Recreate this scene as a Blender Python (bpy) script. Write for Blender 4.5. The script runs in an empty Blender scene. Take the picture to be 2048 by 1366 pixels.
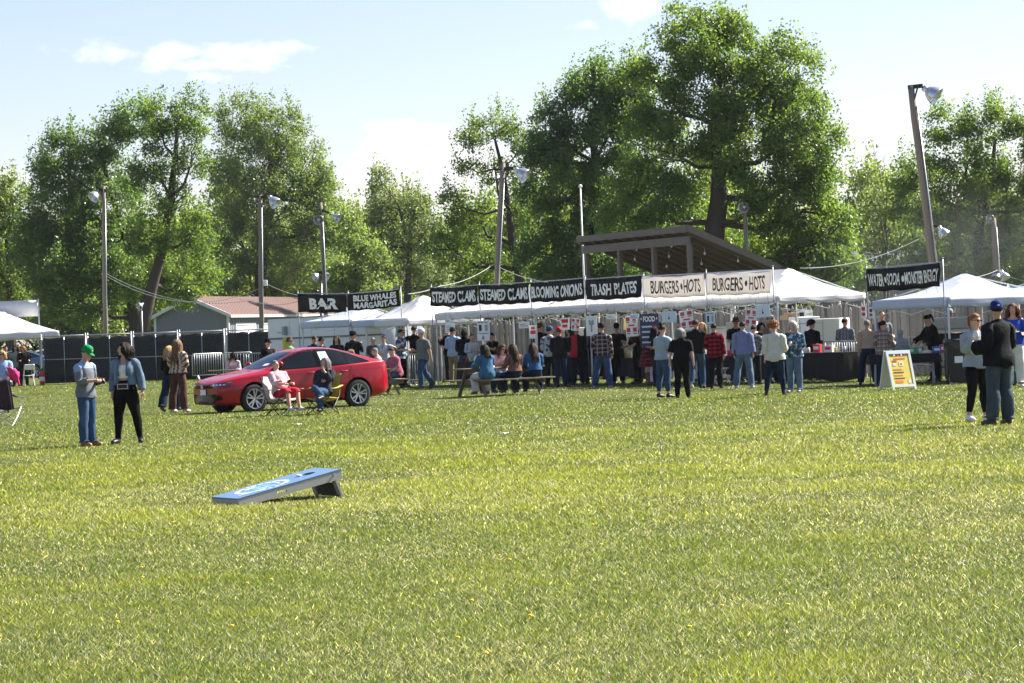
import bpy, bmesh, math, random
import numpy as np
from mathutils import Vector, Matrix, noise as mnoise
R = math.radians
PI = math.pi
SC = bpy.context.scene
COL = SC.collection
random.seed(7)

# ------------------------------------------------------------------ camera
FPX, CW, CH, CAMH = 5500.0, 2048.0, 1366.0, 1.64        # lens in photo pixels, photo size, eye height
cd = bpy.data.cameras.new('camera')
cd.sensor_width = 36.0
cd.lens = 36.0 * FPX / CW
cd.clip_start, cd.clip_end = 0.5, 9000.0
cam = bpy.data.objects.new('camera', cd)
COL.objects.link(cam)
CM = Matrix.Translation((0, 0, CAMH)) @ Matrix.Rotation(R(90) - math.atan(16 / FPX), 4, 'X') @ Matrix.Rotation(R(-2.24), 4, 'Z')
cam.matrix_world = CM
SC.camera = cam

# ------------------------------------------------------------------ sky and sun
SUN_EL, SUN_AZ = 43.0, 28.0                               # azimuth: degrees from +x towards +y
w = bpy.data.worlds.new('World')
SC.world = w
w.use_nodes = True
nt = w.node_tree
for n in list(nt.nodes):
    nt.nodes.remove(n)
def wn(t, **k):
    n = nt.nodes.new(t)
    for a, b in k.items():
        setattr(n, a, b)
    return n
def wmath(op, a, b=None, clamp=False):
    n = wn('ShaderNodeMath', operation=op, use_clamp=clamp)
    for i, v in enumerate((a, b)):
        if v is None: continue
        if isinstance(v, (int, float)): n.inputs[i].default_value = v
        else: nt.links.new(v, n.inputs[i])
    return n.outputs[0]
sky = wn('ShaderNodeTexSky', sky_type='NISHITA')
sky.sun_disc = False
sky.sun_elevation = R(SUN_EL)
sky.sun_rotation = R(90 - SUN_AZ)
sky.altitude, sky.air_density, sky.dust_density, sky.ozone_density = 100, 1.0, 0.55, 1.5
tc = wn('ShaderNodeTexCoord')
sep = wn('ShaderNodeSeparateXYZ')
nt.links.new(tc.outputs['Generated'], sep.inputs[0])
DX, DY, DZ = sep.outputs
ysafe = wmath('MAXIMUM', wmath('ABSOLUTE', DY), 0.05)
U = wmath('DIVIDE', DX, ysafe)
V = wmath('DIVIDE', DZ, ysafe)
nz = wn('ShaderNodeTexNoise')
nz.inputs['Scale'].default_value = 48.0
nz.inputs['Detail'].default_value = 8.0
nz.inputs['Roughness'].default_value = 0.62
mp = wn('ShaderNodeMapping')
mp.inputs['Scale'].default_value = (1, 1, 1.9)
nt.links.new(tc.outputs['Generated'], mp.inputs[0])
nt.links.new(mp.outputs[0], nz.inputs['Vector'])
NZ = nz.outputs['Fac']
def blob(u0, v0, su, sv):
    a = wmath('DIVIDE', wmath('SUBTRACT', U, u0), su)
    b = wmath('DIVIDE', wmath('SUBTRACT', V, v0), sv)
    q = wmath('ADD', wmath('MULTIPLY', a, a), wmath('MULTIPLY', b, b))
    return wmath('SUBTRACT', 1.0, wmath('POWER', q, 0.7))
# low cumulus: direction (u = x/y, v = z/y) and half sizes
CL = [(-.150, .1085, .020, .0050), (-.118, .1065, .012, .0042), (-.094, .1055, .022, .0055), (-.108, .0975, .012, .0035),
      (-.080, .1070, .010, .0035), (-.040, .068, .022, .013), (-.018, .064, .030, .017), (-.030, .055, .042, .013),
      (.050, .1180, .014, .008), (.030, .110, .010, .005), (.128, .067, .006, .005), (-.185, .063, .014, .007), (.085, .045, .05, .006),
      (-.045, .043, .03, .010), (.115, .050, .03, .008), (-.105, .1020, .025, .004),
      (.30, .10, .05, .014), (-.33, .09, .06, .012), (.42, .06, .05, .012), (-.46, .14, .05, .014)]
acc = None
for c in CL:
    b = blob(*c)
    acc = b if acc is None else wmath('MAXIMUM', acc, b)
dens = wmath('ADD', wmath('MULTIPLY', wmath('SUBTRACT', acc, 0.12), 0.75), wmath('MULTIPLY', wmath('SUBTRACT', NZ, 0.5), 2.8))
# scattered fair-weather cumulus higher up, all round the sky
nz2 = wn('ShaderNodeTexNoise')
nz2.inputs['Scale'].default_value = 5.0
nz2.inputs['Detail'].default_value = 7.0
nt.links.new(mp.outputs[0], nz2.inputs['Vector'])
hi = wmath('MULTIPLY', wmath('SUBTRACT', nz2.outputs['Fac'], 0.60), 6.0)
hi = wmath('MULTIPLY', hi, wmath('GREATER_THAN', DZ, 0.2))
dens = wmath('MAXIMUM', dens, hi)
dens = wmath('MULTIPLY', wmath('MULTIPLY', dens, 1.5, True), 0.9)
dens = wmath('MULTIPLY', dens, wmath('GREATER_THAN', DZ, 0.0))
bg1 = wn('ShaderNodeBackground')
bg1.inputs['Strength'].default_value = 0.054
wbal = wn('ShaderNodeMix', data_type='RGBA', blend_type='MULTIPLY')
wbal.inputs[0].default_value = 1.0
wbal.inputs[7].default_value = (1.0, .90, .985, 1)
nt.links.new(sky.outputs[0], wbal.inputs[6])
nt.links.new(wbal.outputs[2], bg1.inputs['Color'])
bg2 = wn('ShaderNodeBackground')
bg2.inputs['Color'].default_value = (1.0, 0.985, 0.97, 1)
bg2.inputs['Strength'].default_value = 0.36
mx = wn('ShaderNodeMixShader')
nt.links.new(dens, mx.inputs[0])
nt.links.new(bg1.outputs[0], mx.inputs[1])
nt.links.new(bg2.outputs[0], mx.inputs[2])
wo = wn('ShaderNodeOutputWorld')
nt.links.new(mx.outputs[0], wo.inputs[0])

ld = bpy.data.lights.new('sun', 'SUN')
ld.energy = 5.0
ld.angle = R(0.53)
ld.color = (1.0, 0.93, 0.82)
sun = bpy.data.objects.new('sun', ld)
COL.objects.link(sun)
ce = math.cos(R(SUN_EL))
SUND = Vector((ce * math.cos(R(SUN_AZ)), ce * math.sin(R(SUN_AZ)), math.sin(R(SUN_EL))))
sun.rotation_euler = SUND.to_track_quat('Z', 'Y').to_euler()
sun.location = (60, 60, 60)
SC.view_settings.view_transform = 'Standard'
SC.view_settings.look = 'None'
SC.view_settings.exposure = 1.75
SC.view_settings.gamma = 1.0
SC.view_settings.use_curve_mapping = False

# ------------------------------------------------------------------ pixel helpers (photo pixel -> place on the field)
def ray(px, py):
    d = CM.to_3x3() @ Vector(((px - CW / 2) / FPX, -(py - CH / 2) / FPX, -1.0))
    return d
def at(px, py, Y):                     # point at distance Y seen at the pixel
    d = ray(px, py)
    return Vector((0, 0, CAMH)) + d * (Y / d.y)
def smooth(a, b, x):
    t = min(1.0, max(0.0, (x - a) / (b - a)))
    return t * t * (3 - 2 * t)
def gz(x, y):                          # the field rises a little at the back left
    return 0.24 * smooth(80, 112, y) * smooth(-5, -13, x)
def G(px, py):                         # ground point under a pixel
    d = ray(px, py)
    return Vector((0, 0, CAMH)) + d * (CAMH / -d.z)
def gx(px, Y):                         # ground point in the column px at distance Y
    p = at(px, 700, Y)
    z = gz(p.x, Y)
    for _ in range(3):
        py = 667 - 0.0391 * (px - 1024) + FPX * (CAMH - z) / Y
        p = at(px, py, Y)
        z = gz(p.x, Y)
    return Vector((p.x, Y, z))

# ------------------------------------------------------------------ materials
MATS = {}
def _nodes(name):
    m = bpy.data.materials.new(name)
    m.use_nodes = True
    t = m.node_tree
    for n in list(t.nodes):
        t.nodes.remove(n)
    out = t.nodes.new('ShaderNodeOutputMaterial')
    p = t.nodes.new('ShaderNodeBsdfPrincipled')
    t.links.new(p.outputs[0], out.inputs[0])
    return m, t, p, out
def nn(t, typ, ins=None, **k):
    n = t.nodes.new(typ)
    for a, b in k.items():
        setattr(n, a, b)
    for a, b in (ins or {}).items():
        if isinstance(b, bpy.types.NodeSocket):
            t.links.new(b, n.inputs[a])
        else:
            n.inputs[a].default_value = b
    return n
def c4(c, k=1.0):
    return (min(1, c[0] * k), min(1, c[1] * k), min(1, c[2] * k), 1)
def mat(name, col, rough=0.6, var=0.18, scale=6.0, metal=0.0, bump=0.0, bscale=40.0, spec=0.4, coat=0.0, trans=0.0, stretch=(1, 1, 1), coord='Object', rnd=0.0):
    if name in MATS: return MATS[name]
    m, t, p, out = _nodes(name)
    tcn = nn(t, 'ShaderNodeTexCoord')
    if coord == 'rest':
        vec = nn(t, 'ShaderNodeAttribute', attribute_name='rest').outputs['Vector']
    else:
        vec = tcn.outputs[coord]
    mpn = nn(t, 'ShaderNodeMapping', {'Vector': vec, 'Scale': stretch})
    n1 = nn(t, 'ShaderNodeTexNoise', {'Vector': mpn.outputs[0], 'Scale': scale, 'Detail': 6.0, 'Roughness': 0.65})
    cr = nn(t, 'ShaderNodeMix', {'Factor': n1.outputs['Fac']}, data_type='RGBA')
    cr.inputs[6].default_value = c4(col, 1 - var)
    cr.inputs[7].default_value = c4(col, 1 + var)
    csock = cr.outputs[2]
    if rnd:
        oi = nn(t, 'ShaderNodeObjectInfo')
        mr = nn(t, 'ShaderNodeMapRange', {'Value': oi.outputs['Random'], 'To Min': 1 - rnd, 'To Max': 1 + rnd})
        hs = nn(t, 'ShaderNodeHueSaturation', {'Color': csock, 'Value': mr.outputs[0]})
        csock = hs.outputs[0]
    t.links.new(csock, p.inputs['Base Color'])
    rr = nn(t, 'ShaderNodeMapRange', {'Value': n1.outputs['Fac'], 'To Min': max(0, rough - .1), 'To Max': min(1, rough + .1)})
    t.links.new(rr.outputs[0], p.inputs['Roughness'])
    p.inputs['Metallic'].default_value = metal
    p.inputs['Specular IOR Level'].default_value = spec
    p.inputs['Coat Weight'].default_value = coat
    p.inputs['Coat Roughness'].default_value = 0.04
    if bump:
        n2 = nn(t, 'ShaderNodeTexNoise', {'Vector': mpn.outputs[0], 'Scale': bscale, 'Detail': 4.0})
        bn = nn(t, 'ShaderNodeBump', {'Strength': bump, 'Distance': 0.02, 'Height': n2.outputs['Fac']})
        t.links.new(bn.outputs[0], p.inputs['Normal'])
    if trans:
        tr = nn(t, 'ShaderNodeBsdfTranslucent', {'Color': csock})
        ms = nn(t, 'ShaderNodeMixShader', {0: trans, 1: p.outputs[0], 2: tr.outputs[0]})
        t.links.new(ms.outputs[0], out.inputs[0])
    MATS[name] = m
    return m
def glass_mat(name, col, rough=0.03):
    if name in MATS: return MATS[name]
    m, t, p, out = _nodes(name)
    p.inputs['Base Color'].default_value = c4(col)
    p.inputs['Roughness'].default_value = rough
    p.inputs['IOR'].default_value = 1.5
    tr = nn(t, 'ShaderNodeBsdfTransparent', {'Color': (.35, .42, .42, 1)})
    gl = nn(t, 'ShaderNodeBsdfGlossy', {'Color': (1, 1, 1, 1), 'Roughness': rough})
    fr = nn(t, 'ShaderNodeFresnel', {'IOR': 1.5})
    ms = nn(t, 'ShaderNodeMixShader', {0: fr.outputs[0], 1: tr.outputs[0], 2: gl.outputs[0]})
    t.links.new(ms.outputs[0], out.inputs[0])
    MATS[name] = m
    return m

# ------------------------------------------------------------------ mesh builder
class MB:
    def __init__(s):
        s.v, s.f, s.m = [], [], []
    def add(s, vs, fs, mi=0):
        o = len(s.v)
        s.v.extend([tuple(v) for v in vs])
        for f in fs:
            s.f.append([i + o for i in f]); s.m.append(mi)
        return s
    def box(s, c, d, rot=None, mi=0):
        hx, hy, hz = d[0] / 2, d[1] / 2, d[2] / 2
        vs = [Vector((x, y, z)) for x in (-hx, hx) for y in (-hy, hy) for z in (-hz, hz)]
        if rot is not None: vs = [rot @ v for v in vs]
        vs = [v + Vector(c) for v in vs]
        return s.add(vs, [(0, 1, 3, 2), (4, 6, 7, 5), (0, 4, 5, 1), (2, 3, 7, 6), (0, 2, 6, 4), (1, 5, 7, 3)], mi)
    def bar(s, a, b, w, h, mi=0, up=(0, 0, 1)):
        a, b = Vector(a), Vector(b)
        z = (b - a); L = z.length; z.normalize()
        u = Vector(up)
        if abs(u.dot(z)) > .98: u = Vector((1, 0, 0))
        x = u.cross(z).normalized(); y = z.cross(x)
        rot = Matrix((x, y, z)).transposed()
        return s.box((a + b) / 2, (w, h, L), rot, mi)
    def tube(s, pts, rad, n=8, mi=0, cap=True, flat=1.0, up=(0, 0, 1)):
        pts = [Vector(p) for p in pts]
        k = len(pts)
        if isinstance(rad, (int, float)): rad = [rad] * k
        vs, fs = [], []
        px = None
        for i, p in enumerate(pts):
            d = (pts[min(i + 1, k - 1)] - pts[max(i - 1, 0)])
            if d.length < 1e-9: d = Vector((0, 0, 1))
            d.normalize()
            if px is None:
                u = Vector(up)
                if abs(u.dot(d)) > .95: u = Vector((0, 1, 0)) if abs(d.y) < .9 else Vector((1, 0, 0))
                x = u.cross(d).normalized()
            else:
                x = (px - d * px.dot(d))
                x = x.normalized() if x.length > 1e-6 else d.orthogonal().normalized()
            px = x
            y = d.cross(x)
            r = rad[i]
            for j in range(n):
                a = 2 * PI * j / n
                vs.append(p + x * (math.cos(a) * r) + y * (math.sin(a) * r * flat))
        for i in range(k - 1):
            for j in range(n):
                j2 = (j + 1) % n
                fs.append((i * n + j, i * n + j2, (i + 1) * n + j2, (i + 1) * n + j))
        if cap:
            fs.append(tuple(reversed(range(n))))
            fs.append(tuple(range((k - 1) * n, k * n)))
        return s.add(vs, fs, mi)
    def loft(s, rings, mi=0, cap=True, closed=True):
        n = len(rings[0]); vs = [v for r in rings for v in r]; fs = []
        for i in range(len(rings) - 1):
            for j in range(n if closed else n - 1):
                j2 = (j + 1) % n
                fs.append((i * n + j, i * n + j2, (i + 1) * n + j2, (i + 1) * n + j))
        if cap and closed:
            fs.append(tuple(reversed(range(n)))); k = len(rings) - 1
            fs.append(tuple(range(k * n, k * n + n)))
        return s.add(vs, fs, mi)
    def ell(s, c, r, nu=12, nv=8, mi=0, rot=None, fn=None):
        vs, fs = [], []
        for i in range(nv + 1):
            th = PI * i / nv
            for j in range(nu):
                a = 2 * PI * j / nu
                v = Vector((r[0] * math.sin(th) * math.cos(a), r[1] * math.sin(th) * math.sin(a), r[2] * math.cos(th)))
                if fn: v = fn(v)
                if rot is not None: v = rot @ v
                vs.append(v + Vector(c))
        for i in range(nv):
            for j in range(nu):
                j2 = (j + 1) % nu
                fs.append((i * nu + j, (i + 1) * nu + j, (i + 1) * nu + j2, i * nu + j2))
        return s.add(vs, fs, mi)
    def lathe(s, prof, n=16, mi=0, c=(0, 0, 0), rot=None):
        rings = []
        for r, z in prof:
            ring = [Vector((r * math.cos(2 * PI * j / n), r * math.sin(2 * PI * j / n), z)) for j in range(n)]
            if rot is not None: ring = [rot @ v for v in ring]
            rings.append([v + Vector(c) for v in ring])
        return s.loft(rings, mi, cap=False)
    def grid(s, fn, nu, nv, mi=0):
        vs = [fn(i / nu, j / nv) for j in range(nv + 1) for i in range(nu + 1)]
        fs = [(j * (nu + 1) + i, j * (nu + 1) + i + 1, (j + 1) * (nu + 1) + i + 1, (j + 1) * (nu + 1) + i) for j in range(nv) for i in range(nu)]
        return s.add(vs, fs, mi)
    def mesh(s, name, mats, smooth=False):
        me = bpy.data.meshes.new(name)
        me.from_pydata(s.v, [], s.f)
        if not isinstance(mats, (list, tuple)): mats = [mats]
        for m in mats: me.materials.append(m)
        if len(mats) > 1: me.polygons.foreach_set('material_index', s.m)
        if smooth: me.polygons.foreach_set('use_smooth', [True] * len(me.polygons))
        me.update()
        return me
    def build(s, name, mats, parent=None, smooth=False, loc=None, rot=None):
        return link(name, s.mesh(name, mats, smooth), parent, loc, rot)
def link(name, me, parent=None, loc=None, rot=None):
    o = bpy.data.objects.new(name, me)
    COL.objects.link(o)
    if parent is not None: o.parent = parent
    if loc is not None: o.location = loc
    if rot is not None: o.rotation_euler = rot
    return o
def autosmooth(me, ang=40):
    me.polygons.foreach_set('use_smooth', [True] * len(me.polygons))
    try: me.set_sharp_from_angle(angle=R(ang))
    except Exception: pass
def thing(name, label, cat, loc=(0, 0, 0), rz=0.0, group=None, scale=1.0):
    o = bpy.data.objects.new(name, None)
    COL.objects.link(o)
    o.empty_display_size = 0.2
    o.location = loc
    o.rotation_euler = (0, 0, rz)
    o.scale = (scale,) * 3
    tag(o, label, cat, group)
    return o
def tag(o, label=None, cat=None, group=None, kind=None):
    if label: o['label'] = label
    if cat: o['category'] = cat
    if group: o['group'] = group
    if kind: o['kind'] = kind
    return o
def copy_tree(o, parent=None):
    c = o.copy()
    COL.objects.link(c)
    c.parent = parent
    for ch in o.children: copy_tree(ch, c)
    return c
def solid(me_obj, t):
    md = me_obj.modifiers.new('thick', 'SOLIDIFY'); md.thickness = t; md.offset = 0
    return me_obj
def bevel(o, wd=0.01, seg=2):
    md = o.modifiers.new('bevel', 'BEVEL'); md.width = wd; md.segments = seg; md.limit_method = 'ANGLE'; md.angle_limit = R(40)
    return o
TXT = {}
def text_mesh(s, bold=0.02, spacing=1.0):
    key = (s, bold, spacing)
    if key in TXT: return TXT[key]
    cu = bpy.data.curves.new('t', 'FONT')
    cu.body = s; cu.align_x = 'CENTER'; cu.align_y = 'CENTER'; cu.offset = bold; cu.resolution_u = 3; cu.space_character = spacing
    cu.extrude = 0.004
    ob = bpy.data.objects.new('t', cu)
    COL.objects.link(ob)
    dg = bpy.context.evaluated_depsgraph_get()
    me = bpy.data.meshes.new_from_object(ob.evaluated_get(dg))
    vs = np.array([v.co[:] for v in me.vertices]) if len(me.vertices) else np.zeros((1, 3))
    fs = [list(p.vertices) for p in me.polygons]
    bpy.data.objects.remove(ob); bpy.data.curves.remove(cu); bpy.data.meshes.remove(me)
    mn, mxx = vs.min(0), vs.max(0)
    vs = (vs - (mn + mxx) / 2) / np.array([mxx[0] - mn[0], mxx[1] - mn[1], 1.0])      # unit box
    TXT[key] = (vs, fs)
    return TXT[key]
def lettering(mb, s, fn, cx, cz, wd, ht, bold=0.02, spacing=1.0, mi=0, d=0.006):
    """text in the (x,z) plane of fn(x,z)->Vector, letters stand d proud"""
    vs, fs = text_mesh(s, bold, spacing)
    out = []
    for v in vs:
        p = fn(cx + v[0] * wd, cz + v[1] * ht)
        out.append(p + Vector((0, -1, 0)) * (d + (0.003 if v[2] > 0 else 0)))
    mb.add(out, fs, mi)

# ================================================================== GROUND AND GRASS
RNG = np.random.default_rng(11)
def vnoise(x, y, sc, seed=0):
    """smooth value noise in numpy, about -1..1"""
    rg = np.random.default_rng(seed)
    tab = rg.uniform(-1, 1, (256, 256))
    u, v = x / sc + 100.0, y / sc + 100.0
    i, j = np.floor(u).astype(int), np.floor(v).astype(int)
    fu, fv = u - i, v - j
    fu, fv = fu * fu * (3 - 2 * fu), fv * fv * (3 - 2 * fv)
    g = lambda a, b: tab[a % 256, b % 256]
    return (g(i, j) * (1 - fu) + g(i + 1, j) * fu) * (1 - fv) + (g(i, j + 1) * (1 - fu) + g(i + 1, j + 1) * fu) * fv

def axis(lo, hi, st):
    far = [1500, 700, 350]
    a = [-f for f in far if f > -lo] + list(np.arange(lo, hi + .01, st)) + [f for f in reversed(far) if f > hi]
    return sorted(set(float(q) for q in a))
xs = axis(-80, 80, 4.0)
ys = sorted(set([-1500., -600., -200., -40.] + list(np.arange(0., 161., 4.)) + [200., 300., 500., 900., 1500.]))
gv = [(x, y, gz(x, y)) for y in ys for x in xs]
nxs = len(xs)
gf = [(j * nxs + i, j * nxs + i + 1, (j + 1) * nxs + i + 1, (j + 1) * nxs + i) for j in range(len(ys) - 1) for i in range(nxs - 1)]
me = bpy.data.meshes.new('ground'); me.from_pydata(gv, [], gf); me.update()
m, t, p, out = _nodes('lawn_soil')
tcn = nn(t, 'ShaderNodeTexCoord')
n1 = nn(t, 'ShaderNodeTexNoise', {'Vector': tcn.outputs['Object'], 'Scale': 0.22, 'Detail': 6.0, 'Roughness': .6})
n2 = nn(t, 'ShaderNodeTexNoise', {'Vector': tcn.outputs['Object'], 'Scale': 14.0, 'Detail': 8.0, 'Roughness': .75})
r1 = nn(t, 'ShaderNodeValToRGB', {'Fac': n1.outputs['Fac']})
r1.color_ramp.elements[0].position = .34; r1.color_ramp.elements[0].color = (.060, .085, .022, 1)
r1.color_ramp.elements[1].position = .66; r1.color_ramp.elements[1].color = (.135, .150, .045, 1)
r2 = nn(t, 'ShaderNodeValToRGB', {'Fac': n2.outputs['Fac']})
r2.color_ramp.elements[0].position = .38; r2.color_ramp.elements[0].color = (.35, .35, .35, 1)
r2.color_ramp.elements[1].position = .68; r2.color_ramp.elements[1].color = (1.35, 1.3, 1.25, 1)
mxr = nn(t, 'ShaderNodeMix', data_type='RGBA', blend_type='MULTIPLY')
mxr.inputs[0].default_value = 1.0
t.links.new(r1.outputs[0], mxr.inputs[6]); t.links.new(r2.outputs[0], mxr.inputs[7])
t.links.new(mxr.outputs[2], p.inputs['Base Color'])
p.inputs['Roughness'].default_value = .95; p.inputs['Specular IOR Level'].default_value = .1
bn = nn(t, 'ShaderNodeBump', {'Strength': .6, 'Distance': .05, 'Height': n2.outputs['Fac']})
t.links.new(bn.outputs[0], p.inputs['Normal'])
me.materials.append(m)
ground = link('ground', me); tag(ground, kind='structure')

# attribute-coloured leaf material (grass and trees), lit through when the sun is behind it
def leaf_mat(name, trans=0.45, rough=.5, spec=.35, tint=(1.25, 1.2, .55)):
    m, t, p, out = _nodes(name)
    a = nn(t, 'ShaderNodeAttribute', attribute_name='Col')
    t.links.new(a.outputs['Color'], p.inputs['Base Color'])
    p.inputs['Roughness'].default_value = rough
    p.inputs['Specular IOR Level'].default_value = spec
    mm = nn(t, 'ShaderNodeMix', data_type='RGBA', blend_type='MULTIPLY')
    mm.inputs[0].default_value = 1.0
    t.links.new(a.outputs['Color'], mm.inputs[6]); mm.inputs[7].default_value = (*tint, 1)
    tr = nn(t, 'ShaderNodeBsdfTranslucent', {'Color': mm.outputs[2]})
    ms = nn(t, 'ShaderNodeMixShader', {0: trans, 1: p.outputs[0], 2: tr.outputs[0]})
    t.links.new(ms.outputs[0], out.inputs[0])
    return m
GRASSM = leaf_mat('grass_blade', .50, .42, .5, (1.42, 1.38, .62))
def np_mesh(name, V, F, C, material, smooth=False):
    me = bpy.data.meshes.new(name)
    k = F.shape[1]
    me.vertices.add(len(V)); me.vertices.foreach_set('co', V.astype(np.float32).ravel())
    me.loops.add(F.size); me.loops.foreach_set('vertex_index', F.astype(np.int32).ravel())
    me.polygons.add(len(F))
    me.polygons.foreach_set('loop_start', np.arange(0, F.size, k, dtype=np.int32))
    try: me.polygons.foreach_set('loop_total', np.full(len(F), k, dtype=np.int32))
    except Exception: pass
    if C is not None:
        at_ = me.color_attributes.new('Col', 'FLOAT_COLOR', 'POINT')
        at_.data.foreach_set('color', np.c_[C, np.ones(len(C))].astype(np.float32).ravel())
    me.materials.append(material)
    me.update(calc_edges=True)
    me.validate()
    return me
def blades(n, y0, y1):
    half = .195
    yy = np.sqrt(RNG.uniform(y0 ** 2, y1 ** 2, n))
    xx = RNG.uniform(-half, half, n) * yy + RNG.uniform(-1.6, 1.6, n)
    return xx, yy
bands = [(11.5, 16, 190000), (16, 22, 210000), (22, 32, 230000), (32, 46, 190000), (46, 66, 160000), (66, 118, 120000)]
X, Y = map(np.concatenate, zip(*[blades(n, a, b) for a, b, n in bands]))
n = len(X)
patch = .6 * vnoise(X, Y, 1.9, 1) + .5 * vnoise(X, Y, .6, 2) + .3 * vnoise(X, Y, 7.0, 3)
weedy = np.clip((Y - 22) / 6, 0, 1) * np.clip((48 - Y) / 9, 0, 1)                 # a band of coarser, yellower grass across the field
lime = np.clip(vnoise(X, Y, 1.3, 5) * .9 + vnoise(X, Y, .45, 6) * .6, 0, 1)
weedy = np.clip(weedy * (.60 + .8 * vnoise(X, Y, 1.6, 4) + .4 * vnoise(X, Y, .5, 7)) + .55 * lime, 0, 1)
Z0 = .24 * np.clip((Y - 80) / 32, 0, 1) ** 2 * (3 - 2 * np.clip((Y - 80) / 32, 0, 1)) * (lambda q: q * q * (3 - 2 * q))(np.clip((-5 - X) / 8, 0, 1))
wid = np.maximum(.0048, Y / 2750 * .9) * RNG.uniform(.6, 1.5, n)
hgt = (.012 + .019 * RNG.random(n) ** 1.5) * (1 + .5 * weedy) * (1 + .25 * patch) * np.clip(.75 + Y / 80, 1, 1.35)
ang = RNG.uniform(0, 2 * PI, n)
la = RNG.uniform(0, 2 * PI, n); lean = hgt * RNG.uniform(.3, 1.6, n)
P0 = np.c_[X, Y, Z0]
side = np.c_[np.cos(ang), np.sin(ang) * .6, np.zeros(n)] * (wid / 2)[:, None]
tip = P0 + np.c_[np.cos(la) * lean, np.sin(la) * lean, hgt]
V = np.empty((n * 3, 3)); V[0::3] = P0 - side; V[1::3] = P0 + side; V[2::3] = tip
g1, g2, g3, straw = np.array([.070, .115, .028]), np.array([.155, .200, .050]), np.array([.230, .268, .042]), np.array([.42, .41, .30])
q = np.clip(.5 + .5 * patch + RNG.normal(0, .25, n), 0, 1)[:, None]
C = g1 * (1 - q) + g2 * q
wq = np.clip(weedy * (.55 + .6 * RNG.random(n)), 0, 1)[:, None]
C = C * (1 - wq) + g3 * wq
sr = RNG.random(n) < np.clip(.29 - .27 * patch, .08, .5) * np.clip(1.15 - Y / 90, .35, 1)
C[sr] = straw * RNG.uniform(.4, 1.5, (sr.sum(), 1))
C *= np.exp(RNG.normal(.08, 1, (n, 1)) * np.clip(.46 - Y / 300, .25, .5)[:, None])
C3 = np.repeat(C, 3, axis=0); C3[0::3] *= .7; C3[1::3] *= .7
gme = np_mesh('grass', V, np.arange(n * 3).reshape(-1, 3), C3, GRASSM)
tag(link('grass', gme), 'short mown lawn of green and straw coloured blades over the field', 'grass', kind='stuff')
# a few dandelions
dm = mat('dandelion_yellow', (.75, .52, .02), .7)
mb = MB()
for k in range(46):
    yy = math.sqrt(random.uniform(12.5 ** 2, 40 ** 2)); xx = random.uniform(-.18, .18) * yy
    mb.ell((xx, yy, .05), (.014, .014, .008), 6, 3)
tag(mb.build('dandelions', dm), 'tiny yellow dandelion heads dotted over the lawn', 'flowers', kind='stuff')
# scraps of paper on the lawn
wp = mat('paper_white', (.78, .78, .76), .7)
for (px, py) in ((597, 853), (1010, 872)):
    g = G(px, py); mb = MB()
    mb.grid(lambda u, v: Vector((u * .11 - .05, v * .08 - .04, .045 + .015 * math.sin(9 * u + 5 * v))), 4, 3)
    o = mb.build('paper_scrap', wp, None, True, g)
    tag(solid(o, .002), 'white paper scrap on the grass ' + ('in front of the two camp chairs' if px < 800 else 'in front of the picnic table'), 'litter')

# ================================================================== TREES
BARK = mat('bark', (.050, .042, .035), .9, .35, 3.0, bump=.6, bscale=14, stretch=(1, 1, .3))
LEAFM = leaf_mat('tree_leaf', .55, .40, .5, (1.95, 1.85, .75))
def leaves(cent, rng, k, spread, lsize, upbias, c_lo, c_hi, ctint):
    nC = len(cent); n = nC * k
    P = np.repeat(cent, k, axis=0) + np.clip(rng.normal(0, 1, (n, 3)), -1.7, 1.7) * np.repeat(spread, k, axis=0)
    L = lsize * rng.uniform(.65, 1.3, n)
    d = rng.normal(0, 1, (n, 3)); d[:, 2] += upbias
    d /= np.linalg.norm(d, axis=1)[:, None]
    s = np.cross(d, rng.normal(0, 1, (n, 3))); s /= np.linalg.norm(s, axis=1)[:, None]
    V = np.empty((n * 3, 3))
    V[0::3] = P - d * (L * .5)[:, None] + s * (L * .36)[:, None]; V[1::3] = P - d * (L * .35)[:, None] - s * (L * .36)[:, None]
    V[2::3] = P + d * (L * .5)[:, None]
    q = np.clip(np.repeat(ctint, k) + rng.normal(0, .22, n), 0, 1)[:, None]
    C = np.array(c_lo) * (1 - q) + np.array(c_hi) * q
    return V, np.repeat(C, 3, axis=0)
PAL = {'maple': ((.055, .110, .038), (.150, .220, .055)), 'dark': ((.052, .108, .048), (.125, .200, .070)),
       'light': ((.080, .132, .062), (.165, .225, .098)), 'olive': ((.082, .125, .070), (.160, .205, .118)), 'yellow': ((.078, .132, .040), (.165, .225, .060))}  # blue raised in every leaf green to stand in for haze
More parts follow.
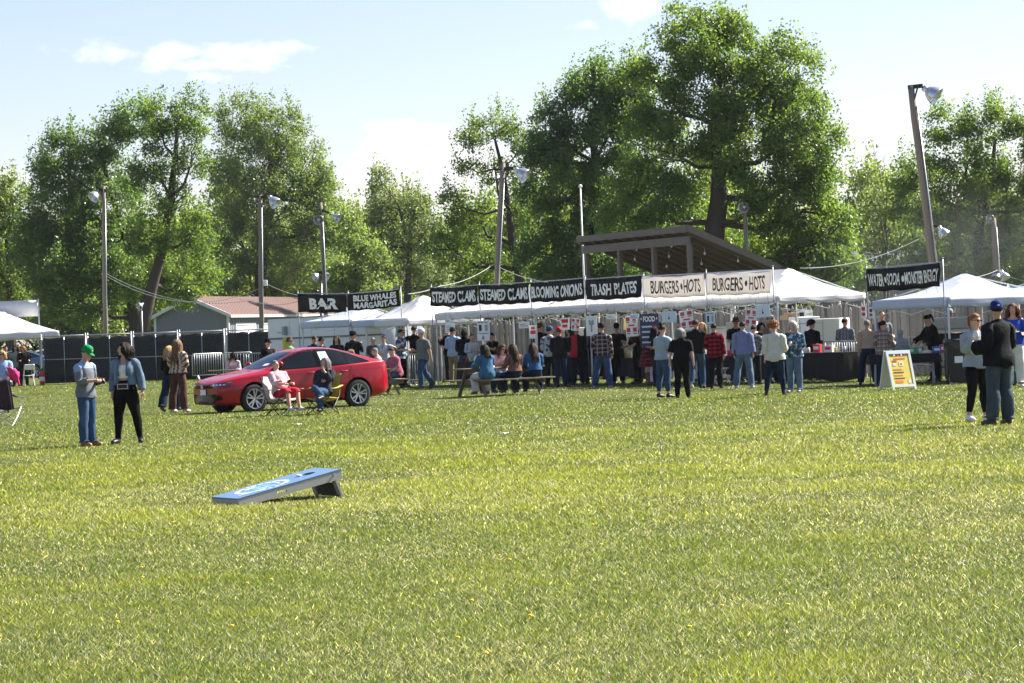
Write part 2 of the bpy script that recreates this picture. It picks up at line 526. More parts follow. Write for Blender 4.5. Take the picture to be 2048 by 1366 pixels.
def tree(name, label, base_px, D, trunk, lobes, pal='maple', lai=4.2, lsize=.22, seed=1, shoots=.3, extra=None, group=None, nbr=7, tr0=.32, thin=1.0):
    """trunk: [(px,py,radius)] from the ground up; lobes: (px,py,rx,ry) of leafy masses, as seen at distance D"""
    rng = np.random.default_rng(seed); rd = random.Random(seed)
    s = FPX / D
    g = gx(base_px, D)
    loc = lambda px, py: at(px, py, D) - g
    root = thing(name, label, 'tree', g, group=group)
    tw = MB()
    tp = [Vector((0, 0, -.2))] + [loc(a, b) for a, b, r in trunk]
    tr = [tr0 * 1.25] + [r for a, b, r in trunk]
    tw.tube(tp, tr, 9)
    cents, spr, tint = [], [], []
    for li, lb in enumerate(lobes):
        px, py, rx, ry = lb[:4]
        c = loc(px, py); a, b = rx / s, ry / s
        dep = lb[4] if len(lb) > 4 else rd.uniform(-.45, .45) * (a + 1.0)
        c = c + Vector((0, dep, 0))
        dz = .5 * (a + b)
        # limb from the nearest lower trunk point
        cand = [q for q in tp[1:] if q.z < c.z - .2] or [tp[1]]
        st = min(cand, key=lambda q: (q - c).length + .25 * abs(q.z - c.z))
        mid = (st + c) / 2 + Vector((rd.uniform(-.4, .4), rd.uniform(-.4, .4), -.12 * (c - st).length))
        i0 = min(range(len(tp)), key=lambda i: (tp[i] - st).length)
        r0 = min(tr[i0] * .62, .05 + .035 * (c - st).length) * thin
        tw.tube([st, (st * 2 + mid) / 3 + Vector((0, 0, .1)), mid, (mid + c) / 2, c], [r0, r0 * .85, r0 * .65, r0 * .45, r0 * .3], 6)
        for q in range(nbr):
            dv = Vector((rd.gauss(0, 1), rd.gauss(0, 1), rd.gauss(.35, .8))).normalized()
            e = c + Vector((dv.x * a, dv.y * dz, dv.z * b)) * rd.uniform(.75, 1.0)
            m0 = mid.lerp(c, rd.uniform(.35, 1.0))
            md = (m0 + e) / 2 + Vector((rd.uniform(-.25, .25), rd.uniform(-.25, .25), rd.uniform(-.3, .1)))
            tw.tube([m0, md, e], [r0 * .34, r0 * .2, .012], 4, cap=False)
        area = PI * a * b
        lsz = lsize * .68; k = 20
        nc = int(area * lai / (.33 * lsz * lsz) / k * (lb[5] if len(lb) > 5 else 1.0))
        u = rng.normal(0, 1, (nc, 3)); u /= np.linalg.norm(u, axis=1)[:, None]
        rr = 1 - .62 * rng.random(nc) ** 1.7
        # uneven outline: radius changes with direction
        wob = 1 + .16 * np.sin(3.1 * u[:, 0] * 2 + 2.0 * u[:, 2] * 3 + li) + .12 * np.sin(7 * u[:, 2] + 5 * u[:, 1] + 2 * li)
        pos = u * (rr * wob)[:, None] * np.array([a, dz, b]) + np.array(c)
        # clumping: pull the clusters towards sub-centres so that gaps open between them
        nsub = max(6, int(area * .8))
        us = rng.normal(0, 1, (nsub, 3)); us /= np.linalg.norm(us, axis=1)[:, None]
        sub = us * (rng.uniform(.45, .98, nsub))[:, None] * np.array([a, dz, b]) + np.array(c)
        dd = ((pos[:, None, :] - sub[None]) ** 2).sum(2)
        nr = sub[dd.argmin(1)]
        pos = pos + (nr - pos) * rng.uniform(.15, .62, nc)[:, None]
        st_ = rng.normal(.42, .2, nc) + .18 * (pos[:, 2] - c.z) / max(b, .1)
        sp = np.tile(np.array([.26, .26, .18]), (nc, 1))
        top = (u[:, 2] > .25) & (rr > .72) & (rng.random(nc) < shoots)
        sp[top] = [.10, .10, .50]
        pos[top, 2] += .25
        keep = pos[:, 2] > .3
        cents.append(pos[keep]); spr.append(sp[keep]); tint.append(st_[keep])
    tw.build('trunk', BARK, root, True)
    cc = np.concatenate(cents)
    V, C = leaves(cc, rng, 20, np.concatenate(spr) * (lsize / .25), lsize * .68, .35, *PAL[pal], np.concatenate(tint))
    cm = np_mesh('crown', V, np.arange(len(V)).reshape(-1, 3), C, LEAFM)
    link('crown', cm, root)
    return root
tree('maple_tree', 'tallest broad green maple rising behind the wooden announcer stand', 1425, 130,
     [(1425, 640, .55), (1424, 540, .52), (1430, 450, .48), (1438, 400, .44), (1436, 340, .30), (1428, 250, .22), (1440, 150, .14)],
     [(1400, 85, 100, 78), (1320, 170, 85, 85), (1560, 150, 95, 100), (1470, 200, 100, 100), (1600, 270, 80, 105), (1345, 300, 110, 100), (1500, 310, 110, 90),
      (1615, 420, 78, 70), (1530, 410, 90, 70), (1625, 505, 95, 60), (1300, 410, 110, 90), (1530, 510, 100, 60, 2.0), (1400, 480, 110, 70, 3.5), (1640, 345, 50, 60), (1445, 95, 70, 80), (1670, 450, 50, 58), (1675, 540, 60, 45)],
     'maple', 4.6, .22, 3, .15, tr0=.55)
tree('maple_tree', 'dark dense maple left of the tallest tree, above the trash plates banner', 1185, 142,
     [(1185, 640, .35), (1190, 540, .33), (1185, 440, .28), (1190, 330, .2), (1180, 230, .1)],
     [(1180, 185, 66, 75), (1218, 160, 55, 55), (1268, 185, 60, 75), (1115, 255, 58, 65), (1240, 230, 70, 90), (1215, 320, 110, 100), (1120, 385, 90, 110), (1240, 440, 100, 95), (1105, 510, 80, 70), (1180, 530, 100, 65), (1080, 300, 40, 50), (1260, 540, 90, 60)],
     'dark', 4.6, .22, 5, .35)
tree('maple_tree', 'broad dark green tree at far left behind the black mesh fence', 270, 165,
     [(272, 640, .42), (268, 600, .38), (262, 560, .30), (256, 480, .24), (225, 400, .16), (200, 300, .1)],
     [(110, 325, 55, 62), (195, 285, 70, 65), (130, 420, 85, 85), (270, 250, 62, 52), (215, 390, 90, 90), (110, 520, 95, 85), (215, 520, 95, 85), (150, 600, 100, 55), (60, 470, 40, 60)],
     'dark', 4.4, .25, 8, .6)
tree('maple_tree', 'upright green tree with forked dark trunks beside the left light pole', 285, 160,
     [(288, 640, .40), (305, 570, .33), (325, 500, .27), (340, 400, .22), (350, 320, .16), (355, 250, .08)],
     [(318, 245, 45, 50), (378, 240, 48, 52), (300, 330, 50, 55), (385, 320, 42, 55, 0, .7), (345, 400, 50, 50, 0, .6), (310, 470, 60, 60), (395, 470, 50, 60), (360, 560, 90, 60, 3), (280, 560, 70, 60, 3)],
     'maple', 3.8, .23, 9, .7)
tree('willow_tree', 'tall pale green tree behind the grey shed with red roof', 520, 215,
     [(522, 640, .5), (520, 560, .45), (530, 480, .4), (545, 400, .3), (540, 300, .2)],
     [(478, 240, 62, 55), (560, 262, 70, 60), (605, 340, 62, 70), (520, 340, 90, 80), (455, 360, 45, 80), (560, 430, 105, 75), (640, 440, 50, 60), (480, 480, 80, 75), (600, 530, 100, 60), (500, 570, 90, 50), (650, 380, 35, 50)],
     'light', 3.7, .27, 12, .6, tr0=.5)
tree('light_green_tree', 'low bushy bright tree right of the double lamp pole', 715, 175,
     [(715, 650, .22), (716, 600, .18), (712, 530, .1)],
     [(690, 470, 45, 48), (735, 520, 45, 48), (680, 545, 50, 40), (745, 575, 42, 38), (700, 595, 60, 36)], 'light', 4.2, .27, 14, .3, tr0=.22)
tree('olive_tree', 'greyish green rounded tree between the willow and the thin tall tree', 810, 205,
     [(812, 650, .3), (815, 580, .26), (820, 500, .2), (800, 420, .1)],
     [(765, 395, 40, 42), (825, 415, 48, 48), (760, 470, 48, 55), (850, 470, 50, 60), (800, 540, 75, 55), (730, 560, 40, 50), (868, 560, 50, 50), (760, 360, 22, 28)], 'olive', 3.8, .29, 15, .5)
tree('ash_tree', 'thin airy tall tree with open crown behind the leaning lamp pole', 1048, 150,
     [(1046, 620, .28), (1036, 540, .25), (1024, 490, .22), (1018, 420, .17), (1005, 340, .12), (990, 280, .07)],
     [(948, 270, 38, 40), (1005, 250, 40, 36), (1050, 290, 36, 48), (925, 330, 30, 35, 0, .55), (990, 340, 45, 45, 0, .6), (905, 410, 35, 45), (955, 430, 48, 55), (1050, 400, 38, 55, 0, .7), (890, 490, 40, 50), (960, 520, 55, 55), (1060, 500, 45, 55, 0, .8), (1000, 570, 70, 40)],
     'maple', 3.0, .22, 17, .5, tr0=.28)
tree('yellow_green_tree', 'yellow green tree at the left picture edge behind the white tent', 20, 188,
     [(22, 640, .3), (20, 560, .25), (14, 470, .18)],
     [(22, 385, 45, 42), (-20, 430, 55, 60), (35, 470, 38, 60, 0, .8), (0, 540, 60, 60), (40, 590, 40, 50), (-60, 500, 60, 90)], 'yellow', 3.9, .28, 19, .5)
tree('maple_tree', 'big round green tree behind the tall leaning pole at right', 1965, 150,
     [(1966, 640, .34), (1962, 560, .32), (1955, 500, .3), (1962, 430, .22), (1985, 340, .15), (1990, 280, .08)],
     [(1895, 255, 62, 50), (1975, 250, 65, 48), (2060, 265, 60, 50), (1830, 340, 62, 52), (1920, 345, 85, 70), (2020, 360, 85, 75), (2110, 380, 70, 90), (1840, 425, 72, 50), (1940, 450, 90, 65), (2050, 480, 85, 65), (1870, 520, 85, 50), (1990, 550, 90, 45)],
     'maple', 3.6, .23, 21, .6, tr0=.34)
tree('small_tree', 'smaller hazy tree just left of the tall leaning pole', 1775, 158,
     [(1775, 650, .2), (1772, 560, .17), (1765, 470, .1)],
     [(1765, 410, 36, 42, 0, .8), (1800, 465, 50, 48), (1745, 500, 42, 48), (1800, 545, 60, 42), (1730, 560, 45, 40)], 'light', 3.4, .26, 23, .5, tr0=.2)
# bare twigs standing out left of the right-hand tree
mb = MB(); g = gx(1752, 152)
rd = random.Random(4)
for (a, b) in (((1775, 520), (1726, 310)), ((1775, 500), (1745, 280)), ((1760, 520), (1702, 335)), ((1770, 460), (1765, 300))):
    p0, p1 = at(*a, 152) - g, at(*b, 152) - g
    mb.tube([p0, p0.lerp(p1, .5) + Vector((.2, 0, .1)), p1], [.04, .022, .006], 5)
    for q in range(6):
        s0 = p0.lerp(p1, rd.uniform(.3, .9)); mb.tube([s0, s0 + Vector((rd.uniform(-.7, .4), rd.uniform(-.3, .3), rd.uniform(.3, .9)))], [.012, .004], 4)
mb.tube([Vector((.4, 0, -.1)), at(1772, 520, 152) - g], [.14, .07], 6)
root = thing('dead_tree', 'leafless dead branches poking out left of the right-hand tree', 'tree', g)
mb.build('branches', BARK, root, True)
# understory of the wood behind: one bushy tree, copied
proto = tree('woodland_tree', 'x', 300, 232, [(300, 660, .2), (302, 600, .15)],
     [(262, 590, 52, 48), (330, 580, 55, 50), (300, 530, 50, 45), (250, 650, 54, 44), (345, 650, 58, 44), (300, 640, 60, 45), (265, 705, 55, 34), (335, 705, 55, 34)], 'yellow', 3.4, .34, 31, .4, tr0=.2, group='low trees of the wood behind the fairground')
rd = random.Random(9)
spots = [(30, 240, 1.15), (150, 232, 1.0), (255, 236, 1.1), (350, 225, 1.05), (440, 250, 1.2), (560, 262, 1.25), (655, 240, 1.05), (740, 236, .95), (830, 245, 1.1), (920, 228, 1.05),
         (1000, 240, 1.1), (1090, 225, 1.2), (1190, 232, 1.15), (1290, 222, 1.2), (1390, 215, 1.25), (1490, 228, 1.1), (1580, 214, 1.15), (1670, 225, 1.0), (1760, 236, 1.05), (1860, 225, 1.1), (1960, 232, 1.1), (2070, 226, 1.15)]
where = ['behind the white tent peak at far left', 'left of the leftmost light pole', 'just right of the leftmost light pole', 'left of the grey shed gable', 'above the shed roof ridge',
         'right of the second light pole', 'behind the double lamp pole', 'above the bar banner', 'above the margaritas banner', 'above the first steamed clams banner', 'above the second steamed clams banner', 'above the blooming onions banner',
         'left of the announcer stand posts', 'behind the announcer stand left half', 'behind the announcer stand right half', 'right of the announcer stand roof', 'above the burgers tent peak', 'over the grey steel barn', 'left of the water and soda banner',
         'behind the water and soda banner', 'over the right-hand pop-up tents', 'at the right picture edge']
for i, (px, D, sc) in enumerate(spots):
    o = proto if i == 0 else copy_tree(proto)
    o.location = gx(px, D); o.rotation_euler = (0, 0, rd.uniform(0, 6.28)); k = sc * rd.uniform(1.05, 1.35); o.scale = (k, k, k * rd.uniform(.95, 1.25))
    o['label'] = 'low backlit woodland tree ' + where[i]
    o['group'] = 'low trees of the wood behind the fairground'
# a second row, darker, closes the wood
for px in range(-40, 2120, 185):
    o = copy_tree(proto); D = rd.uniform(262, 290)
    o.location = gx(px + rd.uniform(-30, 30), D); o.rotation_euler = (0, 0, rd.uniform(0, 6.28)); k = rd.uniform(1.3, 1.6); o.scale = (k, k, k)
    o['label'] = 'shaded tree deep in the wood behind the nearer trees'

# ================================================================== BUILDINGS AND FENCES BEHIND
WHITEP = mat('white_paint', (.72, .73, .73), .5, .08)
STEEL = mat('galvanised_steel', (.42, .44, .46), .42, .15, 20, metal=.7)
ALU = mat('lamp_aluminium', (.55, .58, .62), .28, .12, 8, metal=.75)
GREYW = mat('weathered_wood', (.26, .24, .215), .9, .45, 5, bump=.5, bscale=30, stretch=(1, 1, .15), rnd=.3)
GREYW2 = mat('grey_timber', (.125, .112, .10), .85, .3, 4, bump=.4, bscale=25, stretch=(.3, 1, 1))
POLEW = mat('pole_wood', (.20, .17, .14), .9, .35, 3, bump=.5, bscale=18, stretch=(1, 1, .08))
DARKW = mat('dark_timber', (.10, .082, .065), .9, .3, 4, stretch=(.3, 1, 1))
BLACKM = mat('black_plastic', (.008, .008, .009), .45, .2)
def poly_prism(mb, pts, y0, y1, mi=0):
    k = len(pts)
    vs = [Vector((a, y0, b)) for a, b in pts] + [Vector((a, y1, b)) for a, b in pts]
    fs = [tuple(range(k)), tuple(reversed(range(k, 2 * k)))] + [(i, i + k, (i + 1) % k + k, (i + 1) % k) for i in range(k)]
    mb.add(vs, fs, mi)

# grey shed with red metal roof; local x = gable direction, local y = along the long side
def shed():
    W_, L_, HE, HA = 5.3, 26.0, 3.55, 4.75
    c0 = gx(459, 190)
    ang = math.atan2(-.27, .96) * 1.0
    root = thing('metal_shed', 'grey ribbed metal shed with red roof behind the black mesh fence', 'building', c0, ang * .9)
    sm = mat('shed_siding', (.19, .215, .245), .55, .1, 3); rm = mat('shed_roof_red', (.215, .140, .125), .5, .12, 3); wt = mat('shed_trim', (.62, .68, .70), .5, .06)
    # ribbed gable wall (faces the camera)
    mb = MB(); nr = 26
    for i in range(nr):
        a, b = -W_ + W_ * i / nr, -W_ + W_ * (i + 1) / nr
        hz = lambda x: HE + (HA - HE) * (1 - abs((x + W_ / 2) / (W_ / 2)))
        poly_prism(mb, [(a, 0), (b - .05, 0), (b - .05, hz(b - .05)), (a, hz(a))], 0, .05)
        poly_prism(mb, [(b - .05, 0), (b, 0), (b, hz(b)), (b - .05, hz(b - .05))], -.035, .05)
    mb.build('gable_wall', sm, root)
    mb = MB(); nr = 60
    doors = [(1.6, 5.6), (7.2, 11.2)]
    for i in range(nr):
        a, b = L_ * i / nr, L_ * (i + 1) / nr
        z0 = 2.75 if any(d0 - .05 < (a + b) / 2 < d1 + .05 for d0, d1 in doors) else 0
        mb.box((-.025, (a + b) / 2 - .03, (z0 + HE) / 2), (.05, b - a - .06, HE - z0))
        mb.box((-.007, b - .03, (z0 + HE) / 2), (.085, .06, HE - z0))
    mb.build('side_wall', sm, root)
    for d0, d1 in doors:
        mb = MB()
        for k in range(5): mb.box((-.03, (d0 + d1) / 2, .27 + .54 * k), (.05, d1 - d0 - .2, .52))
        dr = mb.build('garage_door', WHITEP, root)
        mb = MB()
        for yy in (d0, d1): mb.box((.01, yy, 1.4), (.08, .14, 2.8))
        mb.box((.012, (d0 + d1) / 2, 2.82), (.082, d1 - d0 + .14, .14))
        mb.build('door_frame', wt, dr)
    for s_, nm in ((1, 'roof_slope'), (-1, 'roof_slope')):
        mb = MB()
        e = Vector((.35 if s_ > 0 else -W_ - .35, 0, HE - .12)); r_ = Vector((-W_ / 2, 0, HA + .06))
        ns = 44
        for i in range(ns):
            y0, y1 = -.4 + (L_ + .8) * i / ns, -.4 + (L_ + .8) * (i + 1) / ns
            a, b = Vector((e.x, y0, e.z)), Vector((r_.x, y0, r_.z))
            up = Vector((0, 0, .05))
            mb.add([a, b, b + Vector((0, y1 - y0 - .05, 0)), a + Vector((0, y1 - y0 - .05, 0)), a + up, b + up, b + up + Vector((0, y1 - y0 - .05, 0)), a + up + Vector((0, y1 - y0 - .05, 0))],
                   [(0, 1, 2, 3), (7, 6, 5, 4), (0, 4, 5, 1), (3, 2, 6, 7), (0, 3, 7, 4), (1, 5, 6, 2)])
            mb.bar(a + Vector((0, y1 - y0 - .025, .05)), b + Vector((0, y1 - y0 - .025, .05)), .05, .07)
        mb.build(nm, rm, root)
    mb = MB()
    mb.bar((.37, -.42, HE - .17), (-W_ / 2, -.42, HA - .02), .05, .22); mb.bar((-W_ - .37, -.42, HE - .17), (-W_ / 2, -.42, HA - .02), .05, .22)
    mb.box((.38, L_ / 2, HE - .2), (.08, L_ + .9, .16)); mb.box((.03, -.03, HE / 2), (.16, .16, HE)); mb.box((-W_ - .03, -.03, HE / 2), (.16, .16, HE))
    mb.box((-W_ / 2, 0, HA + .12), (.3, .06, .05))
    mb.build('white_trim', wt, root)
shed()
# grey steel barn behind the right trees
def barn():
    g = gx(1760, 176)
    root = thing('steel_barn', 'dull grey ribbed steel barn half hidden by trees at right', 'building', g, R(8))
    bm_ = mat('barn_steel', (.18, .19, .19), .6, .12, 2)
    mb = MB()
    for i in range(38):
        mb.box((-4 + .22 * i, 0, 2.4), (.17, .06, 4.8)); mb.box((-4 + .22 * i + .11, -.02, 2.4), (.055, .1, 4.8))
    mb.build('wall', bm_, root)
    mb = MB(); mb.bar((-4.4, -.4, 4.78), (-4.4, 5, 5.9), .1, .1); 
    mb.add([(-4.4, -.4, 4.8), (4.6, -.4, 4.8), (4.6, 5, 6.0), (-4.4, 5, 6.0), (-4.4, -.4, 4.9), (4.6, -.4, 4.9), (4.6, 5, 6.1), (-4.4, 5, 6.1)], [(3, 2, 1, 0), (4, 5, 6, 7), (0, 1, 5, 4), (1, 2, 6, 5), (3, 0, 4, 7)])
    mb.build('roof', mat('barn_roof', (.09, .095, .095), .5), root)
barn()

# chain-link fence with black windscreen at left
def screen_fence(name, label, pA, pB, H, nb, mesh_step=.11, screen=True):
    pA, pB = Vector(pA), Vector(pB)
    d = pB - pA; L = math.hypot(d.x, d.y)
    root = thing(name, label, 'fence', pA, math.atan2(d.y, d.x))
    zz = lambda x: (pB.z - pA.z) * x / L
    for i in range(nb + 1):
        x = L * i / nb
        for dx in ((-.05, .05) if 0 < i < nb else (0,)):
            mb = MB(); mb.tube([(x + dx, 0, -.05 + zz(x)), (x + dx, 0, H + .06 + zz(x))], .028, 8); mb.ell((x + dx, 0, H + .07 + zz(x)), (.035, .035, .03), 8, 4)
            mb.build('post', STEEL, root, True)
    for i in range(nb):
        x0, x1 = L * i / nb + .08, L * (i + 1) / nb - .08
        mb = MB(); mb.tube([(x0, 0, H + zz(x0)), (x1, 0, H + zz(x1))], .028, 8); mb.build('top_rail', STEEL, root, True)
        mb = MB(); mb.tube([(x0, 0, H * .52 + zz(x0)), (x1, 0, H * .52 + zz(x1))], .02, 6); mb.build('middle_rail', STEEL, root, True)
        mb = MB(); mb.tube([((x0 + x1) / 2, 0, .05 + zz(x0)), ((x0 + x1) / 2, 0, H + zz(x0))], .018, 6); mb.build('brace', STEEL, root, True)
        if screen:
            mb = MB()
            mb.grid(lambda u, v: Vector((x0 + (x1 - x0) * u, .05 + .02 * math.sin(u * 17 + i) * math.sin(v * 5), .06 + zz(x0) + (H - .12) * v - .05 * abs(math.sin(u * 9)) * v)), 14, 5)
            so = mb.build('windscreen', mat('black_mesh_fabric', (.006, .010, .011), .8, .3, 2), root, True); solid(so, .004)
    mb = MB(); r_ = .0022
    k = int((L + H) / mesh_step)
    for i in range(k):
        x = -H + i * mesh_step
        for s_ in (1, -1):
            xa, xb = (x, x + H) if s_ > 0 else (x + H, x)
            za, zb = .05, H
            # clip to [0,L]
            t0, t1 = 0.0, 1.0
            dx = xb - xa
            ta, tb = sorted(((0 - xa) / dx, (L - xa) / dx))
            t0, t1 = max(t0, ta), min(t1, tb)
            if t1 <= t0: continue
            A = Vector((xa + dx * t0, -.012 * s_, za + (zb - za) * t0 + zz(xa + dx * t0))); B = Vector((xa + dx * t1, -.012 * s_, za + (zb - za) * t1 + zz(xa + dx * t1)))
            mb.tube([A, B], r_, 3, cap=False)
    o = mb.build('chain_link', mat('chain_wire', (.16, .17, .17), .6, .1), root); o['kind'] = 'stuff'
    return root
a = gx(86, 116); b = gx(374, 115); c = gx(548, 113)
screen_fence('chain_link_fence', 'chain link fence with black windscreen from white tent to the grey trailer', a, c, 2.05, 5)
d1, d2 = gx(1900, 118), gx(2150, 110)
screen_fence('chain_link_fence', 'bare chain link fence top above the right-hand pop-up tents', d1, d2, 2.75, 4, .14, False)
# short return panel next to the left tent
mb = MB()

# stockade fence: one board after another
LA = Vector((-2.54, 91.8, 0)); LD = Vector((.513, -.859, 0)).normalized(); LN = Vector((.859, .513, 0)).normalized(); LRZ = math.atan2(LD.y, LD.x)
def L3(tt, nn_, z=0): return LA + LD * tt + LN * nn_ + Vector((0, 0, z))
def stockade():
    t0, t1 = -16.0, 33.0
    root = thing('stockade_fence', 'long weathered grey wooden stockade fence behind the food tents', 'fence', L3(t0, 6.2), LRZ)
    rd = random.Random(3)
    protos = []
    for k in range(5):
        bm = bmesh.new()
        w_, h_ = .135, 2.12 + .03 * k
        prof = [(-w_ / 2, 0), (w_ / 2, 0), (w_ / 2, h_ - .09), (rd.uniform(-.015, .015), h_), (-w_ / 2, h_ - .09)]
        f = bm.faces.new([bm.verts.new((x, 0, z)) for x, z in prof])
        ex = bmesh.ops.extrude_face_region(bm, geom=[f])
        for v in [q for q in ex['geom'] if isinstance(q, bmesh.types.BMVert)]: v.co.y += .022
        me = bpy.data.meshes.new('board'); bm.to_mesh(me); bm.free()
        me.materials.append(GREYW); protos.append(me)
    x = 0
    while x < t1 - t0:
        o = link('board', rd.choice(protos), root, (x, rd.uniform(-.012, .012), -.03), (rd.uniform(-.015, .015), rd.gauss(0, .022), rd.uniform(-.08, .08)))
        o.scale = (rd.uniform(.85, 1.12), 1, rd.uniform(.95, 1.03))
        x += rd.uniform(.140, .160)
    for z in (.5, 1.7):
        mb = MB(); mb.box(((t1 - t0) / 2, .055, z), (t1 - t0, .04, .09)); mb.build('rail', GREYW, root)
    for i in range(19):
        mb = MB(); mb.tube([(i * 2.7, .12, -.1), (i * 2.7 + rd.uniform(-.04, .04), .12, 2.35)], .06, 7); mb.build('post', GREYW, root, True)
stockade()

# wooden announcer stand
def stand():
    A = at(1168, 478, 107); B = at(1378, 460, 100)
    d = Vector((B.x - A.x, B.y - A.y, 0)); L = d.length; d.normalize()
    n_ = Vector((-d.y, d.x, 0))
    root = thing('announcer_stand', 'open weathered wooden announcer stand with sloping roof above the banners', 'stand', (A.x, A.y, 0), math.atan2(d.y, d.x))
    zf, zb, dep = 5.05, 3.65, 3.55
    # roof: boards, rafters, fascia; local y goes to the back
    sl = (zb - zf) / dep
    mb = MB()
    rot = Matrix.Rotation(math.atan(sl), 3, 'X')
    mb.box((L / 2, dep / 2, (zf + zb) / 2 + .12), (L + .3, dep * math.sqrt(1 + sl * sl) + .4, .05), rot)
    mb.build('roof_deck', mat('roof_shingle', (.16, .155, .15), .9, .3, 9), root)
    nb = 11
    for i in range(nb):
        x = .05 + (L - .1) * i / (nb - 1)
        mb = MB(); mb.box((x, dep / 2, (zf + zb) / 2 + .01), (.045, dep * math.sqrt(1 + sl * sl) + .2, .14), rot); mb.build('rafter', DARKW, root)
    for (y, z, nm) in ((-.22, zf + .14, 'front_fascia'), (dep + .2, zb + .02, 'rear_fascia')):
        mb = MB(); mb.box((L / 2, y, z), (L + .4, .05, .24)); mb.build(nm, GREYW2, root)
    for x in (-.2, L + .2):
        mb = MB(); mb.box((x, dep / 2, (zf + zb) / 2 + .09), (.05, dep * math.sqrt(1 + sl * sl) + .45, .24), rot); mb.build('side_fascia', GREYW2, root)
    mb = MB(); mb.box((L / 2, -.03, zf - .27), (L + .1, .09, .30)); mb.build('front_beam', GREYW2, root)
    mb = MB(); mb.box((L / 2, dep - .1, zb - .2), (L + .1, .09, .26)); mb.build('rear_beam', GREYW2, root)
    for i in range(4):
        x = .1 + (L - .2) * i / 3
        mb = MB(); mb.box((x, .05, (zf - .4) / 2), (.17, .15, zf - .45)); mb.build('post', GREYW2, root)
        mb = MB(); mb.box((x, dep - .1, (zb - .3) / 2), (.15, .15, zb - .3)); mb.build('post', GREYW2, root)
    for z in (3.0, 2.1):
        mb = MB(); mb.box((L / 2, dep - .22, z), (L, .05, .2)); mb.build('rear_rail', DARKW, root)
    mb = MB(); mb.box((L - .05, dep / 2, 3.35), (.05, dep - .3, .22)); mb.build('side_rail', GREYW2, root)
    # slatted lower walls and deck
    mb = MB(); mb.box((L / 2, dep / 2, 1.2), (L - .1, dep, .08)); mb.build('deck', DARKW, root)
    for k in range(8):
        mb = MB(); mb.box((L / 2, dep - .32, 1.35 + .23 * k), (L - .1, .03, .2)); mb.build('wall_plank', DARKW, root)
    # lights along the beam
    for i in range(9):
        mb = MB(); x = .6 + i * (L - 1) / 8; mb.ell((x, .5 + (i % 3) * .9, zf - .40 - (i % 3) * .33), (.045, .045, .06), 8, 5); mb.tube([(x, .5 + (i % 3) * .9, zf - .36 - (i % 3) * .33), (x, .5 + (i % 3) * .9, zf - .2 - (i % 3) * .33)], .008, 4)
        mb.build('bulb', WHITEP, root, True)
stand()

# flag pole
g = gx(1175, 112); mb = MB(); mb.tube([(0, 0, 0), (0, 0, 7.45)], [.045, .03], 10); mb.ell((0, 0, 7.52), (.08, .08, .08), 10, 6)
fp = thing('flag_pole', 'thin white flag pole left of the announcer stand roof', 'pole', g, 0)
mb.build('pole', WHITEP, fp, True)

# floodlight poles
def reflector(mb, c, aim, size, mi=0):
    aim = Vector(aim).normalized(); q = aim.to_track_quat('Z', 'Y').to_matrix()
    prof = [(.05, -.42), (.11, -.40), (.12, -.30), (.10, -.27), (.19, -.18), (.28, -.02), (.335, .16), (.34, .20), (.325, .19), (.27, -.01), (.18, -.16), (.0, -.18)]
    mb.lathe([(r * size, z * size) for r, z in prof], 18, mi, c, q)
def lamp_pole(label, top, bot_px, D, r0, heads, extra=None, wood=POLEW, cab=None):
    T = at(*top, D)
    b = gx(bot_px, D)
    root = thing('floodlight_pole', label, 'light pole', b)
    T = T - b
    mb = MB(); k = 9
    rd = random.Random(int(top[0]))
    pts = [T * (i / k) + (Vector((rd.uniform(-.02, .02), 0, 0)) if 0 < i < k else Vector((0, 0, 0))) for i in range(k + 1)]
    pts[0] = Vector((0, 0, -.2)); mb.tube(pts, [r0 * (1.15 - .3 * i / k) for i in range(k + 1)], 10); mb.build('pole', wood, root, True)
    # a steel conduit strapped to the pole
    mb = MB(); off = Vector((r0 * .9, -r0 * .75, 0)); mb.tube([Vector((0, 0, .2)) + off, T * .93 + off * .85], .022, 6); mb.build('conduit', STEEL, root, True)
    for hd in heads:
        (hx, hz, aim, sz) = hd[:4]
        c = Vector((T.x + hx, T.y - .1, T.z + hz))
        mb = MB(); a0 = Vector((T.x, T.y, T.z + hz + .18 if hz < .1 else T.z))
        mb.bar((T.x - .1 * np.sign(hx), T.y - .02, T.z + max(hz, -.6) + .22), (T.x + hx * .55, T.y - .06, T.z + hz + .25), .09, .12)
        mb.tube([(T.x + hx * .3, T.y - .05, T.z + hz + .2), (T.x + hx * .05, T.y - .05, T.z + hz - .3)], .025, 6)
        mb.tube([(T.x + hx * .5, T.y - .06, T.z + hz + .25), c - Vector(aim).normalized() * .36 * sz], .028, 6)
        ar = mb.build('bracket', BLACKM, root)
        mb = MB(); reflector(mb, c, aim, sz, 0); lh = mb.build('lamp_head', ALU, root, True)
        mb = MB(); q = Vector(aim).normalized().to_track_quat('Z', 'Y').to_matrix()
        mb.ell(c - Vector(aim).normalized() * .02 * sz, (.1 * sz, .1 * sz, .13 * sz), 10, 6, 0, q); mb.build('bulb', mat('lamp_glass', (.75, .75, .72), .2), lh, True)
    if cab:
        for (px, py, w_, h_, sgn) in cab:
            c = at(px, py, D) - b
            mb = MB(); mb.box(c + Vector((0, -.1, 0)), (w_, .18, h_)); o = mb.build('utility_box', WHITEP, root); bevel(o, .02)
    return root, b, T
P1, b1, T1 = lamp_pole('straight wooden light pole at far left, its lamp pointing left', (207, 372), 212, 122, .10, [(-.38, -.42, (-.55, -.55, -.62), .8)])
P2, b2, T2 = lamp_pole('wooden light pole in front of the grey shed, lamp at right', (520, 390), 524, 122, .105, [(.62, -.32, (.62, -.35, -.7), .85)], cab=[(531, 566, .18, .26, 1)])
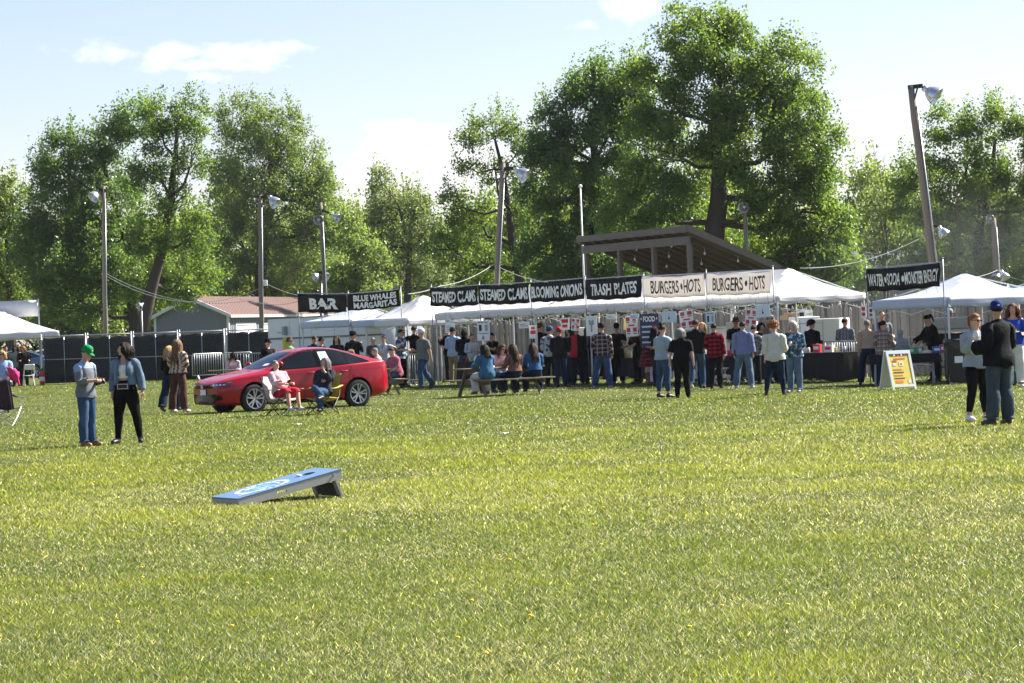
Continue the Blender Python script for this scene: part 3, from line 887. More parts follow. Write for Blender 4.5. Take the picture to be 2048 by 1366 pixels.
P3, b3, T3 = lamp_pole('light pole with two lamps left of the bar banner', (641, 405), 657, 152, .11, [(-.12, -.95, (-.15, -.95, -.2), .85), (.85, -.85, (.75, -.4, -.5), .75)])
P4, b4, T4 = lamp_pole('wooden light pole leaning right above the steamed clams banners', (1006, 326), 983, 106, .11, [(.72, -.46, (.8, -.35, -.62), .9)])
P5, b5, T5 = lamp_pole('tall wooden pole leaning left at the right, big shiny lamp on top', (1822, 172), 1893, 82, .115, [(.62, -.26, (.78, -.32, -.62), .85)], cab=None)
P6, b6, T6 = lamp_pole('short light pole right of the announcer stand roof', (1490, 412), 1496, 128, .11, [(-.05, -.05, (-.35, -.9, -.15), .75)])
P7, b7, T7 = lamp_pole('light pole behind the right pop-up tent with low twin lamps', (1986, 436), 2004, 128, .15, [(-.12, -.02, (-.5, -.85, -.1), .6)])
lamp_pole('short lamp post left of the grey shed', (282, 612), 286, 135, .05, [(-.03, .02, (-.5, -.7, -.4), .55)])
lamp_pole('short lamp post between willow and double lamp pole', (641, 552), 643, 165, .09, [(-.25, -.02, (-.7, -.5, -.4), .8), (.28, -.02, (.7, -.5, -.4), .8)])
def extra_head(par, base, px, py, D, aim, sz):
    c = at(px, py, D) - base
    mb = MB(); reflector(mb, c, aim, sz); mb.build('lamp_head', ALU, par, True)
    mb = MB(); q = c - Vector(aim).normalized() * .4 * sz; mb.tube([q, q + Vector((-.25 if aim[0] > 0 else .25, .1, .05))], .03, 6); mb.build('bracket', BLACKM, par)
extra_head(P5, b5, 1886, 465, 82, (.5, -.2, -.85), .55)
extra_head(P7, b7, 1993, 552, 128, (-.3, -.4, -.85), .75); extra_head(P7, b7, 2008, 552, 128, (.3, -.4, -.85), .75)

# hanging wires
def wire(label, pts, r=.012, m_=None):
    mb = MB(); full = []
    for i in range(len(pts) - 1):
        a, b = pts[i][0], pts[i + 1][0]; sag = pts[i][1]
        for k in range(13):
            u = k / 12
            full.append(a.lerp(b, u) - Vector((0, 0, sag * 4 * u * (1 - u))))
    mb.tube(full, r, 5)
    tag(mb.build('cable', m_ or mat('grey_cable', (.30, .31, .31), .6), None, True), label, 'cable')
wire('pale sagging cable from the leftmost light pole to the bar banner', [(at(212, 547, 122), .55), (at(500, 601, 110), .2), (at(612, 597, 103), 0)], .011)
wire('thin cable between the two left light poles', [(at(212, 552, 122), .9), (at(524, 575, 122), 0)], .011)
wire('thin cable from the shed pole to the margaritas banner', [(at(530, 566, 122), .35), (at(706, 588, 100), 0)], .012)
wire('cable sloping from the leaning pole down to the margaritas banner', [(at(985, 530, 106), .15), (at(880, 572, 100), .05), (at(815, 588, 97), 0)], .014)
wire('cable running right from the leaning pole to the announcer stand', [(at(990, 530, 106), .35), (at(1176, 560, 104), 0)], .014)
wire('cable from the tall leaning pole down to the burgers tent peak', [(at(1866, 462, 82), .3), (at(1600, 536, 79), 0)], .011)
wire('cable running right above the pop-up tents to the picture edge', [(at(1902, 560, 82), .1), (at(1995, 540, 128), .3), (at(2120, 560, 110), 0)], .012)

# ================================================================== TENTS AND BANNERS
CANVAS = mat('white_canvas', (.72, .72, .72), .55, .05, 3, bump=.25, bscale=5, trans=.22)
POPUP = mat('popup_fabric', (.56, .62, .73), .55, .06, 3, bump=.35, bscale=6, trans=.26)  # blue of the shaded slopes put into the whole fabric colour
FRAME = mat('white_frame', (.60, .62, .65), .4, .1, metal=.3)
def tent(label, org, rz, W_, Dp, eave, peak, val, fabric, scallop=.0, mids=0, group=None, sag=.10, legs=True):
    root = thing('canopy_tent', label, 'tent', org, rz, group)
    hm = min(W_, Dp) / 2
    def hz(x, y):
        f = min(x, W_ - x, y, Dp - y) / hm
        f = max(0, min(1, f))
        e = math.sin(PI * x / (W_ / max(1, mids + 1))) ** 2 if mids else 0
        return eave + (peak - eave) * (f ** 1.12) - sag * math.sin(PI * f) * (.35 + .65 * abs(math.sin(PI * x / W_ * 2)) * abs(math.sin(PI * y / Dp * 2)))
    nu, nv = int(W_ / .2), int(Dp / .2)
    mb = MB(); mb.grid(lambda u, v: Vector((W_ * u, Dp * v, hz(W_ * u, Dp * v))), nu, nv)
    me = mb.mesh('canopy', fabric); autosmooth(me, 14); o = link('canopy', me, root); solid(o, .004)
    rd = random.Random(int(W_ * 100 + org[0] * 10))
    sides = [((0, 0), (W_, 0)), ((W_, 0), (W_, Dp)), ((W_, Dp), (0, Dp)), ((0, Dp), (0, 0))]
    for (a, b) in sides:
        A, B = Vector((*a, 0)), Vector((*b, 0)); L = (B - A).length; d = (B - A) / L; nrm = Vector((d.y, -d.x, 0))
        ph = rd.uniform(0, 6)
        mb = MB(); nsc = max(1, round(L / 1.05))
        mb.grid(lambda u, v: A + d * (L * u) + nrm * (.015 + .02 * v + .018 * math.sin(u * L * 5 + ph) * v) + Vector((0, 0, eave + .01 - v * (val - scallop * (1 - abs(math.sin(PI * u * nsc)) ** .5)))), max(16, int(L / .1)), 3)
        me = mb.mesh('valance', fabric, True); o = link('valance', me, root); solid(o, .003)
    if legs:
        xs_ = [.03 + (W_ - .06) * i / (mids + 1) for i in range(mids + 2)]
        for y in (.03, Dp - .03):
            for x in xs_:
                mb = MB(); mb.tube([(x, y, 0), (x, y, eave)], .028, 8); mb.box((x, y, .006), (.13, .13, .012)); mb.build('leg', FRAME, root)
        mb = MB()
        for y in (.03, Dp - .03): mb.tube([(0.03, y, eave - .05), (W_ - .03, y, eave - .05)], .022, 6)
        for x in (.03, W_ - .03): mb.tube([(x, .03, eave - .05), (x, Dp - .03, eave - .05)], .022, 6)
        for i in range(mids + 1):
            x0, x1 = xs_[i], xs_[i + 1]
            for y in (.05, Dp - .05):
                mb.tube([(x0, y, eave - .1), ((x0 + x1) / 2, y, eave - .38), (x1, y, eave - .1)], .012, 5); mb.tube([(x0, y, eave - .42), ((x0 + x1) / 2, y, eave - .12), (x1, y, eave - .42)], .012, 5)
        mb.tube([(hm, hm, peak - .05), (.03, .03, eave - .04)], .015, 5); mb.tube([(W_ - hm, Dp - hm, peak - .05), (W_ - .03, Dp - .03, eave - .04)], .015, 5)
        mb.build('truss', FRAME, root)
    return root
names = ['white frame tent under the steamed clams banners', 'white frame tent under the blooming onions and trash plates banners', 'white peaked frame tent under the burgers and hots banners']
for i in range(3):
    tent(names[i], L3(6.4 * i, 0), LRZ, 6.38, 3.05, 2.38, 3.22, .22, CANVAS, .07, 1, 'white frame tents along the fence')
BA = Vector((at(607, 765, 102).x, 102.0, 0)); BB = Vector((at(813, 765, 97.3).x, 97.3, 0)); bd = (BB - BA); BL = bd.length; BRZ = math.atan2(bd.y, bd.x)
for i in range(2):
    tent(['pop-up tent under the bar banner', 'pop-up tent under the margaritas banner'][i], BA + bd * (i / 2) + Vector((0, 0, gz(*(BA + bd * (i / 2)).xy))), BRZ, BL / 2 - .02, 3.0, 2.30, 2.95, .24, POPUP, 0, 0, 'blue white pop-up tents of the bar')
pc = at(835, 760, 98.5); pc.z = 0
tent('tall white pop-up tent between margaritas and steamed clams banners', pc - LD * 1.55 - LN * 1.2, LRZ, 3.1, 3.1, 2.28, 3.18, .24, CANVAS)
RA, RB = Vector((9.25, 70.2, 0)), Vector((10.66, 67.1, 0)); rdv = RB - RA; RRZ = math.atan2(rdv.y, rdv.x)
tent('white pop-up tent tinted blue for shade under the water and soda banner', RA, RRZ, rdv.length, 3.3, 2.10, 2.72, .24, POPUP)
q = at(1990, 740, 71.5); q.z = 0
tent('pop-up tent cut off by the right picture edge', q, RRZ, 3.2, 3.2, 2.22, 2.85, .26, POPUP)
lt = gx(122, 117); lrz = R(11)
ltd = Vector((math.cos(lrz), math.sin(lrz), 0))
LT = tent('white peaked tent at the left picture edge', lt - ltd * 6.1, lrz, 6.1, 6.1, 2.26, 3.62, .30, CANVAS, .05, 0, sag=.06)
mb = MB(); mb.tube([(5.98, .1, 2.2), (6.9, -.3, .05)], .014, 5); mb.box((6.9, -.3, .05), (.05, .05, .12)); mb.build('guy_rope', mat('guy_rope_tan', (.45, .34, .22), .9), LT)

# lettered banners
BLK = mat('banner_black', (.007, .007, .008), .6, .25, 4, bump=.2, bscale=5, spec=.15); WHT = mat('banner_white', (.86, .82, .77), .55, .04, 4, bump=.2, bscale=5, trans=.3)
INKW = mat('ink_white', (.95, .92, .87), .6, .03); INKK = mat('ink_black', (.03, .028, .028), .6, .1)
POLEM = mat('banner_pole_grey', (.22, .25, .29), .4, .1, metal=.4)
def banner(label, A, B, zt0, zt1, h0, h1, words, white=False, post=(True, False), group=None, foot=(None, None)):
    A, B = Vector((A[0], A[1], 0)), Vector((B[0], B[1], 0)); d = B - A; L = d.length
    root = thing('banner', label, 'banner', A, math.atan2(d.y, d.x), group)
    sd = random.Random(label).uniform(0, 6)
    def fn(x, q):                     # q: 0 bottom .. 1 top
        u = x / L
        zt = zt0 + (zt1 - zt0) * u - .035 * math.sin(PI * u); h = h0 + (h1 - h0) * u
        pul = .02 * math.sin(PI * u * 3 + sd)
        return Vector((x, -.045 + .026 * math.sin(u * 11 + sd + q) + .016 * math.sin(u * 23 + q * 6 + sd), zt - h + (h - pul * (1 - q)) * q + (0 if q > .5 else .025 * math.sin(PI * u * 4 + sd) ** 2)))
    mb = MB(); mb.grid(lambda u, v: fn(.04 + (L - .08) * u, v), 40, 6); me = mb.mesh('panel', WHT if white else BLK, True)
    o = link('panel', me, root); solid(o, .003)
    mb = MB()
    for (s_, cx, cz, wd, ht, bold) in words:
        if s_ == '*':
            k = 16; c_ = [fn(cx * L + wd * L * math.cos(2 * PI * j / k), cz + ht * math.sin(2 * PI * j / k)) + Vector((0, -.012, 0)) for j in range(k)]
            mb.add(c_, [tuple(range(k))])
        else:
            lettering(mb, s_, fn, cx * L, cz, wd * L, ht, bold, d=.012)
    mb.build('lettering', INKK if white else INKW, root)
    for k, on in enumerate(post):
        if on:
            x = 0 if k == 0 else L
            mb = MB(); mb.tube([(x, 0, foot[k] or 0), (x, 0, (zt0, zt1)[k] + .10)], .017, 8); mb.ell((x, 0, (zt0, zt1)[k] + .1), (.026, .026, .026), 8, 5); mb.build('banner_pole', POLEM, root, True)
    mb = MB()
    for k in range(7):
        p0 = fn(L * (k + .5) / 7, 0); mb.tube([p0, p0 - Vector((0, -.05, .16))], .005, 4)
    mb.tube([(0, 0, zt0 + .01), (L, 0, zt1 + .01)], .014, 5)
    mb.build('tie_cord', POLEM, root)
    return root
W6 = [[('STEAMED', .30, .5, .50, .60, .03), ('CLAMS', .77, .5, .36, .60, .03)], [('STEAMED', .30, .5, .50, .60, .03), ('CLAMS', .78, .5, .37, .60, .03)],
      [('BLOOMING', .29, .5, .50, .60, .03), ('ONIONS', .77, .5, .38, .60, .03)], [('TRASH', .29, .5, .36, .58, .03), ('PLATES', .72, .5, .40, .58, .03)],
      [('BURGERS', .37, .5, .46, .62, .012), ('*', .645, .5, .018, .15, 0), ('HOTS', .80, .5, .24, .62, .012)], [('BURGERS', .34, .5, .46, .62, .012), ('*', .62, .5, .018, .15, 0), ('HOTS', .79, .5, .25, .62, .012)]]
nm6 = ['leftmost black steamed clams banner', 'second black steamed clams banner, left of blooming onions', 'black blooming onions banner with white letters', 'black trash plates banner with white letters', 'left cream burgers and hots banner beside trash plates', 'right cream burgers and hots banner at the tent corner']
for i in range(6):
    z0, z1 = 3.27 - .17 * i / 6, 3.27 - .17 * (i + 1) / 6
    banner(nm6[i], L3(3.2 * i, -.1), L3(3.2 * (i + 1) - .02, -.1), z0, z1 + (.04 if i in (2, 3) else 0), .62, .64, W6[i], i > 3, (True, i == 5))
M_ = BA.lerp(BB, .5); nb_ = Vector((bd.y, -bd.x, 0)).normalized() * .1
banner('black bar banner with large white letters', BA + nb_, M_ + nb_, 3.42, 3.30, .68, .66, [('BAR', .53, .5, .56, .62, .05)])
banner('black banner for blue whales margaritas', M_ + nb_, BB + nb_, 3.30, 3.36, .62, .60, [('BLUE WHALES', .53, .72, .80, .36, .04), ('MARGARITAS', .53, .28, .80, .36, .04)], False, (True, True))
nr_ = Vector((rdv.y, -rdv.x, 0)).normalized() * .1
banner('black water soda and energy drink banner at right', RA + nr_ - rdv * .03, RB + nr_, 2.93, 2.96, .58, .58, [('WATER', .145, .5, .215, .56, .015), ('*', .285, .5, .018, .14, 0), ('SODA', .395, .5, .165, .56, .015), ('*', .505, .5, .018, .14, 0), ('MONSTER', .645, .5, .225, .56, .015), ('ENERGY', .875, .5, .19, .56, .015)], False, (True, True))
# blank white sign above the left tent
g = gx(20, 119); mb = MB(); mb.grid(lambda u, v: Vector((-4 + 5.35 * u, .02 * math.sin(u * 9), 2.95 + .7 * v)), 12, 2)
s_ = thing('banner', 'blank pale banner seen from behind above the white tent at far left', 'banner', g, 0)
o = mb.build('panel', mat('banner_back', (.62, .62, .63), .6), s_, True); solid(o, .004)
for x_ in (-4, 1.36): mb = MB(); mb.tube([(x_, .03, 0), (x_, .03, 3.7)], .03, 6); mb.build('banner_pole', POLEM, s_)

# ------------------------------------------------------------------ hung signs and posters
PBLUE = mat('poster_pale_blue', (.55, .66, .74), .6, .05); PNAVY = mat('poster_navy', (.035, .045, .09), .6, .1); PRED = mat('poster_red', (.50, .03, .04), .6, .15); PYEL = mat('poster_yellow', (.72, .56, .09), .6, .15); PGREY = mat('poster_grey', (.28, .31, .33), .6)
def board(label, px, py, D, w_, h_, base, blocks=(), words=(), ry=0.0, rz=None, name='sign', cat='sign', hang=True):
    c = at(px, py, D)
    root = thing(name, label, cat, c - Vector((0, 0, h_ / 2)), LRZ * .35 if rz is None else rz)
    root.rotation_euler = (0, ry, LRZ * .35 if rz is None else rz)
    mb = MB(); mb.box((0, 0, h_ / 2), (w_, .012, h_)); bevel(mb.build('panel', base, root), .004)
    fn = lambda x, z: Vector((x * w_, -.006, z * h_))
    byc = {}
    for (x0, z0, x1, z1, m_) in blocks:
        mb = byc.setdefault(m_.name, (MB(), m_))[0]
        k = len(mb.v) % 5 * .0003
        mb.box(((x0 + x1) / 2 * w_ - w_ / 2, -.009 - k, (z0 + z1) / 2 * h_), (abs(x1 - x0) * w_, .006, abs(z1 - z0) * h_))
    for (s__, cx, cz, wd, ht, m_) in words:
        mb = byc.setdefault(m_.name, (MB(), m_))[0]
        lettering(mb, s__, lambda x, z: Vector((x - w_ / 2, -.006, z)), cx * w_, cz * h_, wd * w_, ht * h_, .02, d=.008)
    for mb, m_ in byc.values(): mb.build('print', m_, root)
    if hang:
        mb = MB(); mb.tube([(-w_ * .45, 0, h_), (-w_ * .4, .02, h_ + .18)], .004, 4); mb.tube([(w_ * .45, 0, h_), (w_ * .4, .02, h_ + .18)], .004, 4); mb.build('string', BLACKM, root)
    return root
def arrow(k=1):      # downward arrow out of blocks
    return [(.48, .30, .52, .62, INKK), (.44, .34, .48, .42, INKK), (.52, .34, .56, .42, INKK), (.46, .28, .54, .34, INKK)]
def cans(m1, m2): return [(.14, .30, .36, .72, m1), (.62, .30, .84, .72, m2), (.12, .12, .88, .16, INKK)]
def squares(): return [(.08, .74, .38, .93, PRED), (.60, .74, .92, .93, PRED), (.10, .66, .34, .70, INKK), (.62, .66, .90, .70, INKK), (.08, .22, .38, .42, PRED), (.60, .22, .92, .42, PRED), (.10, .12, .34, .17, INKK), (.62, .12, .90, .17, INKK), (.25, .50, .75, .57, PRED)]
def lines(n_, z0, z1, m_): return [(.14, z0 + (z1 - z0) * i / n_, .86 - .25 * (i % 2), z0 + (z1 - z0) * (i + .45) / n_, m_) for i in range(n_)]
board('drinks price board with two cans and a six below', 967, 656, 86, .42, .46, WHITEP, cans(INKK, PGREY), [('Monster Energy', .5, .88, .8, .1, INKK)])
board('white card with a figure six under the two-can board', 967, 675, 85.9, .42, .2, WHITEP, (), [('6', .5, .5, .18, .62, INKK)], hang=False)
board('small white card hung under the leftmost clams tent eave', 896, 641, 90, .20, .12, WHITEP, lines(2, .25, .8, PGREY))
board('white poster with faint print behind the man in black', 900, 656, 96, .36, .34, WHITEP, lines(4, .15, .85, PGREY))
board('blue and white poster hung below the margaritas tent', 797, 662, 98, .30, .46, WHITEP, [(.2, .12, .55, .9, mat('poster_teal', (.08, .36, .50), .6)), (.65, .3, .85, .7, PGREY)], (), .15)
board('white card above the red map poster in the clams tent', 1048, 650, 83, .34, .20, WHITEP, lines(2, .3, .8, PGREY))
board('small poster with red crab print in the clams tent', 1066, 664, 83.2, .24, .40, WHITEP, [(.15, .35, .85, .62, PRED), (.25, .7, .75, .9, PRED)])
board('red white menu poster left of the black capped man', 1130, 648, 80, .26, .34, WHITEP, [(.1, .6, .9, .92, PRED), (.2, .2, .8, .45, PRED)])
board('menu poster with small red photos beside the black red vest', 1150, 649, 79.6, .26, .36, WHITEP, squares(), (), .1)
board('blue white poster with lobster drawing behind the plaid man', 1183, 652, 77.5, .33, .56, WHITEP, [(.42, .2, .58, .75, PGREY), (.28, .55, .42, .8, PGREY), (.58, .55, .72, .8, PGREY), (.2, .85, .8, .93, PBLUE)])
board('white card under the eave above the sunglassed server', 1222, 633, 78.5, .26, .14, WHITEP, lines(2, .25, .8, PGREY))
board('large menu poster of four red photos beside the server', 1264, 652, 78.5, .36, .60, WHITEP, squares(), (), -.04)
board('yellow pennant beside the four-photo menu poster', 1249, 648, 78.7, .09, .34, PYEL, (), (), .1)
board('white card above the four-photo menu poster', 1268, 633, 78.4, .26, .14, PBLUE, lines(2, .25, .8, PGREY))
board('dark food menu board with white title', 1299, 660, 77.8, .56, .92, PNAVY, [(.1, .10 + .16 * i, .55 + .08 * (i % 2), .15 + .16 * i, PBLUE) for i in range(4)] + [(.66, .10 + .16 * i, .9, .16 + .16 * i, PRED if i % 2 else PBLUE) for i in range(4)], [('FOOD', .5, .84, .62, .17, INKW), ('*', .09, .85, .07, .08, INKW), ('*', .91, .85, .07, .08, INKW)])
board('pale blue card with down arrow right of the food board', 1338, 634, 77, .42, .30, PBLUE, arrow())
board('menu poster of red photos behind the black hooded man', 1376, 640, 77, .40, .56, WHITEP, squares(), (), -.12)
board('pale blue two-can price board above the blonde woman', 1421, 638, 75.6, .26, .40, PBLUE, cans(INKK, PGREY), [('Monster Energy', .5, .87, .7, .09, INKK)])
board('menu poster of red photos left of the second arrow card', 1500, 637, 75.8, .33, .52, WHITEP, squares(), (), .12)
board('pale blue card with down arrow near the tent corner', 1526, 622, 73.6, .40, .34, PBLUE, arrow(), (), -.05)
board('tall white poster with dark oval on the fence right of the tent', 1605, 635, 84, .26, .52, WHITEP, [(.25, .3, .75, .8, INKK), (.35, .4, .65, .7, PGREY)], (), -.05)
board('tall white poster right of the dark oval poster', 1620, 638, 84.2, .22, .56, WHITEP, lines(5, .1, .9, PGREY), (), -.05)
board('small red white poster on the fence left of the water tent', 1727, 624, 72.5, .15, .32, WHITEP, [(.2, .6, .8, .9, PRED), (.2, .2, .8, .45, PRED)])
board('small red white poster beside the left leg of the water tent', 1742, 626, 72.3, .12, .28, WHITEP, [(.2, .6, .8, .9, INKK), (.2, .2, .8, .45, PRED)])
# bulbs strung under the eaves
bulbm, m_, p_, o_ = None, None, None, None
WARM = mat('bulb_glass', (.85, .80, .70), .15)
mb = MB()
for i in range(58):
    tt = .3 + i * .33; z = 2.10 - .10 * abs(math.sin(i * .8)); p0 = L3(tt, .45, z)
    mb.ell(p0, (.032, .032, .045), 7, 5)
    p1 = L3(tt + .33, .45, 2.10 - .10 * abs(math.sin((i + 1) * .8)) + .05); mb.tube([p0 + Vector((0, 0, .05)), p1], .006, 4, 1)
tag(mb.build('string_lights', [WARM, BLACKM], None, True), 'string of clear light bulbs under the eave of the frame tents', 'string lights')

# ================================================================== TABLES, GOODS, KITCHEN
CLOTHK = mat('black_tablecloth', (.005, .005, .006), .8, .3, 3, bump=.4, bscale=6)
def cloth_table(label, c, rz, W_, Dp=.75, H=.76, drop=.7, lift=0.0):
    root = thing('folding_table', label, 'table', c, rz, None)
    mb = MB(); mb.box((0, 0, H - .02), (W_, Dp, .035)); mb.build('tabletop', mat('table_top_grey', (.5, .5, .5), .5), root)
    for x in (-W_ / 2 + .15, W_ / 2 - .15):
        for y in (-Dp / 2 + .08, Dp / 2 - .08):
            mb = MB(); mb.tube([(x, y, 0), (x * .97, y, H - .03)], .014, 6); mb.build('leg', STEEL, root)
    rd = random.Random(label); ph = rd.uniform(0, 6)
    per = 2 * (W_ + Dp); n_ = 90; mb = MB(); top, bot = [], []
    for i in range(n_):
        s_ = per * i / n_
        if s_ < W_: x, y, nx, ny = -W_ / 2 + s_, -Dp / 2, 0, -1
        elif s_ < W_ + Dp: x, y, nx, ny = W_ / 2, -Dp / 2 + s_ - W_, 1, 0
        elif s_ < 2 * W_ + Dp: x, y, nx, ny = W_ / 2 - (s_ - W_ - Dp), Dp / 2, 0, 1
        else: x, y, nx, ny = -W_ / 2, Dp / 2 - (s_ - 2 * W_ - Dp), -1, 0
        f = .03 + .025 * math.sin(s_ * 9 + ph) + .015 * math.sin(s_ * 17 + 2 * ph)
        top.append(Vector((x + nx * .012, y + ny * .012, H + .004)))
        bot.append(Vector((x + nx * (.03 + f), y + ny * (.03 + f), max(.01, H - drop + lift * math.sin(PI * i / n_ * 3) ** 2))))
    mid = [a.lerp(b, .5) + Vector((0, 0, 0)) for a, b in zip(top, bot)]
    mb.loft([bot, mid, top], 0, cap=False); mb.add(top, [tuple(range(n_))])
    o = mb.build('tablecloth', CLOTHK, root, False); autosmooth(o.data, 50)
    return root
tabs = [('in front of the leftmost clams tent', 2.2, 2.2), ('under the blooming onions banner', 8.4, 2.4), ('in front of the sunglassed server', 11.2, 2.3), ('left of the cowboy hat woman', 12.9, 1.0), ('behind the red plaid man', 16.4, 2.2), ('behind the cream sweater woman', 18.7, 2.0), ('beside the grey haired woman in tie-dye', 20.9, 2.3)]
for k, (lb, tt, wd) in enumerate(tabs):
    cloth_table('black cloth covered table ' + lb, L3(tt, .55 if tt < 20 else .35), LRZ, wd, .75, .76 if tt < 20 else .80, [.70, .55, .62, .4, .6, .72, .78][k], .1)
cloth_table('black topped drinks table behind the folding sign', (9.72, 68.4, 0), R(-4), 1.75, .6, .74, .22)
GOODC = [('blue', (.03, .10, .45)), ('red', (.55, .03, .04)), ('white', (.75, .75, .74)), ('yellow', (.75, .5, .04)), ('green', (.05, .3, .10)), ('brown', (.25, .14, .07)), ('pale', (.6, .55, .48))]
def good(kind, c, col, h, r, label, cat):
    m_ = mat('goods_' + GOODC[col][0], GOODC[col][1], .4, .15)
    mb = MB()
    if kind == 'bottle':
        mb.lathe([(0, 0), (r, 0), (r, h * .62), (r * .35, h * .78), (r * .35, h * .95)], 10, 0); o = thing(kind, label, cat, c); mb.build('body', m_, o, True)
        mb = MB(); mb.lathe([(r * .42, h * .93), (r * .42, h), (0, h)], 8); mb.build('cap', WHITEP, o)
    elif kind == 'cup':
        mb.lathe([(0, 0), (r * .75, 0), (r, h), (r * .93, h), (r * .7, .01), (0, .01)], 12); o = tag(mb.build('cup', m_, None, True, c), label, cat)
    elif kind == 'can':
        mb.lathe([(0, 0), (r * .8, 0), (r, h * .06), (r, h * .92), (r * .8, h), (r * .75, h * .97), (0, h * .97)], 12); o = tag(mb.build('can', m_, None, True, c), label, cat)
    else:
        mb.box((0, 0, h / 2), (r * 2, r * 1.4, h)); o = thing(kind, label, cat, c, random.uniform(-1, 1)); bevel(mb.build('carton', m_, o), .006)
        mb = MB(); mb.box((0, -r * .705, h * .55), (r * 1.4, .004, h * .4)); mb.box((0, 0, h + .003), (r * .4, r * 1.3, .004)); mb.build('printed_band', WHITEP if col != 2 else mat('goods_red', (.5, .03, .04), .5), o)
    return o
rdm = random.Random(21)
place = {2.2: 'leftmost clams', 8.4: 'blooming onions', 11.2: 'sunglassed server', 16.4: 'red plaid man', 20.9: 'tie-dye woman'}
adj = ['left end', 'near the left end', 'left of the middle', 'middle', 'right of the middle', 'near the right end', 'right end']
for tt, pl in place.items():
    wd = [w_ for _, a_, w_ in tabs if a_ == tt][0]
    for k in range(7):
        kind = ['bottle', 'cup', 'box', 'bottle', 'can', 'box', 'cup'][k if tt != 20.9 else [2, 1, 5, 0, 2, 4, 1][k]]
        col = rdm.randrange(7); off = -wd / 2 + wd * (k + .5) / 7
        c = L3(tt + off, (.55 if tt < 20 else .35) + rdm.uniform(-.25, .15), .768 if tt < 20 else .808)
        h = {'bottle': .24, 'cup': .14, 'box': rdm.uniform(.10, .24), 'can': .13}[kind]; r = {'bottle': .035, 'cup': .045, 'box': rdm.uniform(.06, .13), 'can': .033}[kind]
        good(kind, c, col, h, r, '%s %s at the %s of the %s table' % (GOODC[col][0], kind if kind != 'box' else 'carton', adj[k], pl), kind)
for k, (px, c_, kd, h, r) in enumerate([(1872, 0, 'box', .16, .10), (1883, 1, 'box', .20, .06), (1838, 2, 'cup', .13, .05), (1852, 6, 'box', .07, .12), (1826, 4, 'box', .16, .10)]):
    pp = at(px, 715, 68.4); good(kd, Vector((pp.x, 68.25, .748)), c_, h, r, '%s %s on the drinks table behind the folding sign' % (['bright blue', 'red white', 'small white', 'flat pale', 'green'][k], kd if kd == 'cup' else 'carton'), kd)
# white refrigerators and freezers
def fridge(label, c, rz, W_, Dp, H, chest=False):
    root = thing('freezer' if chest else 'refrigerator', label, 'freezer' if chest else 'refrigerator', c, rz)
    m_ = mat('appliance_white', (.72, .74, .76), .3, .04)
    mb = MB(); mb.box((0, 0, H / 2 + .03), (W_, Dp, H - .06)); bevel(mb.build('cabinet', m_, root), .03, 3)
    mb = MB()
    if chest: mb.box((0, 0, H + .03), (W_ + .02, Dp + .02, .06))
    else: mb.box((0, -Dp / 2 - .025, H / 2 + .04), (W_ - .01, .05, H - .1))
    d_ = mb.build('lid' if chest else 'door', m_, root); bevel(d_, .02, 3)
    mb = MB(); mb.box((W_ * .38 if not chest else 0, -Dp / 2 - .065, H * .6 if not chest else H), (.03 if not chest else .3, .03, .4 if not chest else .03)); mb.build('handle', STEEL, d_)
    mb = MB(); mb.box((0, 0, .03), (W_ - .1, Dp - .1, .06)); mb.build('base', BLACKM, root)
fridge('white upright refrigerator left of the curly haired man', gx(1612, 81.5), R(20), .7, .65, 1.80)
fridge('wide white refrigerator with pale side behind the grey shirted man', gx(1668, 79), R(-28), .80, .8, 1.72)
fridge('white refrigerator behind the red plaid man', L3(14.3, 2.3), LRZ + R(40), .8, .7, 1.72)
fridge('white chest freezer behind the black hooded man', L3(12.6, 2.5), LRZ + R(30), 1.3, .7, 1.55, True)
fridge('grey white refrigerator beside the clams tent post', L3(3.2, 3.6), LRZ + R(40), .75, .7, 1.75)
# cardboard on the fridge
for k, (px, py, w_, h_) in enumerate(((1576, 640, .42, .14), (1583, 632, .34, .10))):
    c = at(px, py, 84); mb = MB(); mb.box((0, 0, h_ / 2), (w_, .3, h_)); o = thing('cardboard_box', ['lower', 'upper'][k] + ' flat cardboard box stacked in the burgers tent', 'box', c, LRZ)
    bevel(mb.build('carton', mat('cardboard', (.42, .30, .19), .85, .1), o), .01); mb = MB(); mb.box((0, 0, h_ + .002), (.06, .3, .004)); mb.build('tape', mat('tape_tan', (.55, .42, .28), .4), o)
mb = MB(); c = L3(18.2, 1.7); 
o = thing('storage_rack', 'dark wire rack holding boxes inside the burgers tent', 'rack', c, LRZ)
for z in (.3, .8, 1.25, 1.6):
    mb = MB(); mb.box((0, 0, z), (1.1, .4, .025)); mb.build('shelf', STEEL, o)
for x in (-.53, .53):
    for y in (-.18, .18): mb = MB(); mb.tube([(x, y, 0), (x, y, 1.7)], .014, 6); mb.build('upright', STEEL, o)
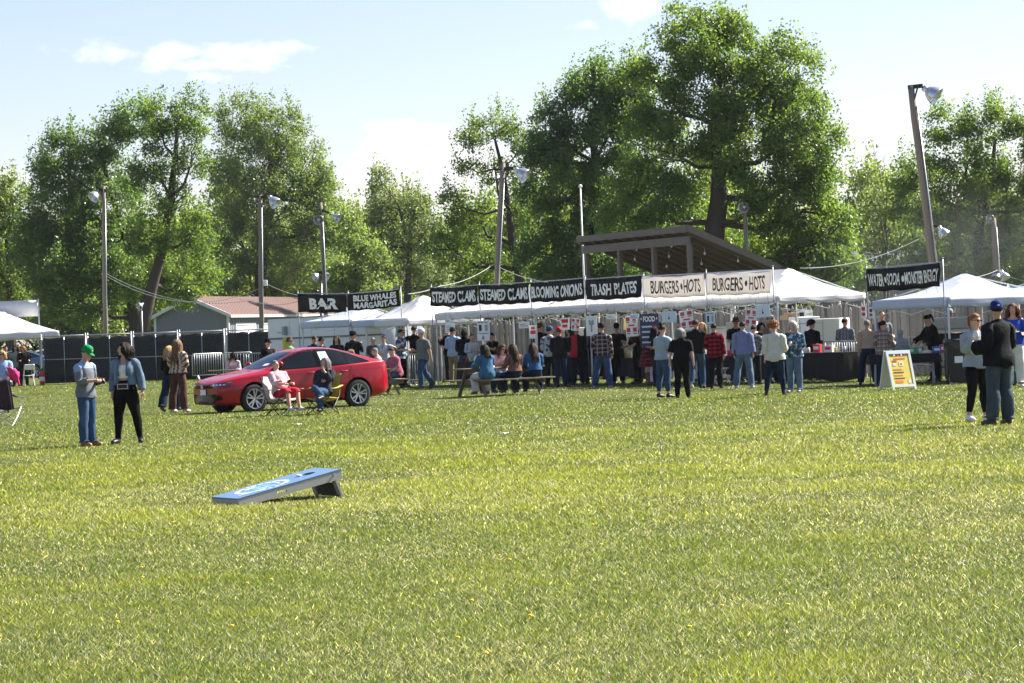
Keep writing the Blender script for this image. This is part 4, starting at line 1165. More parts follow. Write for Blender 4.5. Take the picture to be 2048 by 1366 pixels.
# barbecue grill
def grill():
    c = at(1905, 720, 70.5); c.z = 0
    root = thing('barbecue_grill', 'large steel barbecue grill with its lid closed before the fence', 'grill', c, R(-6))
    sm_ = mat('grill_lid', (.55, .53, .50), .35, .15, 5, metal=.5); dk = mat('grill_iron', (.025, .024, .024), .6, .3)
    mb = MB(); W_ = 1.35; prof = [(-.36, 1.22), (-.36, 1.30), (-.30, 1.46), (-.16, 1.60), (.06, 1.62), (.26, 1.56), (.34, 1.40), (.34, 1.22)]
    mb.loft([[Vector((x, y, z)) for y, z in prof] for x in (-W_ / 2, W_ / 2)]); o = mb.build('lid', sm_, root); autosmooth(o.data, 30)
    mb = MB(); mb.tube([(-.4, -.42, 1.33), (.4, -.42, 1.33)], .016, 6); mb.tube([(-.4, -.42, 1.33), (-.4, -.35, 1.33)], .012, 6); mb.tube([(.4, -.42, 1.33), (.4, -.35, 1.33)], .012, 6); mb.build('lid_handle', STEEL, o)
    mb = MB(); prof = [(-.36, 1.21), (-.3, .9), (.3, .9), (.34, 1.21)]
    mb.loft([[Vector((x, y, z)) for y, z in prof] for x in (-W_ / 2 + .01, W_ / 2 - .01)]); mb.build('firebox', dk, root)
    for x in (-.55, .55):
        for y in (-.24, .24): mb = MB(); mb.tube([(x, y, 0), (x, y, .95)], .025, 6); mb.build('leg', dk, root)
    for x in (-W_ / 2 - .22, W_ / 2 + .22): mb = MB(); mb.box((x, 0, 1.15), (.4, .5, .03)); mb.build('side_shelf', STEEL, root)
    mb = MB(); mb.box((0, 0, .35), (1.15, .5, .03)); mb.build('lower_shelf', dk, root)
grill()
# wheeled bins
def bin_(label, c, rz, bag):
    root = thing('wheeled_bin', label, 'bin', c, rz)
    bmt = mat('bin_navy', (.008, .013, .022), .45, .15)
    mb = MB(); r4 = lambda w_, d_, z: [Vector((x * w_ / 2, y * d_ / 2, z)) for x, y in ((-1, -1), (1, -1), (1, 1), (-1, 1))]
    mb.loft([r4(.46, .50, .06), r4(.60, .70, .98), r4(.66, .76, .98), r4(.66, .76, 1.04)]); bevel(mb.build('body', bmt, root), .02)
    for x in (-.31, .31): mb = MB(); mb.tube([(x - .03, .28, .12), (x + .03, .28, .12)], .12, 14); mb.build('wheel', BLACKM, root)
    mb = MB(); mb.tube([(-.25, .42, 1.0), (.25, .42, 1.0)], .018, 8); mb.build('handle', bmt, root)
    mb = MB()
    if bag:
        mb.grid(lambda u, v: Vector((.37 * math.cos(2 * PI * u) * (1 - .9 * max(0, v - .6) / .4), .42 * math.sin(2 * PI * u) * (1 - .9 * max(0, v - .6) / .4), .90 + .18 * min(1, v / .6) + .05 * math.sin(2 * PI * u * 5) * (1 - v))), 36, 5)
        mb.build('bin_liner', mat('bin_bag', (.01, .01, .011), .25, .3), root, True)
    else:
        mb.box((0, 0, 1.075), (.68, .78, .05), Matrix.Rotation(R(-4), 3, 'X')); bevel(mb.build('lid', bmt, root), .02)
    mb = MB(); mb.box((.0, -.335, .6), (.2, .006, .16), Matrix.Rotation(R(-6), 3, 'X')); mb.build('sticker', WHITEP, root)
c = at(1920, 745, 66.2); c.z = 0
bin_('navy wheeled bin with black liner under the water tent', c, R(-12), True)
c = at(1945, 745, 66.5); c.z = 0
bin_('navy wheeled bin with lid behind the sunglasses woman', c + Vector((.35, .25, 0)), R(8), False)
# folding sign
def aframe():
    root = thing('folding_sign', 'white folding sandwich board with yellow poster on the grass', 'sign', G(1796, 779), R(26))
    wf = mat('sign_plastic', (.66, .70, .68), .5, .06)
    for s_ in (-1, 1):
        rot = Matrix.Rotation(R(-15) * s_ * -1, 3, 'X')
        org = Vector((0, s_ * .27, 0))
        T_ = lambda x, z, y=0: org + rot @ Vector((x, y, z))
        mb = MB()
        for (x0, z0, x1, z1) in ((-.33, 0, -.27, .93), (.27, 0, .33, .93), (-.27, .06, .27, .12), (-.27, .85, .27, .93)):
            mb.box(T_((x0 + x1) / 2, (z0 + z1) / 2), (x1 - x0, .035, z1 - z0), rot)
        fr_ = mb.build('frame', wf, root)
        mb = MB(); mb.box(T_(0, .49), (.54, .018, .73), rot); bd_ = mb.build('panel', PYEL if s_ < 0 else wf, root)
        if s_ < 0:
            pm = {'navy': PNAVY, 'red': PRED, 'w': WHITEP, 'or': mat('poster_orange', (.75, .20, .03), .6)}
            def strip(x0, z0, x1, z1, m_): mb = MB(); mb.box(T_((x0 + x1) / 2, (z0 + z1) / 2, -.011 - .001 * random.random()), (x1 - x0, .004, z1 - z0), rot); mb.build('print', m_, bd_)
            strip(-.27, .80, .27, .85, pm['navy'])
            for k in range(5): strip(-.24 + .1 * k, .80, -.20 + .1 * k, .852, pm['w'] if k % 2 else pm['red'])
            strip(-.14, .725, .16, .755, pm['or']); strip(-.2, .66, -.08, .70, pm['red']); strip(-.03, .56, .08, .66, pm['w']); strip(-.2, .57, -.12, .63, pm['w']); strip(.0, .58, .05, .63, pm['red'])
            for k in range(4): strip(-.22, .47 - .07 * k, .02 + .04 * (k % 2), .492 - .07 * k, pm['or'] if k % 2 == 0 else pm['navy'])
            strip(-.20, .16, .0, .22, pm['or']); strip(.14, .15, .22, .22, pm['w'])
aframe()

# white refrigerated trailer behind the bar
def trailer():
    a, b = gx(541, 109), gx(768, 103.5); d = b - a; L = d.length
    root = thing('refrigerated_trailer', 'white panelled refrigerated trailer behind the bar queue', 'trailer', a, math.atan2(d.y, d.x))
    wm = mat('trailer_white', (.66, .69, .71), .45, .07, 2)
    k = 5
    for i in range(k):
        for (z0, z1) in ((.45, 1.62), (1.68, 2.42)):
            mb = MB(); mb.box((L * (i + .5) / k, 0, (z0 + z1) / 2), (L / k - .02, .08, z1 - z0)); bevel(mb.build('panel', wm, root), .008)
    mb = MB(); mb.box((L / 2, 1.0, 1.45), (L - .04, 1.9, 1.95)); mb.build('body', wm, root)
    mb = MB(); mb.box((L / 2, -.05, 1.65), (L, .05, .06)); mb.box((L / 2, -.03, 2.45), (L, .1, .05)); mb.build('trim', mat('trailer_trim', (.12, .13, .14), .5), root)
    for x in (L * .3, L * .42): mb = MB(); mb.tube([(x, -.05, .33), (x, .2, .33)], .33, 16); mb.build('wheel', BLACKM, root)
    mb = MB(); mb.box((L * .36, .5, .4), (L * .8, .9, .1)); mb.build('chassis', BLACKM, root)
    mb = MB(); mb.box((L * .17, -.12, 1.95), (.17, .14, .34)); mb.tube([(L * .17, -.1, 1.85), (L * .1, -.1, 1.9)], .015, 5); mb.build('latch_box', PGREY, root)
trailer()
g = gx(573, 107); mb = MB(); mb.tube([(0, 0, 0), (0, 0, 1.62)], .10, 14); mb.ell((0, 0, 1.62), (.10, .10, .09), 14, 6); 
tag(mb.build('bollard', mat('bollard_yellow', (.72, .47, .03), .5, .1), None, True, g), 'yellow bollard in front of the white trailer', 'bollard')

# crowd-control barriers
def barrier(label, a, b):
    d = b - a; L = math.hypot(d.x, d.y)
    root = thing('crowd_barrier', label, 'barrier', a, math.atan2(d.y, d.x), 'steel crowd barriers')
    mb = MB(); H = 1.08; r = .05
    mb.tube([(0, 0, .22), (0, 0, H - .1), (.03, 0, H - .03), (.1, 0, H), (L - .1, 0, H), (L - .03, 0, H - .03), (L, 0, H - .1), (L, 0, .22), (0, 0, .22)], .021, 7); mb.build('frame', STEEL, root, True)
    n_ = int(L / .115); bar = MB(); bar.tube([(0, 0, .22), (0, 0, H)], .0085, 5); me = bar.mesh('bar', STEEL, True)
    for i in range(1, n_): link('bar', me, root, (L * i / n_, 0, 0))
    for x in (.25, L - .25):
        mb = MB(); mb.tube([(x, -.28, .01), (x, -.1, .06), (x, 0, .22), (x, .1, .06), (x, .28, .01)], .016, 6); mb.build('foot', STEEL, root)
for k, (a, b, lb) in enumerate([((386, 110), (447, 111), 'leftmost crowd barrier behind the black capped seated woman'), ((448, 111.5), (506, 112), 'second crowd barrier behind the seated woman in white'), ((490, 109), (545, 108), 'crowd barrier behind the windscreen of the red car'),
                                ((818, 92), (868, 91), 'crowd barrier behind the walking man in grey shirt')]):
    barrier(lb, gx(*a), gx(*b))
barrier('crowd barrier behind the goods on the right end table', L3(19.6, 1.2), L3(22.6, 1.0))

# cornhole board
def cornhole():
    rc = Vector((.0, 0, 0))
    ang = math.atan2(.53, .85)                     # long axis turned away to the right
    # local x: long axis (low end at 0), local y: width to the back
    org = G(476, 1012)
    root = thing('cornhole_board', 'blue cornhole board with white emblem lying tilted on the lawn', 'game board', org, ang)
    tilt = math.asin(.23 / 1.22); rot = Matrix.Rotation(-tilt, 3, 'Y')
    T_ = lambda x, y, z: rot @ Vector((x, y, z)) + Vector((0, 0, .075))
    bl = mat('board_blue', (.10, .18, .30), .38, .12, 5); gw = mat('board_side', (.40, .39, .36), .7, .12, 6); 
    L_, W_, hr, hc = 1.22, .61, .076, (.99, .305)
    k = 32; mb = MB()
    ring = [(hc[0] + hr * math.cos(2 * PI * j / k), hc[1] + hr * math.sin(2 * PI * j / k)) for j in range(k)]
    outer = []
    for j in range(k):
        a = 2 * PI * j / k; cx, cy = math.cos(a), math.sin(a)
        tx = ((L_ - hc[0]) / cx if cx > 1e-6 else (-hc[0] / cx if cx < -1e-6 else 1e9)); ty = ((W_ - hc[1]) / cy if cy > 1e-6 else (-hc[1] / cy if cy < -1e-6 else 1e9))
        t_ = min(tx, ty); outer.append((hc[0] + t_ * cx, hc[1] + t_ * cy))
    for c_ in ((0, 0), (L_, 0), (L_, W_), (0, W_)):
        j = min(range(k), key=lambda q_: (outer[q_][0] - c_[0]) ** 2 + (outer[q_][1] - c_[1]) ** 2); outer[j] = c_
    vs = [T_(x, y, .0) for x, y in ring] + [T_(x, y, .0) for x, y in outer] + [T_(x, y, -.014) for x, y in ring] + [T_(x, y, -.014) for x, y in outer]
    fs = []
    for j in range(k):
        j2 = (j + 1) % k
        fs += [(j, k + j, k + j2, j2), (2 * k + j, 2 * k + j2, 3 * k + j2, 3 * k + j), (j, j2, 2 * k + j2, 2 * k + j), (k + j, 3 * k + j, 3 * k + j2, k + j2)]
    mb.add(vs, fs); mb.build('playing_surface', bl, root)
    # frame
    for y in (.012, W_ - .012):
        mb = MB()
        if y < .1:   # near side rail with a hand slot
            for (x0, x1, z0, z1) in ((.0, .44, -.10, -.015), (.56, L_, -.10, -.015), (.44, .56, -.045, -.015), (.44, .56, -.10, -.075)):
                mb.box(T_((x0 + x1) / 2, y, (z0 + z1) / 2), (x1 - x0, .02, z1 - z0), rot)
        else: mb.box(T_(L_ / 2, y, -.058), (L_, .02, .085), rot)
        mb.build('side_rail', gw, root)
    for x in (.01, L_ - .01): mb = MB(); mb.box(T_(x, W_ / 2, -.058), (.02, W_ - .045, .085), rot); mb.build('end_rail', gw, root)
    for y in (.045, W_ - .045):
        mb = MB(); p0 = T_(1.13, y, -.04); mb.bar(p0, Vector((p0.x + .10, y, 0)), .022, .085, 0, (0, 1, 0)); mb.build('leg', gw, root)
    mb = MB(); p0 = T_(1.13, W_ / 2, -.04); mb.bar((p0.x + .085, .06, .09), (p0.x + .085, W_ - .06, .09), .02, .14); mb.build('leg_brace', mat('brace_dark', (.10, .085, .065), .8), root)
    mb = MB(); mb.tube([T_(1.13, -.006, -.04), T_(1.13, .02, -.04)], .012, 8); mb.build('bolt', STEEL, root)
    # emblem: ring of strokes, swoosh and teal centre
    wi = mat('emblem_white', (.46, .52, .58), .5, .06); te = mat('emblem_teal', (.14, .34, .42), .5, .1)
    rd = random.Random(5); c_ = (.44, .305)
    def patch(pts, m_, nm='emblem', dz=.002): mb = MB(); n_ = len(pts); mb.add([T_(x, y, dz) for x, y in pts] + [T_(x, y, .0003) for x, y in pts], [tuple(range(n_))] + [(i, (i + 1) % n_, n_ + (i + 1) % n_, n_ + i) for i in range(n_)]); return mb.build(nm, m_, root)
    def arc(r0, r1, a0, a1, m_, dz=.002):
        n_ = 8; patch([(c_[0] + r0 * math.cos(a0 + (a1 - a0) * i / n_) * 1.3, c_[1] + r0 * math.sin(a0 + (a1 - a0) * i / n_)) for i in range(n_ + 1)] + [(c_[0] + r1 * math.cos(a0 + (a1 - a0) * i / n_) * 1.3, c_[1] + r1 * math.sin(a0 + (a1 - a0) * i / n_)) for i in range(n_, -1, -1)], m_, 'emblem', dz)
    for i in range(22):
        a = 2 * PI * i / 22; arc(.19, .235, a, a + .17 + .06 * rd.random(), wi)
    arc(.03, .10, .3, 2.9, te, .0025); arc(.06, .13, 3.3, 5.6, te, .0022); arc(.13, .15, -.6, .9, wi, .003); arc(.12, .15, 1.6, 2.7, wi, .0027); arc(.05, .07, 3.6, 5.2, wi, .0032)
    patch([(.08, .14), (.3, .1), (.42, .16), (.26, .15), (.1, .17)], wi, 'emblem', .0036)
    mb = MB(); mb.ell(T_(.88, .305, .012), (.035, .02, .012), 10, 6); tag(link('bean_bag', mb.mesh('bean_bag', mat('bag_pale', (.65, .66, .72), .8), True), None, root.matrix_basis @ Vector((0, 0, 0))), 'pale bean bag lying at the hole of the cornhole board', 'bean bag').rotation_euler = (0, 0, ang)
cornhole()

# picnic tables
PWOOD = mat('picnic_wood', (.16, .135, .105), .85, .3, 4, bump=.4, bscale=25, stretch=(.2, 1, 1), rnd=.15)
def picnic(label, c, rz, L_):
    root = thing('picnic_table', label, 'picnic table', c, rz)
    for i in range(5): mb = MB(); mb.box((0, -.29 + .145 * i, .74), (L_, .135, .04)); bevel(mb.build('table_plank', PWOOD, root), .006)
    for s_ in (-1, 1):
        for k in range(2): mb = MB(); mb.box((0, s_ * (.62 + .14 * k), .44), (L_, .13, .04)); bevel(mb.build('bench_plank', PWOOD, root), .006)
    for x in (-L_ / 2 + .35, L_ / 2 - .35):
        for s_ in (-1, 1): mb = MB(); mb.bar((x, s_ * .26, .72), (x, s_ * .62, 0), .09, .045, 0, (0, 1, 0)); mb.build('leg', PWOOD, root)
        mb = MB(); mb.box((x + .045, 0, .37), (.04, 1.5, .10)); mb.build('bench_support', PWOOD, root)
        mb = MB(); mb.box((x + .045, 0, .66), (.04, .7, .12)); mb.build('top_support', PWOOD, root)
PTX = G(1000, 794); PTC = Vector((PTX.x, 73.3, 0))
picnic('long wooden picnic table with young women seated at it', PTC, R(36), 2.5)
PT2 = Vector((at(745, 770, 80).x, 80.2, 0)); picnic('wooden picnic table mostly hidden behind the red car boot', PT2, R(-75), 2.2)
PT3 = gx(478, 92); picnic('wooden picnic table behind the red car bonnet', PT3, R(5), 2.0)

# camp chairs
def camp_chair(label, c, rz, fab, frame, fabname, small=1.0):
    root = thing('camp_chair', label, 'camp chair', c, rz, None, small)
    fm = mat('chair_frame_' + frame, {'black': (.03, .03, .03), 'silver': (.55, .56, .57)}[frame], .35, .1, metal=.4)
    f = mat('chair_fabric_' + fabname, fab, .8, .35, 8, bump=.3, bscale=30)
    W_ = .30; mb = MB()
    for s_ in (-1, 1):
        for pts in ([(s_ * W_, -.27, 0), (-s_ * .0, -.30, .2), (-s_ * W_, -.27, .40)], [(s_ * W_, .27, 0), (0, .29, .2), (-s_ * W_, .25, .42)], [(s_ * W_, -.27, 0), (s_ * (W_ + .02), 0, .22), (s_ * W_, .27, .42)], [(s_ * W_, .27, 0), (s_ * (W_ + .02), 0, .2), (s_ * W_, -.27, .40)]):
            mb = MB(); mb.tube(pts, .011, 6); mb.build('leg', fm, root)
        mb = MB(); mb.tube([(s_ * W_, .25, .40), (s_ * (W_ + .03), .40, .92)], .011, 6); mb.build('back_post', fm, root)
        mb = MB(); mb.tube([(s_ * W_, -.27, .38), (s_ * (W_ + .02), -.29, .62)], .011, 6); mb.build('arm_post', fm, root)
        mb = MB(); mb.grid(lambda u, v: Vector((s_ * (W_ + .05) + (v - .5) * .09, -.32 + .66 * u, .62 + .05 * u - .03 * math.sin(PI * u))), 8, 2); o = mb.build('armrest', f, root, True); solid(o, .012)
    mb = MB(); mb.grid(lambda u, v: Vector(((u - .5) * .60, -.29 + .56 * v, .41 - .07 * math.sin(PI * u) - .04 * v)), 10, 8); o = mb.build('seat', f, root, True); solid(o, .012)
    mb = MB(); mb.grid(lambda u, v: Vector(((u - .5) * .64, .25 + .15 * v + .06 * math.sin(PI * u), .38 + .56 * v - .02 * math.sin(PI * u))), 10, 8); o = mb.build('backrest', f, root, True); solid(o, .012)
    return root
CH1 = G(566, 831); CH2 = G(646, 829); CH3 = G(8, 852)
camp_chair('camp chair with grey white fabric under the woman in pink', CH1, R(42), (.45, .42, .42), 'black', 'grey', .95)
camp_chair('camp chair with yellow camouflage fabric under the woman in navy', CH2, R(-22), (.40, .32, .06), 'black', 'camo', .95)
ch3 = camp_chair('empty camp chair with dark jacket over its back at left edge', CH3, R(168), (.05, .06, .08), 'silver', 'navy', 1.05)
mb = MB()
mb.grid(lambda u, v: Vector(((u - .5) * .74, .30 + .17 * math.sin(PI * min(1, v * 1.1)) * .2 + .16 * (1 - abs(2 * v - 1)) + (.12 if v > .5 else 0), .36 + .68 * (1 - abs(2 * v - 1)) ** .8 + .02 * math.sin(u * 22))), 18, 12)
o = mb.build('jacket', mat('jacket_plum', (.030, .016, .028), .85, .4, 6, bump=.6, bscale=12), None, True); solid(o, .02)
tag(o, 'dark plum jacket draped over the empty camp chair', 'jacket'); o.location = CH3; o.rotation_euler = (0, 0, R(168)); o.scale = (1.05,) * 3
# white folding chair
g = gx(58, 114.5); root = thing('folding_chair', 'white plastic folding chair under the left tent', 'folding chair', g, R(200))
cw = mat('chair_white', (.70, .70, .68), .45, .06)
mb = MB(); mb.grid(lambda u, v: Vector(((u - .5) * .42, (v - .5) * .40, .45 - .02 * math.sin(PI * u))), 6, 5); solid(mb.build('seat', cw, root, True), .025)
mb = MB(); mb.grid(lambda u, v: Vector(((u - .5) * .42, .24 + .06 * v - .03 * math.sin(PI * u), .68 + .22 * v)), 6, 4); solid(mb.build('backrest', cw, root, True), .025)
for s_ in (-1, 1):
    mb = MB(); mb.tube([(s_ * .22, -.24, 0), (s_ * .22, .12, .47), (s_ * .21, .30, .88)], .014, 6); mb.build('leg', cw, root); mb = MB(); mb.tube([(s_ * .20, .26, 0), (s_ * .20, -.14, .45)], .014, 6); mb.build('leg', cw, root)
# second folding chair seen under the tables
for (px, D, lb) in ((1438, 76.5, 'white folding chair under the burgers tent'), (1850, 69.3, 'white folding chair under the drinks table')):
    o = copy_tree(root); o.location = gx(px, D); o.rotation_euler = (0, 0, R(30)); o['label'] = lb
# fire extinguisher
g = gx(88, 116.2) + Vector((0, -.4, 0)); root = thing('fire_extinguisher', 'red fire extinguisher at the foot of the left tent pole', 'extinguisher', g, 0, None, 1.25)
rm_ = mat('extinguisher_red', (.55, .02, .015), .35, .08)
mb = MB(); mb.lathe([(0, 0), (.085, 0), (.09, .03), (.09, .38), (.06, .45), (.025, .47), (.025, .50), (0, .5)], 16); mb.build('cylinder', rm_, root, True)
mb = MB(); mb.box((0, 0, .52), (.05, .05, .06)); mb.bar((0, 0, .55), (.12, 0, .60), .02, .015); mb.bar((0, 0, .53), (.12, 0, .53), .02, .015); mb.build('valve', BLACKM, root)
mb = MB(); mb.tube([(-.02, 0, .53), (-.11, 0, .45), (-.12, 0, .2)], .014, 6); mb.build('hose', BLACKM, root); mb = MB(); mb.lathe([(.0915, .14), (.0915, .28)], 16); mb.build('label_band', WHITEP, root)

# ================================================================== PEOPLE
# one body is modelled once (arms out, facing -y, 1.75 m), then shaped, posed and dressed for each person
ARM_A = R(42)
AD = Vector((math.cos(ARM_A), 0, -math.sin(ARM_A)))
SH = Vector((.178, .012, 1.415)); EL = SH + AD * .285; WR = EL + AD * .25; HE_ = WR + AD * .085; FT = HE_ + AD * .085
HIP = Vector((.092, .0, .915)); KN = Vector((.098, -.008, .495)); AN = Vector((.10, .018, .085)); TO = Vector((.115, -.155, .03))
BONES = [('pelvis', Vector((0, 0, .90)), Vector((0, 0, 1.03)), .15), ('spine', Vector((0, 0, 1.03)), Vector((0, .01, 1.20)), .14), ('chest', Vector((0, .01, 1.20)), Vector((0, .01, 1.44)), .15),
         ('neck', Vector((0, .01, 1.46)), Vector((0, 0, 1.56)), .055), ('head', Vector((0, -.01, 1.60)), Vector((0, -.01, 1.72)), .095)]
for s_, sn in ((1, 'L'), (-1, 'R')):
    f = lambda v: Vector((v.x * s_, v.y, v.z))
    BONES += [('ua' + sn, f(SH), f(EL), .05), ('fa' + sn, f(EL), f(WR), .04), ('hand' + sn, f(WR), f(FT), .04),
              ('th' + sn, f(HIP), f(KN), .085), ('sh' + sn, f(KN), f(AN), .055), ('ft' + sn, f(AN), f(TO), .05)]
BI = {b[0]: i for i, b in enumerate(BONES)}
def seg_dist(P, a, b):
    a, b = np.array(a), np.array(b); d = b - a
    t_ = np.clip(((P - a) @ d) / (d @ d), 0, 1)
    return np.linalg.norm(P - (a + t_[:, None] * d), axis=1)
def weights(P):
    Wt = np.zeros((len(P), len(BONES)))
    for i, (nm, a, b, r) in enumerate(BONES):
        dd = seg_dist(P, a, b) / r
        wv = np.exp(-2.6 * dd)
        if nm[-1] == 'L': wv = wv * (P[:, 0] > -.004)
        if nm[-1] == 'R': wv = wv * (P[:, 0] < .004)
        if nm[:2] in ('ua', 'fa', 'ha'): wv = wv * np.clip((np.abs(P[:, 0]) - .10) / .07, 0, 1)
        if nm[:2] in ('th',): wv = wv * np.clip((1.00 - P[:, 2]) / .12, 0, 1)
        if nm[:2] in ('sh', 'ft'): wv = wv * (P[:, 2] < .66)
        if nm in ('head',): wv = wv * np.clip((P[:, 2] - 1.52) / .04, 0, 1)
        if nm in ('neck',): wv = wv * np.clip((P[:, 2] - 1.44) / .03, 0, 1)
        if nm in ('pelvis', 'spine', 'chest'): wv = wv * np.clip((P[:, 2] - .80) / .08, 0, 1) * np.clip((.36 - np.abs(P[:, 0])) / .12, 0, 1) * np.clip((1.56 - P[:, 2]) / .06, 0, 1)
        Wt[:, i] = wv + 1e-12
    hd = P[:, 2] > 1.575
    Wt[hd] = 1e-12; Wt[hd, BI['head']] = 1
    return Wt / Wt.sum(1)[:, None]

def body_template():
    mb = MB()
    def ring(z, rx, ry, cy=0, n=24, p=2.4):
        o = []
        for j in range(n):
            a = 2 * PI * j / n; c, s = math.cos(a), math.sin(a)
            o.append(Vector((rx * abs(c) ** (2 / p) * (1 if c >= 0 else -1), cy + ry * abs(s) ** (2 / p) * (1 if s >= 0 else -1), z)))
        return o
    mb.loft([ring(.80, .06, .06), ring(.84, .135, .095), ring(.90, .168, .118, .008), ring(.96, .168, .118, .01), ring(1.03, .152, .105, .005), ring(1.10, .143, .10, 0), ring(1.18, .150, .105, .0), ring(1.27, .165, .115, 0),
             ring(1.34, .172, .112, .005), ring(1.40, .170, .095, .012), ring(1.445, .13, .078, .015), ring(1.475, .075, .06, .012), ring(1.50, .058, .058, .01)])
    mb.tube([(0, .012, 1.45), (0, .008, 1.50), (0, .0, 1.58)], [.064, .056, .055], 16)
    mb.ell((0, .002, 1.655), (.076, .096, .105), 24, 18)
    mb.ell((0, -.030, 1.585), (.058, .062, .060), 20, 12)
    mb.ell((0, -.052, 1.625), (.060, .045, .06), 16, 12)
    mb.ell((0, -.104, 1.622), (.012, .016, .020), 10, 8); mb.ell((0, -.098, 1.640), (.009, .014, .022), 10, 8)     # nose
    mb.ell((0, -.083, 1.665), (.05, .014, .012), 14, 8)                                                             # brow
    mb.ell((0, -.088, 1.553), (.024, .016, .015), 12, 8)                                                            # chin
    for s in (-1, 1):
        f = lambda v: (v[0] * s, v[1], v[2])
        mb.ell(f((.078, .008, 1.637)), (.009, .020, .032), 10, 10)
        mb.tube([f(v) for v in ((.10, .01, 1.40), (.172, .012, 1.405), EL * .12 + SH * .88, SH.lerp(EL, .45), EL, EL.lerp(WR, .3), EL.lerp(WR, .8), WR)], [.05, .056, .056, .048, .041, .043, .031, .027], 14)
        mb.tube([f(v) for v in (WR - AD * .01, WR + AD * .03, WR + AD * .075, WR + AD * .09)], [.027, .034, .038, .030], 12, flat=.55, up=(0, 1, 0))
        # fingers: four of different length, bent, and a thumb from the side of the palm
        dn = Vector((-math.sin(ARM_A), 0, -math.cos(ARM_A)))          # palm side
        for k, (yo, ln) in enumerate(((-.028, .072), (-.0095, .082), (.0095, .076), (.028, .06))):
            b0 = WR + AD * .078 + Vector((0, yo, 0)); b1 = b0 + AD * ln * .5 + dn * .008; b2 = b1 + AD * ln * .38 + dn * .022
            mb.tube([f(b0), f(b1), f(b2)], [.0095, .009, .0075], 8)
        t0 = WR + AD * .02 + Vector((0, -.025, 0)); mb.tube([f(t0), f(t0 + AD * .03 + Vector((0, -.028, 0)) + dn * .006), f(t0 + AD * .062 + Vector((0, -.034, 0)) + dn * .018)], [.013, .011, .009], 8)
        mb.tube([f(v) for v in ((.075, .005, .93), HIP * .75 + KN * .25, HIP.lerp(KN, .5), HIP.lerp(KN, .85), KN, KN.lerp(AN, .28) + Vector((0, .018, 0)), KN.lerp(AN, .6) + Vector((0, .008, 0)), KN.lerp(AN, .9), AN)],
                [.098, .094, .083, .066, .058, .060, .048, .037, .038], 16)
        mb.tube([f(v) for v in ((.102, .05, .045), (.103, .02, .05), (.108, -.06, .04), (.114, -.12, .03), (.117, -.165, .025))], [.036, .042, .042, .040, .028], 12, flat=.8)
        mb.ell(f((.101, .035, .05)), (.035, .042, .05), 12, 8)
    me = mb.mesh('body_template', BLACKM)
    ob = link('body_template', me)
    md = ob.modifiers.new('r', 'REMESH'); md.mode = 'VOXEL'; md.voxel_size = .0078
    md = ob.modifiers.new('s', 'SMOOTH'); md.factor = .5; md.iterations = 3
    md = ob.modifiers.new('d', 'DECIMATE'); md.ratio = .065
    dg = bpy.context.evaluated_depsgraph_get()
    m2 = bpy.data.meshes.new_from_object(ob.evaluated_get(dg))
    bpy.data.objects.remove(ob); bpy.data.meshes.remove(me)
    bm = bmesh.new(); bm.from_mesh(m2); bpy.data.meshes.remove(m2)
    bmesh.ops.triangulate(bm, faces=bm.faces[:])
    bmesh.ops.recalc_face_normals(bm, faces=bm.faces[:])
    return bm
BODY = body_template()
def bm_arrays(bm):
    bm.verts.index_update(); bm.normal_update()
    P = np.array([v.co[:] for v in bm.verts]); N = np.array([v.normal[:] for v in bm.verts]); F = [[v.index for v in f.verts] for f in bm.faces]
    return P, N, F
def cut(bm, co, no, sel=None):
    g = bm.verts[:] + bm.edges[:] + bm.faces[:] if sel is None else None
    if sel is not None:
        fs = [f for f in bm.faces if sel(f.calc_center_median())]
        es = list({e for f in fs for e in f.edges}); vs = list({v for f in fs for v in f.verts}); g = vs + es + fs
    bmesh.ops.bisect_plane(bm, geom=g, plane_co=co, plane_no=no, dist=1e-5, clear_outer=False, clear_inner=False)
def strip(bm, drop):
    fs = [f for f in bm.faces if drop(f.calc_center_median())]
    bmesh.ops.delete(bm, geom=fs, context='FACES')
def arm_t(c):       # distance along the arm from the shoulder
    p = Vector((abs(c.x), c.y, c.z)); return (p - SH).dot(AD)
def garment(kind):
    """(points, normals, faces) of a garment cut cleanly out of the body surface, in the rest pose"""
    bm = BODY.copy()
    nm, par = kind[0], kind[1:]
    isarm = lambda c: abs(c.x) > .19 and c.z > .7
    if nm == 'top':
        hem, slv, neck = par
        cut(bm, (0, 0, hem), (0, 0, 1), lambda c: not isarm(c)); strip(bm, lambda c: c.z < hem and not isarm(c))
        cut(bm, (0, -.02, neck), (0, -.45, 1)); strip(bm, lambda c: (c - Vector((0, -.02, neck))).dot(Vector((0, -.45, 1))) > 0 and abs(c.x) < .25)
        for s in (-1, 1):
            co = SH + AD * slv; cut(bm, (co.x * s, co.y, co.z), (AD.x * s, AD.y, AD.z), lambda c: isarm(c) and c.x * s > 0)
        strip(bm, lambda c: isarm(c) and arm_t(c) > slv)
    elif nm == 'pants':
        waist, hem = par
        strip(bm, lambda c: isarm(c) and abs(c.x) > .24)
        cut(bm, (0, 0, waist), (0, 0, 1)); strip(bm, lambda c: c.z > waist)
        cut(bm, (0, 0, hem), (0, 0, 1)); strip(bm, lambda c: c.z < hem)
    elif nm == 'shoes':
        top, sd = par
        strip(bm, lambda c: c.z > .8 or c.x * sd < 0); cut(bm, (0, 0, top), (0, 0, 1)); strip(bm, lambda c: c.z > top)
    elif nm == 'head':
        z, = par
        strip(bm, lambda c: abs(c.x) > .25); cut(bm, (0, 0, z), (0, .5, 1)); strip(bm, lambda c: (c - Vector((0, 0, z))).dot(Vector((0, .5, 1))) < 0)
    A = bm_arrays(bm); bm.free()
    return A
GCACHE = {}
